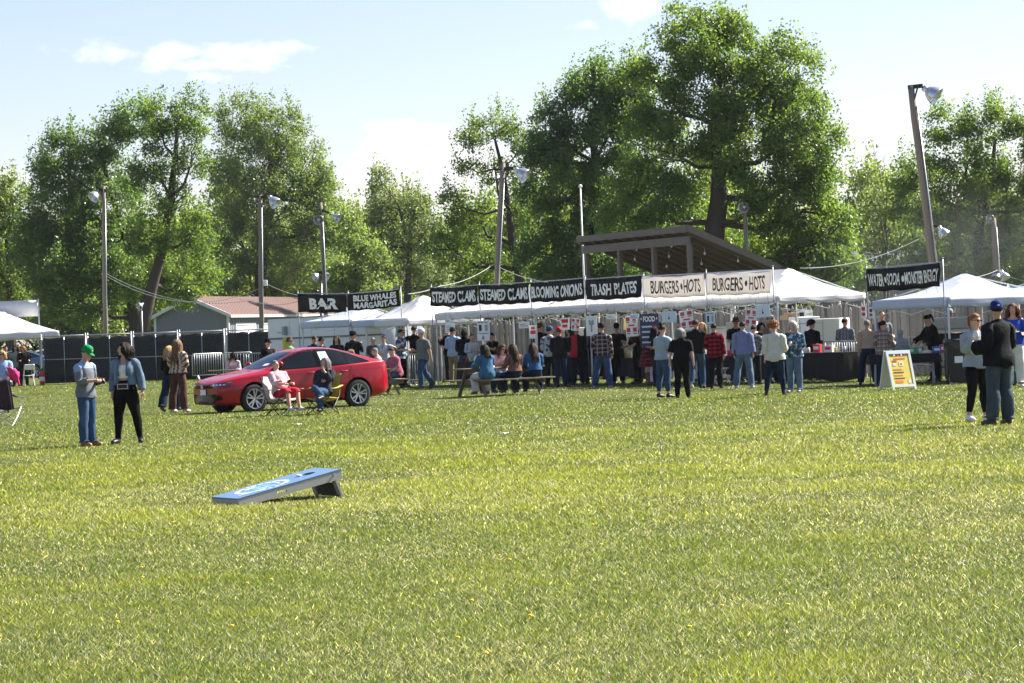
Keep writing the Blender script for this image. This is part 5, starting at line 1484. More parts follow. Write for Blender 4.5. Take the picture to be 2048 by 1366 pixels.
def get_garment(kind):
    if kind not in GCACHE:
        P, N, F = garment(kind); GCACHE[kind] = (P, N, F, weights(P))
    return GCACHE[kind]
BP, BN, BF = bm_arrays(BODY)
# eyes and lips belong to the body mesh
def face_bits():
    mb = MB()
    for s in (-1, 1):
        mb.ell((.031 * s, -.0905, 1.648), (.0135, .007, .0075), 8, 5, 2); mb.ell((.031 * s, -.0965, 1.648), (.0065, .003, .0065), 7, 4, 3)
        mb.ell((.032 * s, -.0945, 1.668), (.019, .004, .0035), 8, 4, 3)
    mb.ell((0, -.0945, 1.585), (.023, .007, .008), 9, 5, 1)
    return np.array(mb.v), mb.f, mb.m
FV, FF, FM = face_bits()
BODYP = np.concatenate([BP, FV]); BODYF = BF + [[i + len(BP) for i in f] for f in FF]; BODYM = [0] * len(BF) + FM
BODYN = np.concatenate([BN, np.tile([0, -1.0, 0], (len(FV), 1))]); BODYW = weights(BODYP); BODYW[len(BP):] = 0; BODYW[len(BP):, BI['head']] = 1

def nz3(P, sc, seed=0):
    return np.sin(P[:, 0] * sc * 1.7 + seed + 1.3 * np.sin(P[:, 2] * sc * .9 + seed)) * np.sin(P[:, 2] * sc * 1.3 + 2.1 * seed + np.sin(P[:, 1] * sc)) * np.cos(P[:, 1] * sc * 1.1 + seed * .7)
def shape(P, W_, fat=0.0, fem=0.0, belly=0.0, armk=0.0, legk=0.0):
    Q = P.copy()
    z = P[:, 2]
    k = {'pelvis': .22 * fat + .10 * fem, 'spine': .34 * fat - .06 * fem, 'chest': .22 * fat - .05 * fem, 'neck': .14 * fat - .08 * fem, 'head': .05 * fat - .02 * fem,
         'ua': .25 * fat - .08 * fem + armk, 'fa': .16 * fat - .10 * fem + armk, 'hand': .05 * fat - .06 * fem, 'th': .24 * fat + .08 * fem + legk, 'sh': .16 * fat + legk * .7, 'ft': 0}
    for i, (nm, a, b, r) in enumerate(BONES):
        kk = k.get(nm, k.get(nm[:-1], 0))
        if abs(kk) < 1e-4: continue
        a_, b_ = np.array(a), np.array(b); d = b_ - a_; t_ = np.clip(((P - a_) @ d) / (d @ d), 0, 1)
        Q += W_[:, i:i + 1] * kk * (P - (a_ + t_[:, None] * d))
    tw = W_[:, 0] + W_[:, 1] + W_[:, 2]
    fr = np.clip(-P[:, 1] / .08, 0, 1)
    Q[:, 1] -= (belly + .05 * max(0, fat)) * np.exp(-((z - 1.05) / .13) ** 2) * fr * tw
    if fem > 0: Q[:, 1] -= .055 * fem * np.exp(-((z - 1.285) / .065) ** 2) * np.exp(-((np.abs(P[:, 0]) - .08) / .065) ** 2) * fr * tw
    return Q
def rot_to(a, b):
    return np.array(Vector(a).rotation_difference(Vector(b)).to_matrix())
def pose_mats(po):
    """rotation and posed head position per bone, in the body frame (facing -y)"""
    Rm, H = {}, {}
    lean, side, tw = po.get('lean', 0), po.get('side', 0), po.get('twist', 0)
    pel = np.array(Matrix.Rotation(R(po.get('pelv', 0)), 3, 'X'))
    base = np.array(BONES[0][1])
    Rx = lambda a: np.array(Matrix.Rotation(R(a), 3, 'X')); Ry = lambda a: np.array(Matrix.Rotation(R(a), 3, 'Y')); Rz = lambda a: np.array(Matrix.Rotation(R(a), 3, 'Z'))
    Rm['pelvis'] = pel; H['pelvis'] = base
    r1 = pel @ Rx(lean * .5) @ Ry(side * .5) @ Rz(tw * .5); r2 = pel @ Rx(lean) @ Ry(side) @ Rz(tw)
    def chain(p, c):       # posed head of c as a child of p
        ip, ic = BI[p], BI[c]
        return H[p] + Rm[p] @ (np.array(BONES[ic][1]) - np.array(BONES[ip][1]))
    H['spine'] = chain('pelvis', 'spine'); Rm['spine'] = r1
    H['chest'] = chain('spine', 'chest'); Rm['chest'] = r2
    H['neck'] = chain('chest', 'neck'); Rm['neck'] = r2 @ Rx(po.get('nod', 0) * .5) @ Rz(po.get('turn', 0) * .5)
    H['head'] = chain('neck', 'head'); Rm['head'] = r2 @ Rz(po.get('turn', 0)) @ Rx(po.get('nod', 0)) @ Ry(po.get('tilt', 0))
    for s, sn in ((1, 'L'), (-1, 'R')):
        for grp, par in ((('ua', 'fa', 'hand'), 'chest'), (('th', 'sh', 'ft'), 'pelvis')):
            prev = par
            for g_ in grp:
                b = g_ + sn; i = BI[b]
                rest = np.array(BONES[i][2]) - np.array(BONES[i][1])
                H[b] = chain(prev, b)
                tgt = po.get(b)
                if tgt is None:
                    Rm[b] = Rm[prev] if g_ in ('hand', 'ft') and prev[:2] != 'sh' else (np.eye(3) if g_ == 'ft' else Rm[prev])
                else:
                    d = np.array(Vector((tgt[0] * s, tgt[1], tgt[2])).normalized())
                    if par == 'chest': d = Rm['chest'] @ d
                    Rm[b] = rot_to(rest, d)
                if g_ == 'ft' and 'toe' in po:
                    Rm[b] = Rz(po['toe'] * s) @ Rm[b]
                prev = b
    return Rm, H
def skin(P, W_, Rm, H):
    out = np.zeros_like(P)
    for i, (nm, a, b, r) in enumerate(BONES):
        out += W_[:, i:i + 1] * ((P - np.array(a)) @ Rm[nm].T + H[nm])
    return out

# arm and leg directions: x is outward, -y forward
ARMS = {'down': ((.16, .03, -1), (.05, -.16, -1)), 'wide': ((.34, .05, -1), (.12, -.12, -1)), 'bent': ((.18, .05, -1), (-.05, -.95, -.05)), 'up': ((.15, -.1, -1), (-.25, -.75, .75)), 'chest': ((.22, .02, -1), (-.75, -.75, .15)),
        'cross': ((.20, -.05, -1), (-.95, -.45, .05)), 'phone': ((.14, -.12, -1), (-.42, -.95, .05)), 'lap': ((.15, -.35, -1), (-.3, -1, -.35)), 'table': ((.2, -.65, -.8), (-.35, -.95, .12)), 'hip': ((.62, .25, -.9), (-.75, -.35, -.55)),
        'pocket': ((.30, .18, -1), (-.10, -.35, -.9)), 'reach': ((.15, -.8, -.6), (.0, -1, -.25)), 'out': ((.9, -.15, -.35), (.8, -.3, .5)), 'back': ((.10, .42, -1), (.05, .18, -1)), 'face': ((.2, -.45, -.9), (-.45, -.55, .9)), 'armrest': ((.35, -.05, -1), (.05, -1, -.05))}
def pose(la='down', ra='down', stance=.04, legs=None, **k):
    p = {'uaL': ARMS[la][0], 'faL': ARMS[la][1], 'uaR': ARMS[ra][0], 'faR': ARMS[ra][1], 'thL': (stance, -.03, -1), 'thR': (stance, -.03, -1), 'shL': (stance, .02, -1), 'shR': (stance, .02, -1)}
    if legs == 'sit': p.update(thL=(.16, -1, -.06), thR=(.16, -1, -.06), shL=(.0, .06, -1), shR=(.0, .06, -1))
    elif legs == 'sitlow': p.update(thL=(.14, -1, .12), thR=(.14, -1, .12), shL=(.02, -.22, -1), shR=(.02, -.22, -1), pelv=-16)
    elif legs == 'crossed': p.update(thL=(.02, -1, .10), thR=(-.18, -1, .30), shL=(.05, .15, -1), shR=(-.75, -.45, -.45), pelv=-14)
    elif legs == 'walk': p.update(thL=(.03, -.42, -1), shL=(.02, .10, -1), thR=(.03, .28, -1), shR=(.02, .62, -.9), ftR=(0, -.6, -1))
    elif legs == 'walk2': p.update(thR=(.03, -.38, -1), shR=(.02, .05, -1), thL=(.05, .32, -1), shL=(.04, .46, -1), ftL=(0, -.8, -.6))
    elif legs == 'astride': p.update(thL=(.20, -.05, -1), thR=(.14, .05, -1), shL=(.14, .02, -1), shR=(.08, .06, -1))
    elif legs == 'cocked': p.update(thL=(.05, -.02, -1), thR=(.16, -.20, -1), shL=(.03, .02, -1), shR=(.10, .16, -1))
    elif legs == 'bench': p.update(thL=(.20, -1, -.10), thR=(.24, -1, -.10), shL=(.06, .28, -1), shR=(.06, .22, -1))
    p.update(k)
    return p

# ---- fabrics in the body's own rest coordinates
def cloth_mat(name, base, pattern=None, cols=(), rough=.85, scale=1.0):
    key = 'cloth_' + name
    if key in MATS: return MATS[key]
    m, t, p, out = _nodes(key)
    at_ = nn(t, 'ShaderNodeAttribute', attribute_name='rest')
    vec = at_.outputs['Vector']
    nz_ = nn(t, 'ShaderNodeTexNoise', {'Vector': vec, 'Scale': 9.0, 'Detail': 5.0})
    mixv = nn(t, 'ShaderNodeMix', {'Factor': nz_.outputs['Fac']}, data_type='RGBA'); mixv.inputs[6].default_value = c4(base, .78); mixv.inputs[7].default_value = c4(base, 1.22)
    col = mixv.outputs[2]
    sp = nn(t, 'ShaderNodeSeparateXYZ', {0: vec})
    def M(op, a, b=0.0):
        n_ = nn(t, 'ShaderNodeMath', operation=op)
        for i, v in enumerate((a, b)):
            if isinstance(v, (int, float)): n_.inputs[i].default_value = v
            else: t.links.new(v, n_.inputs[i])
        return n_.outputs[0]
    def over(fac, c_, prev):
        mm = nn(t, 'ShaderNodeMix', {'Factor': fac}, data_type='RGBA'); t.links.new(prev, mm.inputs[6]); mm.inputs[7].default_value = c4(c_); return mm.outputs[2]
    def band(sock, freq, width, off=0.0): return M('LESS_THAN', M('FRACT', M('ADD', M('MULTIPLY', sock, freq), 100.0 + off)), width)
    if pattern == 'plaid':
        f_ = 9.0 * scale
        col = over(M('MULTIPLY', band(sp.outputs[2], f_, .5), .8), cols[0], col); col = over(M('MULTIPLY', band(sp.outputs[0], f_, .5), .55), cols[0], col)
        if len(cols) > 1: col = over(band(sp.outputs[2], f_, .10, .2), cols[1], col); col = over(band(sp.outputs[0], f_, .10, .2), cols[1], col)
    elif pattern == 'blotch':
        for k, c_ in enumerate(cols):
            n2 = nn(t, 'ShaderNodeTexNoise', {'Vector': nn(t, 'ShaderNodeMapping', {'Vector': vec, 'Location': (k * 3.1, k * 1.7, 0)}).outputs[0], 'Scale': 13.0 * scale, 'Detail': 2.0})
            col = over(M('GREATER_THAN', n2.outputs['Fac'], .54), c_, col)
    elif pattern == 'stripe':
        ax = M('ADD', M('ABSOLUTE', sp.outputs[0]), M('MULTIPLY', M('ABSOLUTE', M('SUBTRACT', M('FRACT', M('MULTIPLY', sp.outputs[2], 11.0)), .5)), .035))
        col = over(band(ax, 13.0 * scale, .38), cols[0], col); col = over(band(ax, 13.0 * scale, .14, .4), cols[1], col)
        col = over(M('GREATER_THAN', M('MULTIPLY', band(sp.outputs[2], 1.0, .04, -.0), 0.0), .5), cols[0], col)
    elif pattern == 'dots':
        vo = nn(t, 'ShaderNodeTexVoronoi', {'Vector': vec, 'Scale': 26.0 * scale, 'Randomness': .15}); col = over(M('LESS_THAN', vo.outputs['Distance'], .26), cols[0], col)
    elif pattern == 'panel':     # red back, black front and sleeves
        col = over(M('MULTIPLY', M('GREATER_THAN', sp.outputs[0], -.02), M('LESS_THAN', sp.outputs[0], .17)), cols[0], col)
    elif pattern == 'yoke':      # contrasting sleeves
        col = over(M('GREATER_THAN', M('ABSOLUTE', sp.outputs[0]), .185), cols[0], col)
    elif pattern == 'collar':
        col = over(M('GREATER_THAN', sp.outputs[2], 1.37), cols[0], col)
    elif pattern == 'denim':
        n2 = nn(t, 'ShaderNodeTexNoise', {'Vector': nn(t, 'ShaderNodeMapping', {'Vector': vec, 'Scale': (1, 1, .35)}).outputs[0], 'Scale': 7.0, 'Detail': 3.0})
        col = over(M('MULTIPLY', M('SUBTRACT', n2.outputs['Fac'], .45), 2.2), (min(1, base[0] * 2.4), min(1, base[1] * 2.0), min(1, base[2] * 1.7)), col)
    t.links.new(col, p.inputs['Base Color'])
    p.inputs['Roughness'].default_value = rough; p.inputs['Specular IOR Level'].default_value = .12
    try: p.inputs['Sheen Weight'].default_value = .0
    except Exception: pass
    n3 = nn(t, 'ShaderNodeTexNoise', {'Vector': nn(t, 'ShaderNodeMapping', {'Vector': vec, 'Scale': (1, 1, 1.7)}).outputs[0], 'Scale': 16.0, 'Detail': 3.0, 'Distortion': 1.2})
    bn_ = nn(t, 'ShaderNodeBump', {'Strength': .32, 'Distance': .03, 'Height': n3.outputs['Fac']}); t.links.new(bn_.outputs[0], p.inputs['Normal'])
    MATS[key] = m
    return m
def skin_mat(tone):
    nm = 'skin_%d' % tone
    if nm in MATS: return MATS[nm]
    c = [(.46, .27, .19), (.52, .31, .23), (.38, .21, .14), (.22, .12, .08), (.50, .26, .19)][tone]
    m = mat(nm, c, .5, .12, 12, coord='rest', spec=.35)
    try:
        p = [n for n in m.node_tree.nodes if n.type == 'BSDF_PRINCIPLED'][0]; p.inputs['Subsurface Weight'].default_value = .08; p.inputs['Subsurface Radius'].default_value = (.02, .008, .004)
    except Exception: pass
    return m
LIP = mat('lips', (.34, .12, .10), .5, coord='rest'); EYEW = mat('eye_white', (.55, .52, .5), .3); EYED = mat('eye_dark', (.03, .02, .015), .3)
HAIRC = {'black': (.005, .004, .004), 'dark': (.012, .007, .005), 'brown': (.035, .018, .010), 'auburn': (.11, .04, .016), 'red': (.20, .035, .018), 'blonde': (.34, .22, .10), 'darkblonde': (.15, .095, .05), 'grey': (.17, .165, .16), 'white': (.42, .40, .38), 'ginger': (.24, .095, .03)}
def hair_mat(c): return mat('hair_' + c, HAIRC[c], .62, .45, 30, coord='rest', bump=.5, bscale=60, spec=.15, stretch=(3, 3, .5))
def hair_geo(style, seed):
    """hair in rest coordinates round the head (centre 0,0,1.65)"""
    rd = random.Random(seed); mb = MB()
    C = Vector((0, .006, 1.665)); A = (.086, .104, .104)
    def cap(lo_front, lo_back, puff=1.0, bump_=.004):
        n, v = 26, 10; vs, fs = [], []
        for i in range(v + 1):
            for j in range(n):
                a = 2 * PI * j / n; fr = .5 - .5 * math.sin(a)                # 1 at the face (-y)
                lim = lo_back + (lo_front - lo_back) * fr ** 1.5
                th = lim * i / v
                r = 1 + (bump_ * 8) * math.sin(a * 9 + i) * .12 + rd.uniform(-1, 1) * bump_
                vs.append(C + Vector((A[0] * puff * math.sin(th) * math.cos(a), A[1] * puff * math.sin(th) * math.sin(a), A[2] * puff * math.cos(th))) * r)
        for i in range(v):
            for j in range(n): j2 = (j + 1) % n; fs.append((i * n + j, (i + 1) * n + j, (i + 1) * n + j2, i * n + j2))
        mb.add(vs, fs)
    def locks(n, length, r, fr=.55, wav=.01, spread=1.0):
        for k in range(n):
            a = PI * (-fr / 2 - .0) + PI * (1 + fr) * (k + .5) / n                 # from one temple round the back to the other
            a += rd.uniform(-.05, .05)
            d = Vector((math.cos(a), math.sin(a), 0)); L = length * rd.uniform(.8, 1.08)
            p = [C + Vector((d.x * A[0] * .55, d.y * A[1] * .55, .088)), C + Vector((d.x * A[0] * 1.02, d.y * A[1] * 1.02, .03))]
            q = p[-1].copy(); m_ = 6; ph = rd.uniform(0, 6)
            for i in range(m_):
                q = q + Vector((d.x * .010 * spread * (1 if i < 3 else .3) + wav * math.sin(ph + i * 1.9), max(d.y, -.1) * .010 * spread + wav * math.cos(ph + i * 1.7), -L / m_)); p.append(q.copy())
            rr = [r * .6, r * .95] + [r * (1.0 - .13 * i) for i in range(m_)]
            mb.tube(p, rr, 6)
    if style == 'short': cap(1.12, 1.95)
    elif style == 'balding': cap(.7, 1.7, .995, .002)
    elif style == 'long': cap(1.05, 1.75, 1.03); locks(30, .36, .024, .35)
    elif style == 'verylong': cap(1.05, 1.75, 1.03); locks(32, .52, .026, .35, .014)
    elif style == 'bob': cap(1.08, 1.85, 1.08); locks(28, .18, .027, .45)
    elif style == 'wavy': cap(1.1, 1.8, 1.10, .012); locks(30, .30, .030, .30, .022, 1.6)
    elif style == 'curly':
        cap(1.1, 1.9, 1.16, .02)
        for k in range(90):
            a = rd.uniform(0, 2 * PI); fr = .5 - .5 * math.sin(a); th = rd.uniform(0, 2.0 - .85 * fr); c = C + Vector((A[0] * 1.3 * math.sin(th) * math.cos(a), A[1] * 1.25 * math.sin(th) * math.sin(a), A[2] * 1.22 * math.cos(th)))
            mb.ell(c, (.028, .028, .028), 6, 4)
    elif style in ('bun', 'pony'):
        cap(1.08, 1.9, 1.02)
        if style == 'bun': mb.ell((0, .06, 1.775), (.045, .045, .04), 12, 8)
        else: mb.tube([(0, .10, 1.72), (0, .15, 1.70), (0, .155, 1.60), (0, .13, 1.50)], [.022, .032, .028, .008], 9)
    return np.array([tuple(v) for v in mb.v]), mb.f
def hat_geo(style):
    mb = MB(); C = Vector((0, .004, 1.688))
    if style == 'cap' or style == 'capback':
        prof = [(0, .098), (.035, .094), (.066, .080), (.086, .05), (.092, .01), (.093, -.018), (.088, -.02)]
        vs, fs, n = [], [], 24
        for r, z in prof:
            for j in range(n): a = 2 * PI * j / n; vs.append(C + Vector((r * .98 * math.cos(a), r * 1.17 * math.sin(a), z + .012 * (1 if z > .03 else 0))))
        for i in range(len(prof) - 1):
            for j in range(n): j2 = (j + 1) % n; fs.append((i * n + j, (i + 1) * n + j, (i + 1) * n + j2, i * n + j2))
        mb.add(vs, fs, 0); mb.ell(C + Vector((0, 0, .111)), (.010, .010, .006), 8, 4)
        mb.ell(C + Vector((0, -.106, .035)), (.024, .004, .018), 8, 5, 1)                 # front patch
        mb.ell(C + Vector((0, .108, .03)), (.018, .003, .014), 8, 5, 1)
        crown = len(mb.f)
        for dz in (0, -.006):
            mb.grid(lambda u, v: C + Vector(((u - .5) * .165 * (1 - .25 * v * v), -.095 * math.sqrt(max(0, 1 - ((u - .5) * 1.75) ** 2)) - .085 * v * math.sqrt(max(0.05, 1 - ((u - .5) * 1.6) ** 2)), -.012 + dz + .012 * (1 - (2 * u - 1) ** 2) - .022 * v)), 10, 5)
    elif style == 'cowboy':
        prof = [(0, .105), (.04, .115), (.068, .105), (.080, .06), (.090, .0), (.094, -.012), (.15, -.012), (.19, .0), (.192, -.006), (.15, -.02), (.09, -.02)]
        vs, fs, n = [], [], 28
        for r, z in prof:
            for j in range(n):
                a = 2 * PI * j / n; up = (max(0, r - .1) * 4) * (abs(math.cos(a)) ** 3) * .13 - (max(0, r - .1) * 4) * abs(math.sin(a)) ** 3 * .03; dent = -.03 * math.exp(-(r * math.cos(a) / .02) ** 2) if z > .09 else 0
                vs.append(C + Vector((r * .98 * math.cos(a), r * 1.16 * math.sin(a), z + .01 + up + dent)))
        for i in range(len(prof) - 1):
            for j in range(n): j2 = (j + 1) % n; fs.append((i * n + j, (i + 1) * n + j, (i + 1) * n + j2, i * n + j2))
        mb.add(vs, fs)
        mb.lathe([(.094, .0), (.096, .0), (.095, .022), (.091, .022)], 24, 1, C + Vector((0, 0, .01)))
        mb.v[-96:] = [(x, C.y + (y - C.y) * 1.16, z) for x, y, z in mb.v[-96:]]
    elif style == 'brim':
        mb.lathe([(0, .10), (.05, .098), (.078, .08), (.088, .0), (.135, -.022), (.137, -.026), (.088, -.008)], 24, 0, C)
    elif style == 'beanie':
        mb.lathe([(0, .118), (.04, .112), (.074, .088), (.092, .04), (.096, -.012), (.098, -.014), (.098, -.04), (.09, -.042)], 20, 0, C)
    V_ = np.array([tuple(v) for v in mb.v]); return V_, mb.f, mb.m
HG = {}
def add_mesh(name, P, F, mats, parent, rest, mi=None, smooth_=True):
    me = bpy.data.meshes.new(name); me.from_pydata([tuple(v) for v in P], [], F)
    for m_ in (mats if isinstance(mats, (list, tuple)) else [mats]): me.materials.append(m_)
    if mi is not None: me.polygons.foreach_set('material_index', mi)
    if smooth_: me.polygons.foreach_set('use_smooth', [True] * len(me.polygons))
    a_ = me.attributes.new('rest', 'FLOAT_VECTOR', 'POINT'); a_.data.foreach_set('vector', np.asarray(rest, dtype=np.float32).ravel())
    me.update()
    return link(name, me, parent)
PEOPLE = []
DEN = {'jeans': (.030, .062, .125), 'darkjeans': (.009, .019, .042), 'lightjeans': (.085, .135, .20), 'greyjeans': (.042, .062, .075)}
def cm(spec):
    """fabric from a short spec: a denim name, an (r,g,b) or ('pattern', base, cols..)"""
    if isinstance(spec, str): return cloth_mat(spec, DEN[spec], 'denim')
    if isinstance(spec[0], str): return cloth_mat('_'.join([spec[0]] + ['%.2f' % v for v in spec[1]] + ['%.2f' % v for c in spec[2:] for v in c]), spec[1], spec[0], spec[2:])
    return cloth_mat('_'.join('%.3f' % v for v in spec), spec)
def person(label, px, py, hpx=None, H=None, yaw=0, po=None, top=None, sleeve=.50, hem=.90, toploose=.014, neck=1.472, bottom='jeans', bhem=.06, bloose=.018, shoes=(.05, .04, .035), shoetop=.10, hair=('short', 'dark'), hat=None, hatcol=(.02, .02, .022),
           patch=None, tone=0, fat=0.0, fem=0.0, belly=0.0, legk=0, D=None, pos=None, seat=None, extras=(), glasses=None, hood=False, group=None, z=None, over=None, waist=1.03):
    rs = len(PEOPLE) + 1
    g = pos if pos is not None else (gx(px, D) if D else G(px, py))
    g = Vector((g[0], g[1], g[2] if z is None else z))
    if H is None: H = (hpx * (g.y - 0) / FPX)
    k = H / 1.765
    po = po or pose()
    Rm, Hh = pose_mats(po)
    root = thing('person', label, 'person', g, R(yaw), group, 1.0)
    yw = 0
    sk = lambda P, W_: skin(P, W_, Rm, Hh)
    shp = dict(fat=fat, fem=fem, belly=belly, legk=legk)
    Pb = sk(shape(BODYP, BODYW, **shp), BODYW)
    zmin = Pb[:, 2].min()
    off = np.array([0, 0, -zmin + .012])
    if seat is not None:
        sel = (BODYW[:, BI['pelvis']] > .25) | (BODYW[:, BI['thL']] > .6)
        off = np.array([0, -Hh['pelvis'][1], seat / k - Pb[sel, 2].min()])
    else:
        fx = Pb[(BODYW[:, BI['ftL']] + BODYW[:, BI['ftR']]) > .5]; off[:2] = -fx[:, :2].mean(0)
    fin = lambda P: (P + off) * k
    add_mesh('body', fin(Pb), BODYF, [skin_mat(tone), LIP, EYEW, EYED], root, BODYP, BODYM)
    info = {'root': root, 'k': k}
    for sn in 'LR':
        hb = np.array(BONES[BI['hand' + sn]][1]) + np.array([AD.x * (1 if sn == 'L' else -1), 0, AD.z]) * .085
        w1 = Rm['hand' + sn] @ (hb - np.array(BONES[BI['hand' + sn]][1])) + Hh['hand' + sn]
        info[sn] = root.matrix_basis @ Vector(fin(w1[None])[0]) if False else Matrix.Translation(g) @ Matrix.Rotation(R(yaw), 4, 'Z') @ Vector(fin(w1[None])[0])
    def wear(kind, offs, m_, name, fold=.006):
        P, N, F, W_ = get_garment(kind)
        Q = shape(P, W_, **shp)
        o_ = offs(P) + fold * nz3(P, 26, rs) + fold * .7 * nz3(P, 55, rs + 3)
        Q = Q + N * o_[:, None]
        o2 = add_mesh(name, fin(sk(Q, W_)), F, m_, root, P)
        return o2
    if bottom is not None:
        if isinstance(bottom, tuple) and bottom[0] == 'skirt':
            n = 28; rings = []
            zs = [1.03, .95, .85, .72, bottom[2]]; rr = [.150, .19, .225, .255, .285]
            P = np.array([(rr[i] * math.cos(2 * PI * j / n) * (1 + .05 * math.sin(j * 1.7) * i / 4), rr[i] * .85 * math.sin(2 * PI * j / n) * (1 + .06 * math.sin(j * 2.3) * i / 4), zs[i]) for i in range(5) for j in range(n)])
            F = [(i * n + j, i * n + (j + 1) % n, (i + 1) * n + (j + 1) % n, (i + 1) * n + j) for i in range(4) for j in range(n)]
            W_ = np.zeros((len(P), len(BONES))); W_[:, BI['pelvis']] = 1
            add_mesh('skirt', fin(sk(P, W_)), F, cm(bottom[1]), root, P)
        else:
            wear(('pants', waist, bhem), lambda P: .007 + .004 * (P[:, 2] < .8) + bloose * np.clip((.62 - P[:, 2]) / .45, 0, 1) + .35 * bloose * np.clip((.9 - P[:, 2]) / .3, 0, 1), cm(bottom), 'shorts' if bhem > .3 else 'trousers', .007)
    if shoes is not None:
        for sd in (1, -1): wear(('shoes', shoetop, sd), lambda P: .006 + .006 * (P[:, 2] < .03), mat('leather_%.2f_%.2f_%.2f' % shoes, shoes, .5, .15, 20, coord='rest'), 'boot' if shoetop > .15 else 'shoe', .001)
    if top is not None:
        wear(('top', hem, sleeve, neck), lambda P: .008 + toploose * np.clip((1.32 - P[:, 2]) / .3, .25, 1) + .5 * toploose * (np.abs(P[:, 0]) > .2), cm(top), 'shirt', .008)
    if over is not None:        # open jacket or vest over the shirt
        oc, osl, ohem, ol = over
        P, N, F, W_ = get_garment(('top', ohem, osl, 1.478))
        keep = [f for f in F if not (np.mean(P[f, 1]) < -.02 and abs(np.mean(P[f, 0])) < .062)]
        Q = shape(P, W_, **shp) + N * (.024 + ol * np.clip((1.34 - P[:, 2]) / .3, .2, 1) + .008 * nz3(P, 26, rs))[:, None]
        o2 = add_mesh('jacket', fin(sk(Q, W_)), keep, cm(oc), root, P)
        md = o2.modifiers.new('thick', 'SOLIDIFY'); md.thickness = .008
    headpose = lambda V_: fin((V_ - np.array(BONES[BI['head']][1])) @ Rm['head'].T + Hh['head'])
    if hair:
        if (hair[0], rs % 3) not in HG: HG[(hair[0], rs % 3)] = hair_geo(hair[0], rs % 3 + 5)
        V_, F = HG[(hair[0], rs % 3)]
        # long hair hangs: blend from head motion to chest motion below the chin
        Wh = np.zeros((len(V_), len(BONES))); tt = np.clip((V_[:, 2] - 1.42) / .14, 0, 1); Wh[:, BI['head']] = tt; Wh[:, BI['chest']] = 1 - tt
        Vq = V_.copy(); lowm = np.clip((1.50 - V_[:, 2]) / .15, 0, 1); Vq[:, 1] += lowm * np.sign(V_[:, 1]) * (.03 + .03 * max(0, fat)); 
        add_mesh('hair', fin(sk(Vq, Wh)), F, hair_mat(hair[1]), root, V_)
    if hat:
        if hat not in HG: HG[hat] = hat_geo(hat)
        V_, F, M_ = HG[hat]
        Vh = V_ * np.array([-1, -1, 1]) if hat == 'capback' else V_
        add_mesh('cap' if hat.startswith('cap') else 'hat', headpose(Vh), F, [cm(hatcol), (mat('hat_patch_%.2f_%.2f_%.2f' % patch, patch, .7) if patch else cm(hatcol))], root, V_, M_)
    if glasses:
        mb = MB()
        for s in (-1, 1): mb.ell((.033 * s, -.106, 1.648), (.027, .006, .019), 10, 6); mb.tube([(.058 * s, -.10, 1.652), (.080 * s, -.02, 1.655), (.082 * s, .02, 1.65)], .004, 4)
        mb.tube([(-.01, -.108, 1.655), (.01, -.108, 1.655)], .004, 4)
        V_ = np.array([tuple(v) for v in mb.v]); add_mesh('sunglasses', headpose(V_), mb.f, mat('sunglass_black', (.01, .01, .012), .12, .1), root, V_)
    if hood == 'up':
        P, N, F, W_ = get_garment(('head', 1.60)); Q = P + N * .028; add_mesh('hood', fin(sk(Q, W_)), F, cm(top), root, P)
        mb = MB(); mb.ell((0, .03, 1.52), (.10, .09, .07), 16, 8); V_ = np.array([tuple(v) for v in mb.v]); Wn = np.zeros((len(V_), len(BONES))); Wn[:, BI['neck']] = 1; add_mesh('hood', fin(sk(V_, Wn)), mb.f, cm(top), root, V_)
    elif hood:
        mb = MB(); mb.ell((0, .075, 1.455), (.115, .055, .065), 16, 8); mb.tube([(-.09, .02, 1.48), (0, .085, 1.50), (.09, .02, 1.48)], [.03, .04, .03], 10)
        V_ = np.array([tuple(v) for v in mb.v]); Wn = np.zeros((len(V_), len(BONES))); Wn[:, BI['chest']] = 1; add_mesh('hood', fin(sk(V_, Wn)), mb.f, cm(top if over is None else over[0]), root, V_)
    if 'waistpack' in extras:
        mb = MB(); mb.box((0, -.16, 1.0), (.22, .05, .12)); mb.box((0, -.187, 1.0), (.19, .006, .09)); mb.box((0, -.19, 1.0), (.165, .006, .065), None, 1)
        V_ = np.array([tuple(v) for v in mb.v]); W_ = np.zeros((len(V_), len(BONES))); W_[:, BI['pelvis']] = 1
        mb2 = [0] * 6 + [2] * 6 + [1] * 6
        add_mesh('waist_pack', fin(sk(V_, W_)), mb.f, [BLACKM, BLACKM, mat('pack_grey', (.45, .45, .47), .6)], root, V_, mb2, False)
    if 'backpack' in extras or 'bag' in extras:
        mb = MB()
        if 'backpack' in extras: mb.ell((0, .17, 1.22), (.14, .07, .20), 14, 10)
        else: mb.ell((.20, .03, .95), (.05, .11, .10), 12, 8); mb.tube([(.19, .03, 1.03), (.0, .13, 1.3), (-.10, .06, 1.46)], .012, 6)
        V_ = np.array([tuple(v) for v in mb.v]); W_ = np.zeros((len(V_), len(BONES))); W_[:, BI['chest' if 'backpack' in extras else 'pelvis']] = 1
        if 'bag' in extras: W_ = weights(V_); W_[:, 3:] = 0; W_ /= W_.sum(1)[:, None] + 1e-9
        add_mesh('shoulder_bag', fin(sk(V_, W_)), mb.f, BLACKM, root, V_)
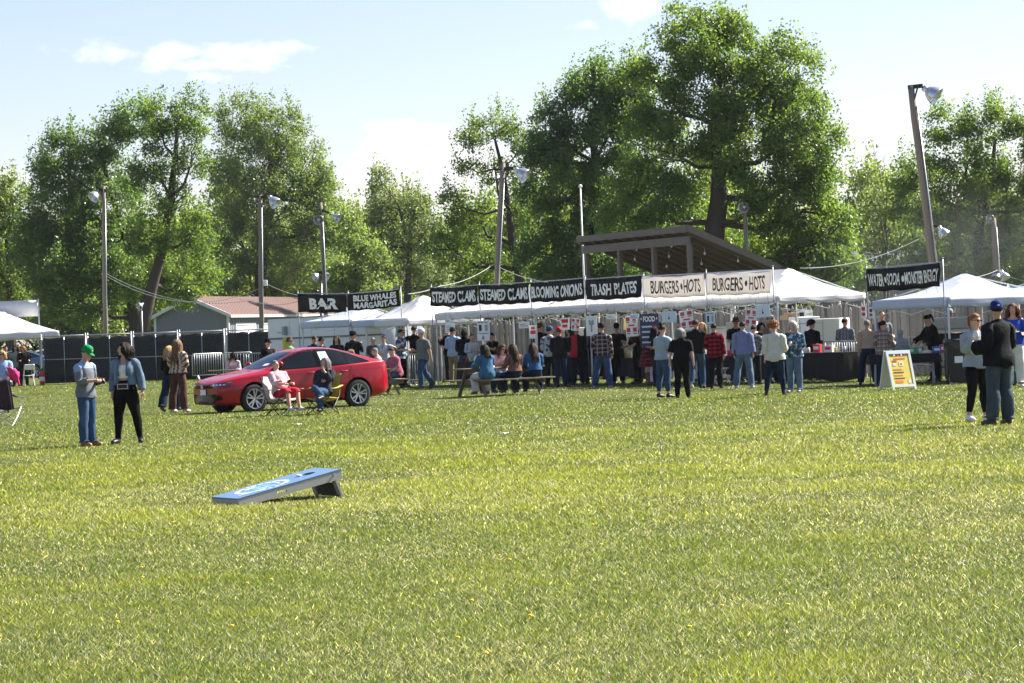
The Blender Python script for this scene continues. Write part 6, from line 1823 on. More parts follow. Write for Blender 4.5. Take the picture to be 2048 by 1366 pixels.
    if 'belt' in extras:
        n = 24; rr = (.172 * (1 + .22 * fat), .124 * (1 + .22 * fat) + belly * .4)
        P = np.array([(rr[0] * math.cos(2 * PI * j / n) * q, (rr[1]) * math.sin(2 * PI * j / n) * q, zz_) for q, zz_ in ((1, .995), (1.03, .995), (1.03, 1.03), (1, 1.03)) for j in range(n)])
        F = [(i * n + j, i * n + (j + 1) % n, (i + 1) * n + (j + 1) % n, (i + 1) * n + j) for i in range(3) for j in range(n)]
        W_ = np.zeros((len(P), len(BONES))); W_[:, BI['pelvis']] = 1; add_mesh('belt', fin(sk(P, W_)), F, mat('belt_brown', (.06, .035, .02), .5), root, P)
    PEOPLE.append(info)
    return info
def held(kind, info, hand, label, cat, m_, h=.12, r=.035, dz=-.03):
    c = info[hand] + Vector((0, -.015, dz)); mb = MB()
    if kind == 'cup': mb.lathe([(0, 0), (r * .75, 0), (r, h), (r * .92, h), (r * .7, .01), (0, .01)], 12); nm = 'cup'
    elif kind == 'bottle': mb.lathe([(0, 0), (r, 0), (r, h * .6), (r * .4, h * .75), (r * .4, h), (0, h)], 10); nm = 'bottle'
    elif kind == 'can': mb.lathe([(0, 0), (r, .004), (r, h * .95), (r * .8, h), (0, h)], 10); nm = 'can'
    elif kind == 'phone': mb.box((0, 0, .02), (.075, .012, .145), Matrix.Rotation(R(-50), 3, 'X')); nm = 'phone'
    elif kind == 'plate': mb.lathe([(0, 0), (.08, 0), (.12, .02), (.118, .024), (.08, .006), (0, .006)], 18); nm = 'plate'
    tag(mb.build(nm, m_, None, kind != 'phone', c), label, cat)
    return c

WHT_ = (.62, .62, .60); BLK_ = (0.0020, 0.0020, 0.0024); CHAR = (0.0088, 0.0096, 0.0112); NAVY = (0.0036, 0.0048, 0.0112); GREY_ = (.22, .23, .24)
P = person
# ---- standing in the open, nearest first
a = P('man in green cap and grey shirt looking at his phone', 186, 893, 200, yaw=62, po=pose('phone', 'phone', nod=24, toe=6), top=('collar', (.13, .145, .17), (.23, .33, .50)), sleeve=.43, hem=.86, toploose=.03, bottom='jeans', shoes=(.22, .11, .06), hair=('short', 'dark'), hat='cap', hatcol=(.01, .20, .07), patch=(.55, .40, .06), tone=0)
held('phone', a, 'L', 'dark phone in the hands of the green capped man', 'phone', BLACKM)
P('woman in cropped denim jacket, white top and black leggings', 256, 888, 202, yaw=-8, po=pose('wide', 'down', legs='astride', turn=-62, toe=14), top=(.66, .65, .62), sleeve=.12, hem=1.14, neck=1.40, toploose=.004, bottom=BLK_, waist=1.10, bloose=.0, shoes=(0.0080, 0.0080, 0.0088), shoetop=.30, hair=('wavy', 'dark'), tone=0, fem=1, fat=.42, legk=.05, over=('lightjeans', .50, 1.02, .02), extras=('waistpack',))
P('man in blue cap and black jacket seen from behind at right', 1992, 850, 244, yaw=-148, po=pose('bent', 'bent', stance=.07, turn=-28, toe=8), top=(0.0064, 0.0072, 0.0096), sleeve=.52, hem=.84, toploose=.055, bottom='greyjeans', bloose=.032, shoes=(.06, .04, .03), hair=('short', 'dark'), hat='cap', hatcol=(.012, .026, .13), patch=(.5, .5, .55), tone=0, fat=.25, belly=.02)
c = held('bottle', PEOPLE[-1], 'L', 'clear drink bottle held by the man in blue cap', 'bottle', mat('drink_pale', (.55, .55, .35), .2), .2, .03, -.1)
a = P('woman in grey sweatshirt, black leggings and sunglasses beside the blue capped man', 1962, 845, 217, yaw=22, po=pose('down', 'up', legs='cocked', turn=10), top=(.30, .34, .37), sleeve=.53, hem=.88, toploose=.05, bottom=(0.0072, 0.0064, 0.0080), bhem=.15, bloose=.0, shoes=(.70, .70, .72), hair=('pony', 'ginger'), tone=1, fem=.8, fat=.1, glasses=True)
held('cup', a, 'R', 'white cup held by the woman in grey sweatshirt', 'cup', WHITEP, .14, .042)
a = P('woman in blue shirt and white trousers carrying a plate of food', 2031, 776, 168, yaw=-12, po=pose('bent', 'bent', stance=.05), top=(.015, .06, .36), sleeve=.40, hem=.90, neck=1.44, toploose=.03, bottom=(.62, .61, .57), bloose=.035, shoes=(.6, .6, .6), hair=('wavy', 'auburn'), tone=1, fem=.9, fat=.2)
c = (a['L'] + a['R']) / 2 + Vector((0, -.06, .04)); mb = MB(); mb.lathe([(0, 0), (.09, 0), (.13, .02), (.128, .025), (.09, .006), (0, .006)], 18)
tag(mb.build('plate', WHITEP, None, True, c), 'paper plate carried by the woman in blue shirt', 'plate')
mb = MB(); rd = random.Random(2)
for k in range(26): mb.ell((rd.uniform(-.08, .08), rd.uniform(-.08, .08), .03 + rd.uniform(0, .04)), (0.0100, 0.0080, 0.0072), 6, 4)
tag(mb.build('fried_food', mat('fried_orange', (.55, .22, .06), .7, .3, 30), None, True, c), 'heap of orange fried food on the paper plate', 'food')
P('person in teal trousers standing behind the woman in white trousers', 2040, 771, 150, yaw=170, po=pose(), top=(.12, .16, .18), sleeve=.5, bottom=(.02, .10, .10), hair=('short', 'brown'), tone=0)
P('woman with long fair hair in black top and jeans behind the patterned sweater', 343, 823, 131, yaw=160, po=pose('cross', 'down', legs='walk2'), top=BLK_, sleeve=.5, hem=.98, bottom='darkjeans', hair=('wavy', 'blonde'), tone=1, fem=.8, bloose=.05)
P('woman in brown zigzag sweater and brown trousers with long hair', 362, 825, 146, yaw=150, po=pose('cross', 'cross', legs='astride', turn=28), top=('stripe', (.42, .33, .25), (.10, .065, .045), (.55, .48, .40)), sleeve=.52, hem=.95, toploose=.05, bottom=(.075, .035, .025), bloose=.032, shoes=(.5, .45, .4), hair=('verylong', 'darkblonde'), tone=1, fem=.6)
P('man striding in grey t-shirt, white cap and jeans', 850, 780, 121, yaw=-58, po=pose('back', 'bent', legs='walk', nod=6), top=(.13, .135, .14), sleeve=.24, hem=.86, toploose=.045, bottom='jeans', shoes=(.04, .04, .045), hair=('short', 'grey'), hat='cap', hatcol=(.50, .52, .58), tone=0, fat=.1)
held('plate', PEOPLE[-1], 'R', 'yellow food tray in the hand of the striding man', 'plate', mat('tray_yellow', (.6, .45, .15), .7))
P('burly man in red brown plaid shirt and jeans seen from behind', 1206, 777, 130, yaw=172, po=pose('bent', 'down', legs='astride'), top=('plaid', (.13, .085, .085), (0.0120, 0.0088, 0.0120), (.35, .30, .30)), sleeve=.50, hem=.90, toploose=.03, bottom='jeans', bloose=.028, shoes=(.4, .38, .36), hair=('short', 'dark'), hat='cap', hatcol=(0.0120, 0.0120, 0.0128), tone=0, fat=.45, belly=.05)
P('woman in pale blue grey t-shirt and cropped jeans, hair up, sunglasses', 1334, 796, 147, yaw=128, po=pose('down', 'cross', legs='astride', turn=22), top=(.27, .34, .40), sleeve=.22, hem=.92, toploose=.04, bottom='jeans', bhem=.16, bloose=.0, shoes=(0.0120, 0.0120, 0.0120), hair=('bun', 'brown'), tone=1, fem=.8, fat=.35, glasses=True)
P('woman dressed all in black with grey hair seen from behind', 1367, 797, 140, yaw=168, po=pose('wide', 'wide', stance=.05), top=(0.0044, 0.0048, 0.0052), sleeve=.26, hem=.92, toploose=.04, bottom=(0.0040, 0.0040, 0.0044), bloose=.01, shoes=(0.0080, 0.0080, 0.0080), hair=('bob', 'grey'), tone=1, fem=.6, fat=.45)
P('tall man in black hooded sweatshirt and jeans striding right', 1396, 777, 138, yaw=168, po=pose('cross', 'cross', legs='walk2', turn=-10), top=(0.0080, 0.0084, 0.0096), sleeve=.5, hem=.90, toploose=.04, bottom='jeans', shoes=(.55, .55, .55), hair=('short', 'brown'), tone=1, hood=True)
P('blonde woman in black vest with white sleeves', 1414, 776, 131, yaw=40, po=pose('cross', 'cross', turn=-40), top=(.60, .60, .60), sleeve=.52, hem=.90, toploose=.02, bottom='darkjeans', shoes=(0.0120, 0.0120, 0.0120), hair=('long', 'blonde'), tone=1, fem=.8, over=((0.0064, 0.0072, 0.0104), .02, .93, .03))
P('man in red and black checked shirt seen from behind', 1434, 777, 130, yaw=164, po=pose('bent', 'down'), top=('plaid', (.34, .015, .03), (0.0056, 0.0048, 0.0060)), sleeve=.5, hem=.86, toploose=.035, bottom=(0.0080, 0.0080, 0.0088), hair=('short', 'dark'), tone=0, fat=.2)
P('man in blue grey hooded sweatshirt with shoulder bag', 1489, 777, 134, yaw=165, po=pose('down', 'down', legs='astride'), top=(.16, .19, .33), sleeve=.46, hem=.90, toploose=.05, bottom='lightjeans', bloose=.028, shoes=(.4, .42, .45), hair=('short', 'dark'), tone=0, fat=.2, hood=True, extras=('bag',))
P('woman in cream knitted sweater and tall brown boots, curly ginger hair', 1551, 792, 148, yaw=170, po=pose('down', 'bent', stance=.06, legs='astride'), top=('dots', (.52, .51, .45), (.36, .36, .32)), sleeve=.40, hem=.85, toploose=.05, bottom='darkjeans', bloose=.0, shoes=(.06, .03, .02), shoetop=.40, hair=('curly', 'ginger'), tone=1, fem=.8, fat=.3)
a = P('grey haired woman in blue tie-dye sweatshirt facing the cream sweater', 1588, 786, 143, yaw=-28, po=pose('chest', 'chest', nod=8), top=('blotch', (.05, .10, .17), (.40, .48, .55), (.03, .05, .08)), sleeve=.52, hem=.88, toploose=.045, bottom='lightjeans', shoes=(.2, .2, .25), hair=('bob', 'white'), tone=1, fem=.7, fat=.2)
held('cup', a, 'L', 'small cup held by the grey haired tie-dye woman', 'cup', WHITEP, .1, .035)
P('grey haired man in tan shirt and dark jeans seen from behind', 1737, 770, 130, yaw=172, po=pose('down', 'bent', legs='astride', turn=-20), top=(.38, .27, .20), sleeve=.5, hem=.98, toploose=.045, bottom='darkjeans', bloose=.035, shoes=(.05, .04, .03), hair=('short', 'grey'), tone=0, fat=.35, belly=.05, extras=('belt',))
P('woman in brown and white plaid shirt beside the tan shirted man', 1773, 772, 130, yaw=155, po=pose('bent', 'bent', turn=-30), top=('plaid', (.40, .38, .36), (.16, .07, .05), (.05, .05, .06)), sleeve=.5, hem=.86, toploose=.04, bottom='darkjeans', hair=('pony', 'dark'), tone=1, fem=.7, fat=.2, glasses=True)
P('child in grey hooded sweatshirt with the hood up', 1806, 768, 108, yaw=150, po=pose('bent', 'bent', nod=8), top=(.25, .27, .29), sleeve=.52, hem=.84, toploose=.05, bottom=(.05, .05, .06), hair=None, tone=1, hood='up')
P('man with sunglasses in grey t-shirt behind the plaid woman', 1771, 0, H=1.84, D=72.5, yaw=8, po=pose('bent', 'down'), top=(.16, .18, .20), sleeve=.24, bottom=(.03, .03, .04), hair=('balding', 'brown'), tone=0, fat=.2, glasses=True)
P('dark haired woman in black leaning over the drinks table', 1866, 0, H=1.72, D=69.3, yaw=-72, po=pose('reach', 'reach', lean=16, nod=14, legs='astride'), top=(0.0064, 0.0060, 0.0072), sleeve=.52, hem=.86, toploose=.03, bottom=(0.0080, 0.0080, 0.0100), hair=('pony', 'dark'), tone=1, fem=.7)
P('man in pink checked shirt and grey cap tending the grill', 1905, 0, H=1.82, D=72.0, yaw=-14, po=pose('table', 'table', lean=12, nod=10, turn=-35), top=('plaid', (.55, .20, .22), (.62, .45, .45)), sleeve=.28, bottom=(.05, .05, .06), hair=('short', 'brown'), hat='cap', hatcol=(.24, .24, .25), tone=4, fat=.3, belly=.03)
P('dark curly haired man in black behind the crowd barrier', 1630, 0, H=1.66, D=76.5, yaw=150, po=pose('bent', 'bent', turn=-40), top=(0.0072, 0.0072, 0.0080), sleeve=.5, bottom=(0.0080, 0.0080, 0.0100), hair=('curly', 'dark'), tone=2, fat=.2)
P('man in grey striped work shirt behind the crowd barrier', 1695, 0, H=1.70, D=75.6, yaw=165, po=pose('bent', 'bent', turn=-30), top=('stripe', (.10, .115, .13), (.16, .17, .18), (.08, .09, .10)), sleeve=.5, bottom=(.03, .03, .04), hair=('short', 'dark'), tone=2)
# ---- queue before the tents
P('man in dark green cap and dark jacket left of the star hoodie', 1087, 765, 117, yaw=150, po=pose('bent', 'bent', turn=-25), top=(0.0080, 0.0096, 0.0112), sleeve=.52, hem=.86, toploose=.04, bottom=(0.0080, 0.0088, 0.0120), hair=('short', 'brown'), hat='cap', hatcol=(.07, .06, .04), tone=0)
P('man in grey hoodie with navy stars and blue cap', 1106, 774, 120, yaw=160, po=pose('bent', 'bent', turn=-40), top=('blotch', (.36, .36, .37), (.03, .045, .12)), sleeve=.52, hem=.90, toploose=.05, bottom=(0.0056, 0.0060, 0.0072), hair=('short', 'dark'), hat='cap', hatcol=(.04, .06, .13), tone=0, hood=True)
P('person in red cap and charcoal hooded top', 1124, 774, 118, yaw=165, po=pose('bent', 'bent'), top=CHAR, sleeve=.52, hem=.86, toploose=.05, bottom='darkjeans', hair=('short', 'brown'), hat='cap', hatcol=(.42, .02, .03), tone=0, hood=True, fat=.15)
P('brown haired woman facing left behind the red cap', 1137, 770, 116, yaw=-60, po=pose('bent', 'bent', nod=10), top=(.35, .22, .2), sleeve=.3, bottom='darkjeans', hair=('wavy', 'brown'), tone=1, fem=.8)
P('man in black and red panelled jacket with black cap', 1158, 770, 117, yaw=170, po=pose('bent', 'bent'), top=('panel', (0.0064, 0.0064, 0.0072), (.38, .02, .03)), sleeve=.52, hem=.84, toploose=.04, bottom=(0.0080, 0.0084, 0.0096), hair=('short', 'black'), hat='cap', hatcol=(0.0080, 0.0080, 0.0088), tone=2, fat=.2)
P('dark haired person in navy half hidden left of the plaid man', 1184, 768, 116, yaw=150, po=pose('bent', 'down'), top=NAVY, sleeve=.5, bottom='darkjeans', hair=('long', 'dark'), tone=1, fem=.6)
P('food server in black t-shirt, cap and sunglasses behind the table', 1238, 0, H=1.80, D=82.4, yaw=4, po=pose('table', 'bent', nod=6), top=BLK_, sleeve=.24, bottom=BLK_, hair=('short', 'black'), hat='cap', hatcol=(0.0048, 0.0048, 0.0052), tone=2, glasses=True, fat=.2)
P('food server in black leaning left beside the food board', 1272, 0, H=1.72, D=81.6, yaw=-60, po=pose('reach', 'table', lean=14, nod=16), top=(0.0060, 0.0060, 0.0068), sleeve=.25, bottom=BLK_, hair=('bob', 'black'), tone=2, fem=.7)
P('red haired woman in cowboy hat, plaid dress and boots', 1303, 769, 118, yaw=95, po=pose('down', 'bent', nod=6), top=('yoke', (.05, .02, .03), (.48, .36, .33)), sleeve=.50, hem=1.0, toploose=.01, bottom=('skirt', ('plaid', (.13, .015, .022), (0.0120, 0.0048, 0.0064), (.22, .05, .05)), .52), shoes=(.10, .05, .03), shoetop=.36, hair=('long', 'red'), hat='cowboy', hatcol=(.40, .33, .24), tone=1, fem=.9)
P('dark haired woman in black beside the cowboy hat', 1321, 772, 118, yaw=70, po=pose('bent', 'bent'), top=(0.0080, 0.0072, 0.0088), sleeve=.24, bottom='darkjeans', hair=('long', 'dark'), tone=1, fem=.8)
P('man in black cap behind the woman with her hair up', 1333, 765, 118, yaw=60, po=pose('down', 'bent'), top=(.03, .03, .035), sleeve=.24, bottom='darkjeans', hair=('short', 'dark'), hat='cap', hatcol=(0.0056, 0.0056, 0.0064), tone=0)
P('server in brown cap behind the blue grey hoodie', 1478, 0, H=1.83, D=78.6, yaw=10, po=pose('bent', 'bent', nod=8), top=(0.0120, 0.0120, 0.0120), sleeve=.24, bottom=BLK_, hair=('short', 'dark'), hat='brim', hatcol=(.08, .045, .02), tone=2)
P('man in grey plaid flannel right of the blue grey hoodie', 1514, 769, 118, yaw=150, po=pose('bent', 'bent', nod=8), top=('plaid', (.16, .155, .15), (.05, .05, .05), (.3, .29, .28)), sleeve=.5, hem=.86, toploose=.04, bottom=(0.0100, 0.0100, 0.0120), hair=('short', 'dark'), tone=1)
P('person with black hair in dark top at the burgers counter', 1529, 0, H=1.66, D=77.0, yaw=20, po=pose('table', 'table', nod=14), top=(0.0080, 0.0080, 0.0096), sleeve=.3, bottom=BLK_, hair=('bob', 'black'), tone=1, fem=.5)
P('man in camouflage cap behind the cream sweater', 1551, 0, H=1.83, D=75.0, yaw=30, po=pose('bent', 'bent', nod=6), top=(.12, .10, .08), sleeve=.26, bottom='darkjeans', hair=('short', 'brown'), hat='cap', hatcol=('blotch', (.22, .20, .16), (.10, .09, .07)), tone=0)
# ---- clams end
P('man in dark blue and white patterned shirt with sunglasses', 813, 775, 117, yaw=70, po=pose('bent', 'bent', nod=4), top=('blotch', (.035, .07, .12), (.40, .45, .48)), sleeve=.30, hem=.86, toploose=.04, bottom=BLK_, hair=('short', 'dark'), tone=0, glasses=True)
P('person in black with raised arm behind the striding man', 836, 768, 116, yaw=150, po=pose('out', 'bent'), top=BLK_, sleeve=.5, bottom='darkjeans', hair=('short', 'dark'), tone=0)
P('man in black drinking beside the leftmost clams table', 893, 765, 112, yaw=-70, po=pose('bent', 'face'), top=(0.0064, 0.0064, 0.0072), sleeve=.5, hem=.86, toploose=.03, bottom=(0.0080, 0.0080, 0.0096), hair=('short', 'dark'), tone=1)
P('man in pale blue shirt, khaki trousers and dark cap', 913, 766, 110, yaw=150, po=pose('bent', 'bent', turn=-25), top=(.26, .34, .50), sleeve=.30, hem=.86, toploose=.04, bottom=(.17, .14, .10), hair=('short', 'dark'), hat='cap', hatcol=(.03, .03, .035), tone=0)
P('person in black hooded top and jeans with the hood up', 932, 768, 108, yaw=165, po=pose('bent', 'bent', legs='astride'), top=(0.0056, 0.0056, 0.0064), sleeve=.52, hem=.94, toploose=.06, bottom='jeans', hair=None, hood='up', tone=1, fat=.2)
P('blonde server in white and blue shirt behind the clams table', 949, 0, H=1.66, D=91.0, yaw=20, po=pose('bent', 'chest'), top=(.45, .50, .60), sleeve=.5, bottom=BLK_, hair=('bun', 'darkblonde'), tone=1, fem=.7)
P('server in black t-shirt behind the two-can price board', 984, 0, H=1.68, D=90.0, yaw=-40, po=pose('table', 'bent', nod=12), top=BLK_, sleeve=.24, bottom=BLK_, hair=('short', 'black'), tone=1)
# ---- bar queue behind the car
P('person in black cap and uniform with yellow patches left of the bar', 543, 0, H=1.74, D=88, yaw=40, po=pose('face', 'bent', turn=20), top=(0.0056, 0.0056, 0.0068), sleeve=.3, bottom=BLK_, hair=('short', 'dark'), hat='cap', hatcol=(0.0056, 0.0056, 0.0064), tone=1)
P('man in brown hat and bright green t-shirt behind the car', 590, 0, H=1.77, D=86, yaw=120, po=pose('bent', 'bent', turn=-20), top=(.18, .55, .12), sleeve=.24, bottom='darkjeans', hair=('short', 'dark'), hat='brim', hatcol=(.07, .05, .035), tone=0)
P('bald man in dark grey hoodie seen from behind at the bar', 634, 0, H=1.80, D=86, yaw=175, po=pose('bent', 'bent'), top=(.035, .038, .044), sleeve=.5, bottom='darkjeans', hair=('balding', 'brown'), tone=2, hood=True, fat=.3)
P('man in black brimmed hat at the bar', 652, 0, H=1.75, D=89, yaw=130, po=pose('bent', 'bent', turn=-20), top=(0.0120, 0.0120, 0.0132), sleeve=.5, bottom=BLK_, hair=('short', 'black'), hat='brim', hatcol=(0.0048, 0.0048, 0.0056), tone=0)
P('woman with long brown hair in black facing the car', 676, 0, H=1.78, D=92, yaw=-8, po=pose('cross', 'cross'), top=BLK_, sleeve=.5, bottom=BLK_, hair=('long', 'brown'), tone=1, fem=.8)
P('uniformed deputy in black cap with yellow shoulder patch', 714, 0, H=1.88, D=85, yaw=155, po=pose('bent', 'face', turn=-35), top=(0.0080, 0.0076, 0.0068), sleeve=.28, hem=.95, bottom=(0.0088, 0.0084, 0.0080), hair=('short', 'dark'), hat='cap', hatcol=(0.0060, 0.0060, 0.0068), tone=0, fat=.3)
P('older person with short grey hair in brown at the bar counter', 748, 0, H=1.68, D=97, yaw=-10, po=pose('bent', 'bent'), top=(.08, .055, .045), sleeve=.3, bottom=BLK_, hair=('short', 'grey'), tone=0, fem=.4)
P('woman with dark hair bun in grey white top pointing', 769, 0, H=1.72, D=88, yaw=-20, po=pose('out', 'chest'), top=('blotch', (.45, .46, .50), (.25, .27, .33)), sleeve=.3, bottom=BLK_, hair=('bun', 'black'), tone=1, fem=.8, fat=.3)
# ---- seated
P('woman in pink seated in the left camp chair before the red car', 0, 0, H=1.60, pos=CH1 + Vector((-.02, .06, 0)), yaw=44, po=pose('lap', 'lap', legs='sitlow', turn=8, nod=0), seat=.40, top=('blotch', (.55, .30, .33), (.62, .45, .48)), sleeve=.45, hem=.88, toploose=.05, bottom=(.45, .02, .04), bhem=.42, bloose=.03, shoes=(.55, .54, .52), hair=('short', 'grey'), tone=1, fem=.7, fat=.5, belly=.05)
P('woman in navy sweater and jeans seated with crossed legs before the red car', 0, 0, H=1.64, pos=CH2 + Vector((.02, .06, 0)), yaw=-26, po=pose('face', 'cross', legs='crossed', turn=-18, nod=14), seat=.40, top=(.022, .024, .036), sleeve=.5, hem=.88, toploose=.04, bottom='jeans', shoes=(.06, .045, .035), hair=('long', 'grey'), tone=1, fem=.6, fat=.25)
P('woman in black cap and white top leaning on a table behind the car', 0, 0, H=1.68, pos=PT3 + Vector((-.25, .72, 0)), yaw=12, po=pose('table', 'face', lean=22, nod=22, legs='sit'), seat=.46, top=(.55, .46, .50), sleeve=.5, bottom='darkjeans', hair=('long', 'brown'), hat='cap', hatcol=(0.0080, 0.0080, 0.0100), tone=1, fem=.8)
P('woman in mauve t-shirt and denim shorts seated on a bench behind the boot', 794, 788, H=1.66, yaw=-62, po=pose('lap', 'table', lean=12, nod=10, legs='sit'), seat=.47, top=(.30, .09, .14), sleeve=.26, hem=.86, toploose=.05, bottom='jeans', bhem=.55, shoes=(.05, .03, .03), hair=('pony', 'brown'), tone=1, fem=.8, fat=.8, belly=.08)
P('grey haired person seated facing right beyond the mauve woman', 0, 0, H=1.70, pos=PT2 + Vector((.15, 1.1, 0)), yaw=-80, po=pose('table', 'lap', lean=10, nod=12, legs='sit'), seat=.47, top=(.40, .34, .34), sleeve=.3, bottom='darkjeans', hair=('short', 'grey'), tone=1, fat=.4)
P('person with shaggy fair hair seated behind the car boot', 0, 0, H=1.66, pos=PT2 + Vector((-.65, -.2, 0)), yaw=95, po=pose('table', 'table', lean=8, legs='sit'), seat=.47, top=(.22, .2, .2), sleeve=.4, bottom='darkjeans', hair=('bob', 'darkblonde'), tone=1, fem=.5)
bz = lambda x, y: PTC + Matrix.Rotation(R(36), 3, 'Z') @ Vector((x, y, 0))
P('young woman in blue denim jacket at the left of the picnic bench', 0, 0, H=1.68, pos=bz(-.92, -.72), yaw=-146, po=pose('table', 'table', lean=8, nod=8, legs='bench'), seat=.47, top=('denim', (.030, .095, .19)), sleeve=.5, hem=.84, toploose=.05, bottom=(.45, .45, .44), bloose=.04, hair=('long', 'dark'), tone=1, fem=.8, fat=.2)
P('young woman with very long wavy hair and brown jacket on the picnic bench', 0, 0, H=1.66, pos=bz(.02, -.70), yaw=-150, po=pose('table', 'table', lean=10, nod=8, legs='bench'), seat=.47, top=(.16, .08, .065), sleeve=.5, hem=.98, toploose=.03, bottom='darkjeans', bloose=.032, hair=('verylong', 'brown'), tone=1, fem=.8)
P('young woman in blue top with long brown hair at the right of the bench', 0, 0, H=1.68, pos=bz(.68, -.68), yaw=-165, po=pose('table', 'table', lean=14, nod=10, legs='bench'), seat=.47, top=('denim', (.026, .085, .20)), sleeve=.5, hem=.98, toploose=.04, bottom='darkjeans', bloose=.032, hair=('verylong', 'brown'), tone=1, fem=.8)
P('woman with sunglasses facing us across the picnic table', 0, 0, H=1.66, pos=bz(.60, .72), yaw=25, po=pose('table', 'face', lean=10, nod=10, legs='bench'), seat=.47, top=(.45, .30, .34), sleeve=.26, bottom='jeans', hair=('wavy', 'brown'), tone=1, fem=.8, glasses=True)
P('person in white t-shirt across the picnic table, hidden by the denim jacket', 0, 0, H=1.66, pos=bz(-.12, .70), yaw=38, po=pose('table', 'table', lean=12, nod=12, legs='bench'), seat=.47, top=(.58, .58, .58), sleeve=.26, bottom='jeans', hair=('short', 'dark'), tone=1)
# ---- left edge
P('blonde woman in light blue hoodie with sunglasses behind the empty chair', 8, 826, 124, yaw=6, po=pose('bent', 'down', turn=-10), top=(.24, .38, .58), sleeve=.5, hem=.86, toploose=.05, bottom='darkjeans', hair=('bob', 'blonde'), tone=1, fem=.7, fat=.3, glasses=True, hood=True)
mb = MB(); gg = G(8, 826)
mb.grid(lambda u, v: Vector((.20 + .30 * u, -.22 + .1 * math.sin(3 * u + v * 4) - .1 * v, .92 + .34 * v - .16 * u * u + .03 * math.sin(u * 17 + v * 9))), 10, 10)
o = mb.build('pink_jacket', mat('jacket_pink', (.62, .02, .16), .8, .25, 6, bump=.5, bscale=14), None, True, gg); solid(o, .05); tag(o, 'bright pink jacket over the arm of the woman in light blue', 'jacket')
P('woman in black jacket with fair hair under the left tent', 50, 0, H=1.66, D=115.0, yaw=20, po=pose('bent', 'bent', turn=-40, nod=8), top=BLK_, sleeve=.5, hem=.84, toploose=.04, bottom=(0.0080, 0.0080, 0.0100), hair=('bob', 'ginger'), tone=1, fem=.6)
P('woman with dark hair in grey cardigan under the left tent', 33, 0, H=1.70, D=115.5, yaw=-10, po=pose('down', 'bent'), top=(.22, .23, .20), sleeve=.5, hem=.82, toploose=.05, bottom='darkjeans', hair=('wavy', 'dark'), tone=1, fem=.7)
P('dark haired man in black under the left tent', 16, 0, H=1.70, D=116.0, yaw=30, po=pose('bent', 'bent'), top=(0.0080, 0.0080, 0.0096), sleeve=.5, bottom='darkjeans', hair=('short', 'black'), tone=2)

# ================================================================== RED SEDAN
from mathutils.bvhtree import BVHTree
def interp(tab, x):
    xs_ = [a for a, b in tab]; return float(np.interp(x, xs_, [b for a, b in tab]))
ZT = [(0, .66), (.05, .70), (.2, .765), (.6, .85), (1.0, .91), (1.28, .95), (1.45, 1.03), (1.7, 1.165), (2.0, 1.295), (2.3, 1.375), (2.6, 1.412), (2.9, 1.415), (3.2, 1.39), (3.5, 1.335), (3.8, 1.25), (4.1, 1.15), (4.3, 1.085), (4.45, 1.075), (4.58, 1.07), (4.64, 1.0), (4.67, .90)]
ZB_ = [(0, .62), (.1, .68), (.6, .79), (1.0, .84), (1.3, .88), (2.0, .915), (3.0, .95), (3.6, .98), (4.1, 1.01), (4.45, 1.03), (4.6, 1.0), (4.67, .84)]
WB_ = [(0, .58), (.06, .68), (.2, .765), (.5, .84), (1.0, .87), (2.0, .875), (3.0, .88), (3.6, .88), (4.1, .85), (4.4, .80), (4.6, .72), (4.67, .62)]
WM_ = [(0, .62), (.06, .74), (.2, .83), (.5, .89), (1.0, .905), (2, .895), (3., .90), (3.7, .91), (4.2, .88), (4.5, .82), (4.67, .68)]
WR_ = [(0, .40), (1.0, .66), (1.3, .70), (1.7, .63), (2.1, .575), (2.5, .565), (3.0, .565), (3.5, .57), (4.0, .60), (4.4, .62), (4.67, .45)]
ZL_ = [(0, .23), (.3, .19), (1, .17), (3.7, .18), (4.3, .24), (4.67, .34)]
def section(x):
    zt, zb, wb, wm, wr, zl = [interp(t_, x) for t_ in (ZT, ZB_, WB_, WM_, WR_, ZL_)]
    cab = min(1, max(0, (zt - zb - .08) / .18))
    zside = zt - .012 - .052 * cab
    wsd = wr if cab > 0 else min(wb * .86, .72)
    wsd = wr * cab + min(wb * .84, .72) * (1 - cab)
    m = lambda t_: (wb * .992 + (wsd - wb * .992) * t_, zb + .015 + (zside - zb - .015) * t_)
    pts = [(0, zl), (wm * .72, zl), (wm * .93, zl + .02), (wm * .985, zl + .13), (wm, .52), (wm * .99, .5 + (zb - .5) * .62), (wb + .004, zb - .03), (wb - .006, zb + .012), m(.33), m(.70), m(1.0), (wsd * .88, zt - .022 * cab - .006), (wsd * .45, zt - .004), (0, zt)]
    return pts
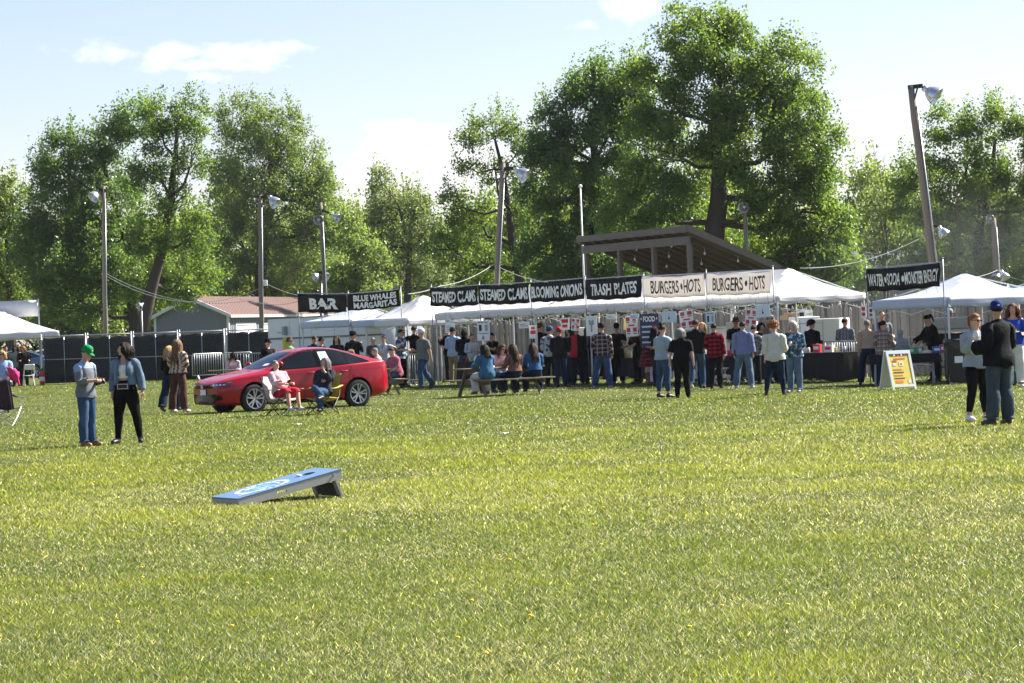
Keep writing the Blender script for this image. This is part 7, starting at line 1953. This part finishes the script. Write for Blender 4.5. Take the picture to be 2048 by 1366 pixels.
def make_car():
    st = [0, .03, .09, .2, .38, .6, .8, 1.0, 1.16, 1.28, 1.38, 1.5, 1.7, 1.9, 2.1, 2.3, 2.5, 2.75, 3.0, 3.25, 3.5, 3.75, 4.0, 4.2, 4.33, 4.45, 4.56, 4.62, 4.655, 4.67]
    mb = MB(); rings = []
    for x in st:
        s = section(x); bulge = 0
        def bow(y, z):       # ends bow outwards in plan
            if x < .3: return x + .10 * (y / .8) ** 2 * (1 - x / .3) + .02 * abs(z - .55) * (1 - x / .3)
            if x > 4.4: return x - .10 * (y / .8) ** 2 * (x - 4.4) / .27
            return x
        rings.append([Vector((bow(y, z), -y, z)) for y, z in s] + [Vector((bow(y, z), y, z)) for y, z in reversed(s[1:-1])])
    mb.loft(rings)
    me = mb.mesh('car_shell', BLACKM, True)
    ob = link('car_shell', me)
    sd = ob.modifiers.new('s', 'SUBSURF'); sd.levels = sd.render_levels = 2
    cut_ = []
    for x in (.94, 3.675):
        for s in (-1, 1):
            c = MB(); c.tube([(x, s * .62, .325), (x, s * 1.1, .325)], .378, 40); co = c.build('cutter', BLACKM); cut_.append(co)
            bo = ob.modifiers.new('b', 'BOOLEAN'); bo.operation = 'DIFFERENCE'; bo.object = co; bo.solver = 'EXACT'
    dg = bpy.context.evaluated_depsgraph_get()
    shell = bpy.data.meshes.new_from_object(ob.evaluated_get(dg))
    for o in cut_ + [ob]: bpy.data.objects.remove(o)
    bvh = BVHTree.FromPolygons([v.co[:] for v in shell.vertices], [p.vertices[:] for p in shell.polygons])
    shell.materials.clear(); paint = mat('car_paint_red', (.29, .002, .014), .30, .03, 3, metal=.0, coat=.55, spec=.2)
    shell.materials.append(paint); shell.materials.append(mat('wheel_well', (.012, .012, .012), .9))
    for p in shell.polygons:
        c = p.center
        for x in (.94, 3.675):
            if abs(math.hypot(c.x - x, c.z - .325) - .378) < .02 and abs(p.normal.y) < .5 or (abs(abs(c.y) - .62) < .005 and math.hypot(c.x - x, c.z - .325) < .38): p.material_index = 1
    autosmooth(shell, 32)
    g = Vector((at(613, 815, 68.2).x, 68.4, 0))
    root = thing('car', 'shiny red four-door sedan parked on the grass before the bar', 'car', (0, 0, 0), 0)
    body = link('body', shell, root)
    DARKG = mat('car_glass', (.004, .006, .007), -.07, .1, 2, spec=.35); TRIM = mat('car_trim_black', (.005, .005, .006), .0, .1, spec=.12); CHROME = mat('car_chrome', (.62, .64, .66), .15, .05, metal=1.0)
    def proj(p, d, off=.004):
        d = Vector(d).normalized(); hit, n, i, dist = bvh.ray_cast(Vector(p) - d * 3, d)
        if hit is None: return None
        if n.dot(d) > 0: n = -n
        return hit + n * off
    def decal(name, m_, lo, hi, basis, d, parent=root, nv=6, off=.004, nu=14, smooth_=True):
        """sheet between two polylines (given in the 2-D basis) laid on the body along d"""
        def samp(pl, u):
            L_ = [0]
            for a, b in zip(pl, pl[1:]): L_.append(L_[-1] + math.dist(a, b))
            t_ = u * L_[-1]; return np.array([np.interp(t_, L_, [p[0] for p in pl]), np.interp(t_, L_, [p[1] for p in pl])])
        mb = MB(); vs, ok = [], True
        for j in range(nv + 1):
            for i in range(nu + 1):
                q = samp(lo, i / nu) * (1 - j / nv) + samp(hi, i / nu) * (j / nv)
                h = proj(basis(q[0], q[1]), d, off)
                if h is None: h = vs[-1] if vs else Vector((0, 0, 0))
                vs.append(h)
        mb.add(vs, [(j * (nu + 1) + i, j * (nu + 1) + i + 1, (j + 1) * (nu + 1) + i + 1, (j + 1) * (nu + 1) + i) for j in range(nv) for i in range(nu)])
        o = mb.build(name, m_, parent, smooth_)
        return o
    for s in (-1, 1):
        bs = lambda u, v: (u, 0, v); d = (0, -s, 0)
        decal('window_trim', TRIM, [(1.40, .915), (2.0, .935), (3.0, .965), (4.03, 1.03)], [(1.44, .95), (1.80, 1.145), (2.12, 1.275), (2.45, 1.345), (2.9, 1.352), (3.2, 1.325), (3.6, 1.225), (4.03, 1.045)], bs, d, body, 6, .003, 30)
        decal('front_window', DARKG, [(1.50, .94), (2.60, .967)], [(1.51, .955), (1.80, 1.12), (2.12, 1.25), (2.40, 1.32), (2.60, 1.335)], bs, d, root, 6, .008, 18)
        w_ = decal('rear_window', DARKG, [(2.70, .972), (3.40, .995)], [(2.70, 1.338), (3.05, 1.32), (3.40, 1.255)], bs, d, root, 6, .008, 14)
        decal('quarter_window', DARKG, [(3.45, 1.0), (3.92, 1.035)], [(3.45, 1.235), (3.75, 1.125), (3.92, 1.045)], bs, d, root, 4, .008, 10)
        if s < 0: decal('paper_notice', mat('notice_green', (.45, .62, .55), .6), [(2.76, 1.03), (3.0, 1.035)], [(2.74, 1.29), (2.96, 1.29)], bs, d, w_, 3, .012, 4)
        for pl in ([(1.44, .45), (1.42, .86)], [(2.65, .24), (2.65, .95)], [(3.42, .60), (3.50, .97)]):
            decal('door_seam', TRIM, [(pl[0][0], pl[0][1]), (pl[1][0], pl[1][1])], [(pl[0][0] + .009, pl[0][1]), (pl[1][0] + .009, pl[1][1])], bs, d, body, 1, .003, 10)
        decal('chrome_strip', CHROME, [(1.42, .955), (1.78, 1.150), (2.10, 1.282), (2.45, 1.352), (2.9, 1.359), (3.2, 1.332), (3.6, 1.232), (4.03, 1.055)], [(1.41, .965), (1.77, 1.162), (2.10, 1.294), (2.45, 1.364), (2.9, 1.371), (3.2, 1.344), (3.6, 1.244), (4.04, 1.062)], bs, d, body, 1, .006, 40)
        decal('body_crease', mat('car_paint_crease', (.09, .001, .005), .4), [(.55, .765), (1.4, .800), (2.6, .830), (3.6, .860), (4.3, .885)], [(.55, .772), (1.4, .808), (2.6, .838), (3.6, .868), (4.3, .892)], bs, d, body, 1, .003, 40)  # dark strips here and below paint the shade of the body creases
        decal('body_crease', mat('car_paint_crease', (.09, .001, .005), .4), [(1.40, .36), (2.2, .34), (3.2, .37)], [(1.40, .368), (2.2, .349), (3.2, .378)], bs, d, body, 1, .003, 20)
        decal('sill', TRIM, [(1.36, .20), (3.25, .205)], [(1.36, .265), (3.25, .265)], bs, d, body, 2, .004, 16)
        for x in (2.42, 3.30):
            p = proj((x, 0, .845), d, .018); mb = MB(); mb.ell(p, (.11, .018, .016), 12, 6); mb.build('door_handle', paint, root, True)
        p = proj((1.62, 0, .97), d, .09); mb = MB(); mb.ell(p + Vector((.03, 0, .02)), (.075, .10, .065), 14, 9); mi_ = mb.build('mirror', paint, root, True)
        mb = MB(); mb.ell(p + Vector((.0, s * .03, -.045)), (.07, .06, .025), 10, 6); mb.build('mirror_base', TRIM, mi_, True)
        # lamps wrap round the corners
        dd = Vector((.70, -s * .72, 0)).normalized(); uu = Vector((.72, s * .70, 0)).normalized()
        b2 = lambda u, v: Vector((.30, s * .62, 0)) + uu * u + Vector((0, 0, v))
        hl = decal('headlight', mat('headlamp_black', (.05, .055, .06), .08, .1, coat=.8), [(-.34, .615), (-.1, .615), (.22, .66)], [(-.34, .665), (-.1, .695), (.24, .745)], b2, dd, root, 4, .006, 14)
        for k in range(4): decal('lamp_lens', mat('lens_clear', (.75, .78, .80), .08, .05, metal=.6), [(-.26 + .09 * k, .638), (-.20 + .09 * k, .64)], [(-.26 + .09 * k, .672), (-.20 + .09 * k, .675)], b2, dd, hl, 2, .010, 4)
        decal('amber_marker', mat('lens_amber', (.65, .22, .03), .1), [(.10, .69), (.19, .70)], [(.10, .70), (.19, .712)], b2, dd, hl, 1, .010, 4)
        decal('fog_recess', TRIM, [(-.26, .29), (.02, .33)], [(-.26, .47), (-.02, .41)], b2, dd, body, 3, .004, 8)
        d3 = Vector((-.66, -s * .75, 0)).normalized(); u3 = Vector((-.75, s * .66, 0)).normalized(); b3 = lambda u, v: Vector((4.40, s * .62, 0)) + u3 * u * -1 + Vector((0, 0, v))
        decal('tail_light', mat('lens_red', (.30, .004, .008), .08, .1, coat=.8), [(-.22, .90), (.26, .90)], [(-.22, .93), (.26, 1.0)], b3, d3, root, 3, .006, 10)
    bf = lambda u, v: (0, u, v); df = (1, 0, 0)
    decal('grille', TRIM, [(-.50, .585), (.50, .585)], [(-.46, .655), (.46, .655)], bf, df, root, 3, .005, 16)
    gl = decal('lower_intake', TRIM, [(-.60, .255), (.60, .255)], [(-.52, .45), (.52, .45)], bf, df, root, 5, .005, 16)
    pl = decal('license_plate', WHITEP, [(-.155, .44), (.155, .44)], [(-.155, .57), (.155, .57)], bf, df, root, 3, .022, 6)
    # chrome letter emblem inside a rounded frame
    p = proj((0, 0, .625), df, .012); mb = MB()
    fr_ = [(-.055, -.035), (.055, -.035), (.062, .04), (-.062, .04), (-.055, -.035)]
    mb.tube([p + Vector((0, a, b)) for a, b in fr_], .005, 5); mb.tube([p + Vector((0, -.026, -.03)), p + Vector((0, -.034, .036))], .006, 5); mb.tube([p + Vector((0, .026, -.03)), p + Vector((0, .034, .036))], .006, 5); mb.tube([p + Vector((0, -.03, .002)), p + Vector((0, .03, .002))], .006, 5)
    mb.build('emblem', CHROME, root)
    bt = lambda u, v: (u, v, 0); dt = (0, 0, -1)
    ws = decal('windscreen', DARKG, [(1.46, -.66), (1.34, -.35), (1.31, 0), (1.34, .35), (1.46, .66)], [(2.16, -.50), (2.10, -.25), (2.08, 0), (2.10, .25), (2.16, .50)], bt, dt, root, 8, .006, 16)
    decal('dash_paper', WHITEP, [(1.47, -.50), (1.45, -.30)], [(1.56, -.49), (1.54, -.30)], bt, dt, ws, 2, .010, 3)
    decal('rear_screen', DARKG, [(3.42, -.48), (3.36, 0), (3.42, .48)], [(4.12, -.56), (4.20, 0), (4.12, .56)], bt, dt, root, 8, .006, 12)
    decal('bonnet_seam', TRIM, [(.20, -.62), (.7, -.70), (1.28, -.74)], [(.20, -.612), (.7, -.692), (1.28, -.732)], bt, dt, body, 1, .003, 16)
    # wheels
    tyre, rim, dk = mat('tyre_rubber', (.014, .014, .015), .8, .2, 12), mat('alloy_silver', (.42, .43, .45), .3, .05, metal=.6), mat('alloy_dark', (.03, .03, .033), .3)
    rx = Matrix.Rotation(R(90), 3, 'X')
    tm = MB(); tm.lathe([(.225, -.10), (.29, -.105), (.318, -.085), (.325, -.05), (.325, .05), (.318, .085), (.29, .105), (.225, .10)], 44, 0, rot=rx)
    tme = tm.mesh('tyre', tyre, True)
    rmb = MB(); rmb.lathe([(.228, .095), (.222, .102), (.208, .098), (.20, .07), (.19, -.06)], 40, 0, rot=rx)
    for k in range(5):
        for dlt in (-.17, .17):
            a = 2 * PI * k / 5 + PI / 2 + dlt; a2 = 2 * PI * k / 5 + PI / 2 + dlt * 1.25
            rmb.bar(rx @ Vector((.045 * math.cos(a), .045 * math.sin(a), .082)), rx @ Vector((.214 * math.cos(a2), .214 * math.sin(a2), .092)), .030, .022, 0, (0, 1, 0))
    rmb.lathe([(0, .092), (.035, .09), (.05, .075)], 20, 0, rot=rx)
    rme = rmb.mesh('rim', rim); 
    dmb = MB(); dmb.lathe([(0, .02), (.20, .02), (.21, .06)], 28, 0, rot=rx)
    dme = dmb.mesh('brake_disc', dk, True)
    for x in (.94, 3.675):
        for s in (-1, 1):
            w_ = bpy.data.objects.new('wheel', None); COL.objects.link(w_); w_.parent = root; w_.location = (x, s * .795, .325); w_.rotation_euler = (0, 0, 0 if s < 0 else PI)
            for nm, m_ in (('tyre', tme), ('rim', rme), ('brake_disc', dme)): o = link(nm, m_, w_); o.rotation_euler = (0, random.uniform(0, 1), 0)
            # inner arch liner
    mb = MB(); mb.box((2.3, 0, .26), (3.6, 1.3, .12)); mb.build('underbody', TRIM, root)
    # place: middle of the wheelbase over g, nose to the left and towards us
    ang = R(31.5); off = Matrix.Rotation(ang, 3, 'Z') @ Vector((2.31, 0, 0))
    root.rotation_euler = (0, 0, ang); root.location = (g.x - off.x - .38, g.y - off.y - 1.0, -.035); root.scale = (1.03, 1.02, 1.09)
    return root
CAR = make_car()
def recolour(root, m_new, names):
    for ch in root.children:
        if ch.type == 'MESH' and ch.name.split('.')[0] in names:
            for sl in ch.material_slots[:1]: sl.link = 'OBJECT'; sl.material = m_new
        for c2 in ch.children: pass
for (px, D, rz, col, lb) in ((18, 150, 12, (.03, .09, .20), 'blue car parked far behind the left tent'), (78, 152, 20, (.55, .56, .57), 'white car parked far behind the left tent beside the fence')):
    o = copy_tree(CAR); o.location = gx(px, D) - Vector((2.3, 0, .03)); o.rotation_euler = (0, 0, R(rz)); o['label'] = lb; o.scale = (1, 1, 1.12)
    recolour(o, mat('car_paint_' + lb.split()[0], col, .35, .05, coat=.8), ('body', 'mirror', 'door_handle'))

# thin barbecue smoke drifting over the right-hand tents
def smoke():
    c = at(1900, 520, 88); mb = MB(); rot = Matrix.Rotation(R(-12), 3, 'Y')
    mb.ell((0, 0, 0), (5.2, 4.0, 2.9), 24, 14, 0, rot)
    m = bpy.data.materials.new('smoke'); m.use_nodes = True; t = m.node_tree
    for n in list(t.nodes): t.nodes.remove(n)
    out = t.nodes.new('ShaderNodeOutputMaterial'); tcn = nn(t, 'ShaderNodeTexCoord')
    nz_ = nn(t, 'ShaderNodeTexNoise', {'Vector': tcn.outputs['Object'], 'Scale': .35, 'Detail': 3.0})
    ln = nn(t, 'ShaderNodeVectorMath', {0: nn(t, 'ShaderNodeVectorMath', {0: tcn.outputs['Object'], 1: (5.2, 4.0, 2.9)}, operation='DIVIDE').outputs[0]}, operation='LENGTH')
    fall = nn(t, 'ShaderNodeMapRange', {'Value': ln.outputs['Value'], 'From Min': .35, 'From Max': 1.0, 'To Min': 1.0, 'To Max': 0.0})
    dn_ = nn(t, 'ShaderNodeMapRange', {'Value': nz_.outputs['Fac'], 'From Min': .40, 'From Max': .75, 'To Min': 0.0, 'To Max': .022})
    mu = nn(t, 'ShaderNodeMath', {0: fall.outputs[0], 1: dn_.outputs[0]}, operation='MULTIPLY')
    pv = nn(t, 'ShaderNodeVolumePrincipled', {'Color': (.80, .84, .90, 1), 'Density': mu.outputs[0], 'Anisotropy': .3})
    t.links.new(pv.outputs[0], out.inputs['Volume'])
    o = mb.build('smoke', m, None, True, c); tag(o, 'thin pale barbecue smoke drifting above the right-hand tents', 'smoke', kind='stuff')
smoke()

# summer air: a thin even haze round the whole field
mb = MB(); mb.box((0, 0, 12.5), (3200, 3200, 29))
m = bpy.data.materials.new('haze'); m.use_nodes = True; t = m.node_tree
for n in list(t.nodes): t.nodes.remove(n)
out = t.nodes.new('ShaderNodeOutputMaterial')
pv = nn(t, 'ShaderNodeVolumePrincipled', {'Color': (.86, .90, .95, 1), 'Density': .00006, 'Anisotropy': .2})
t.links.new(pv.outputs[0], out.inputs['Volume'])
tag(mb.build('haze', m), 'thin pale summer haze over the whole field', 'haze', kind='stuff')
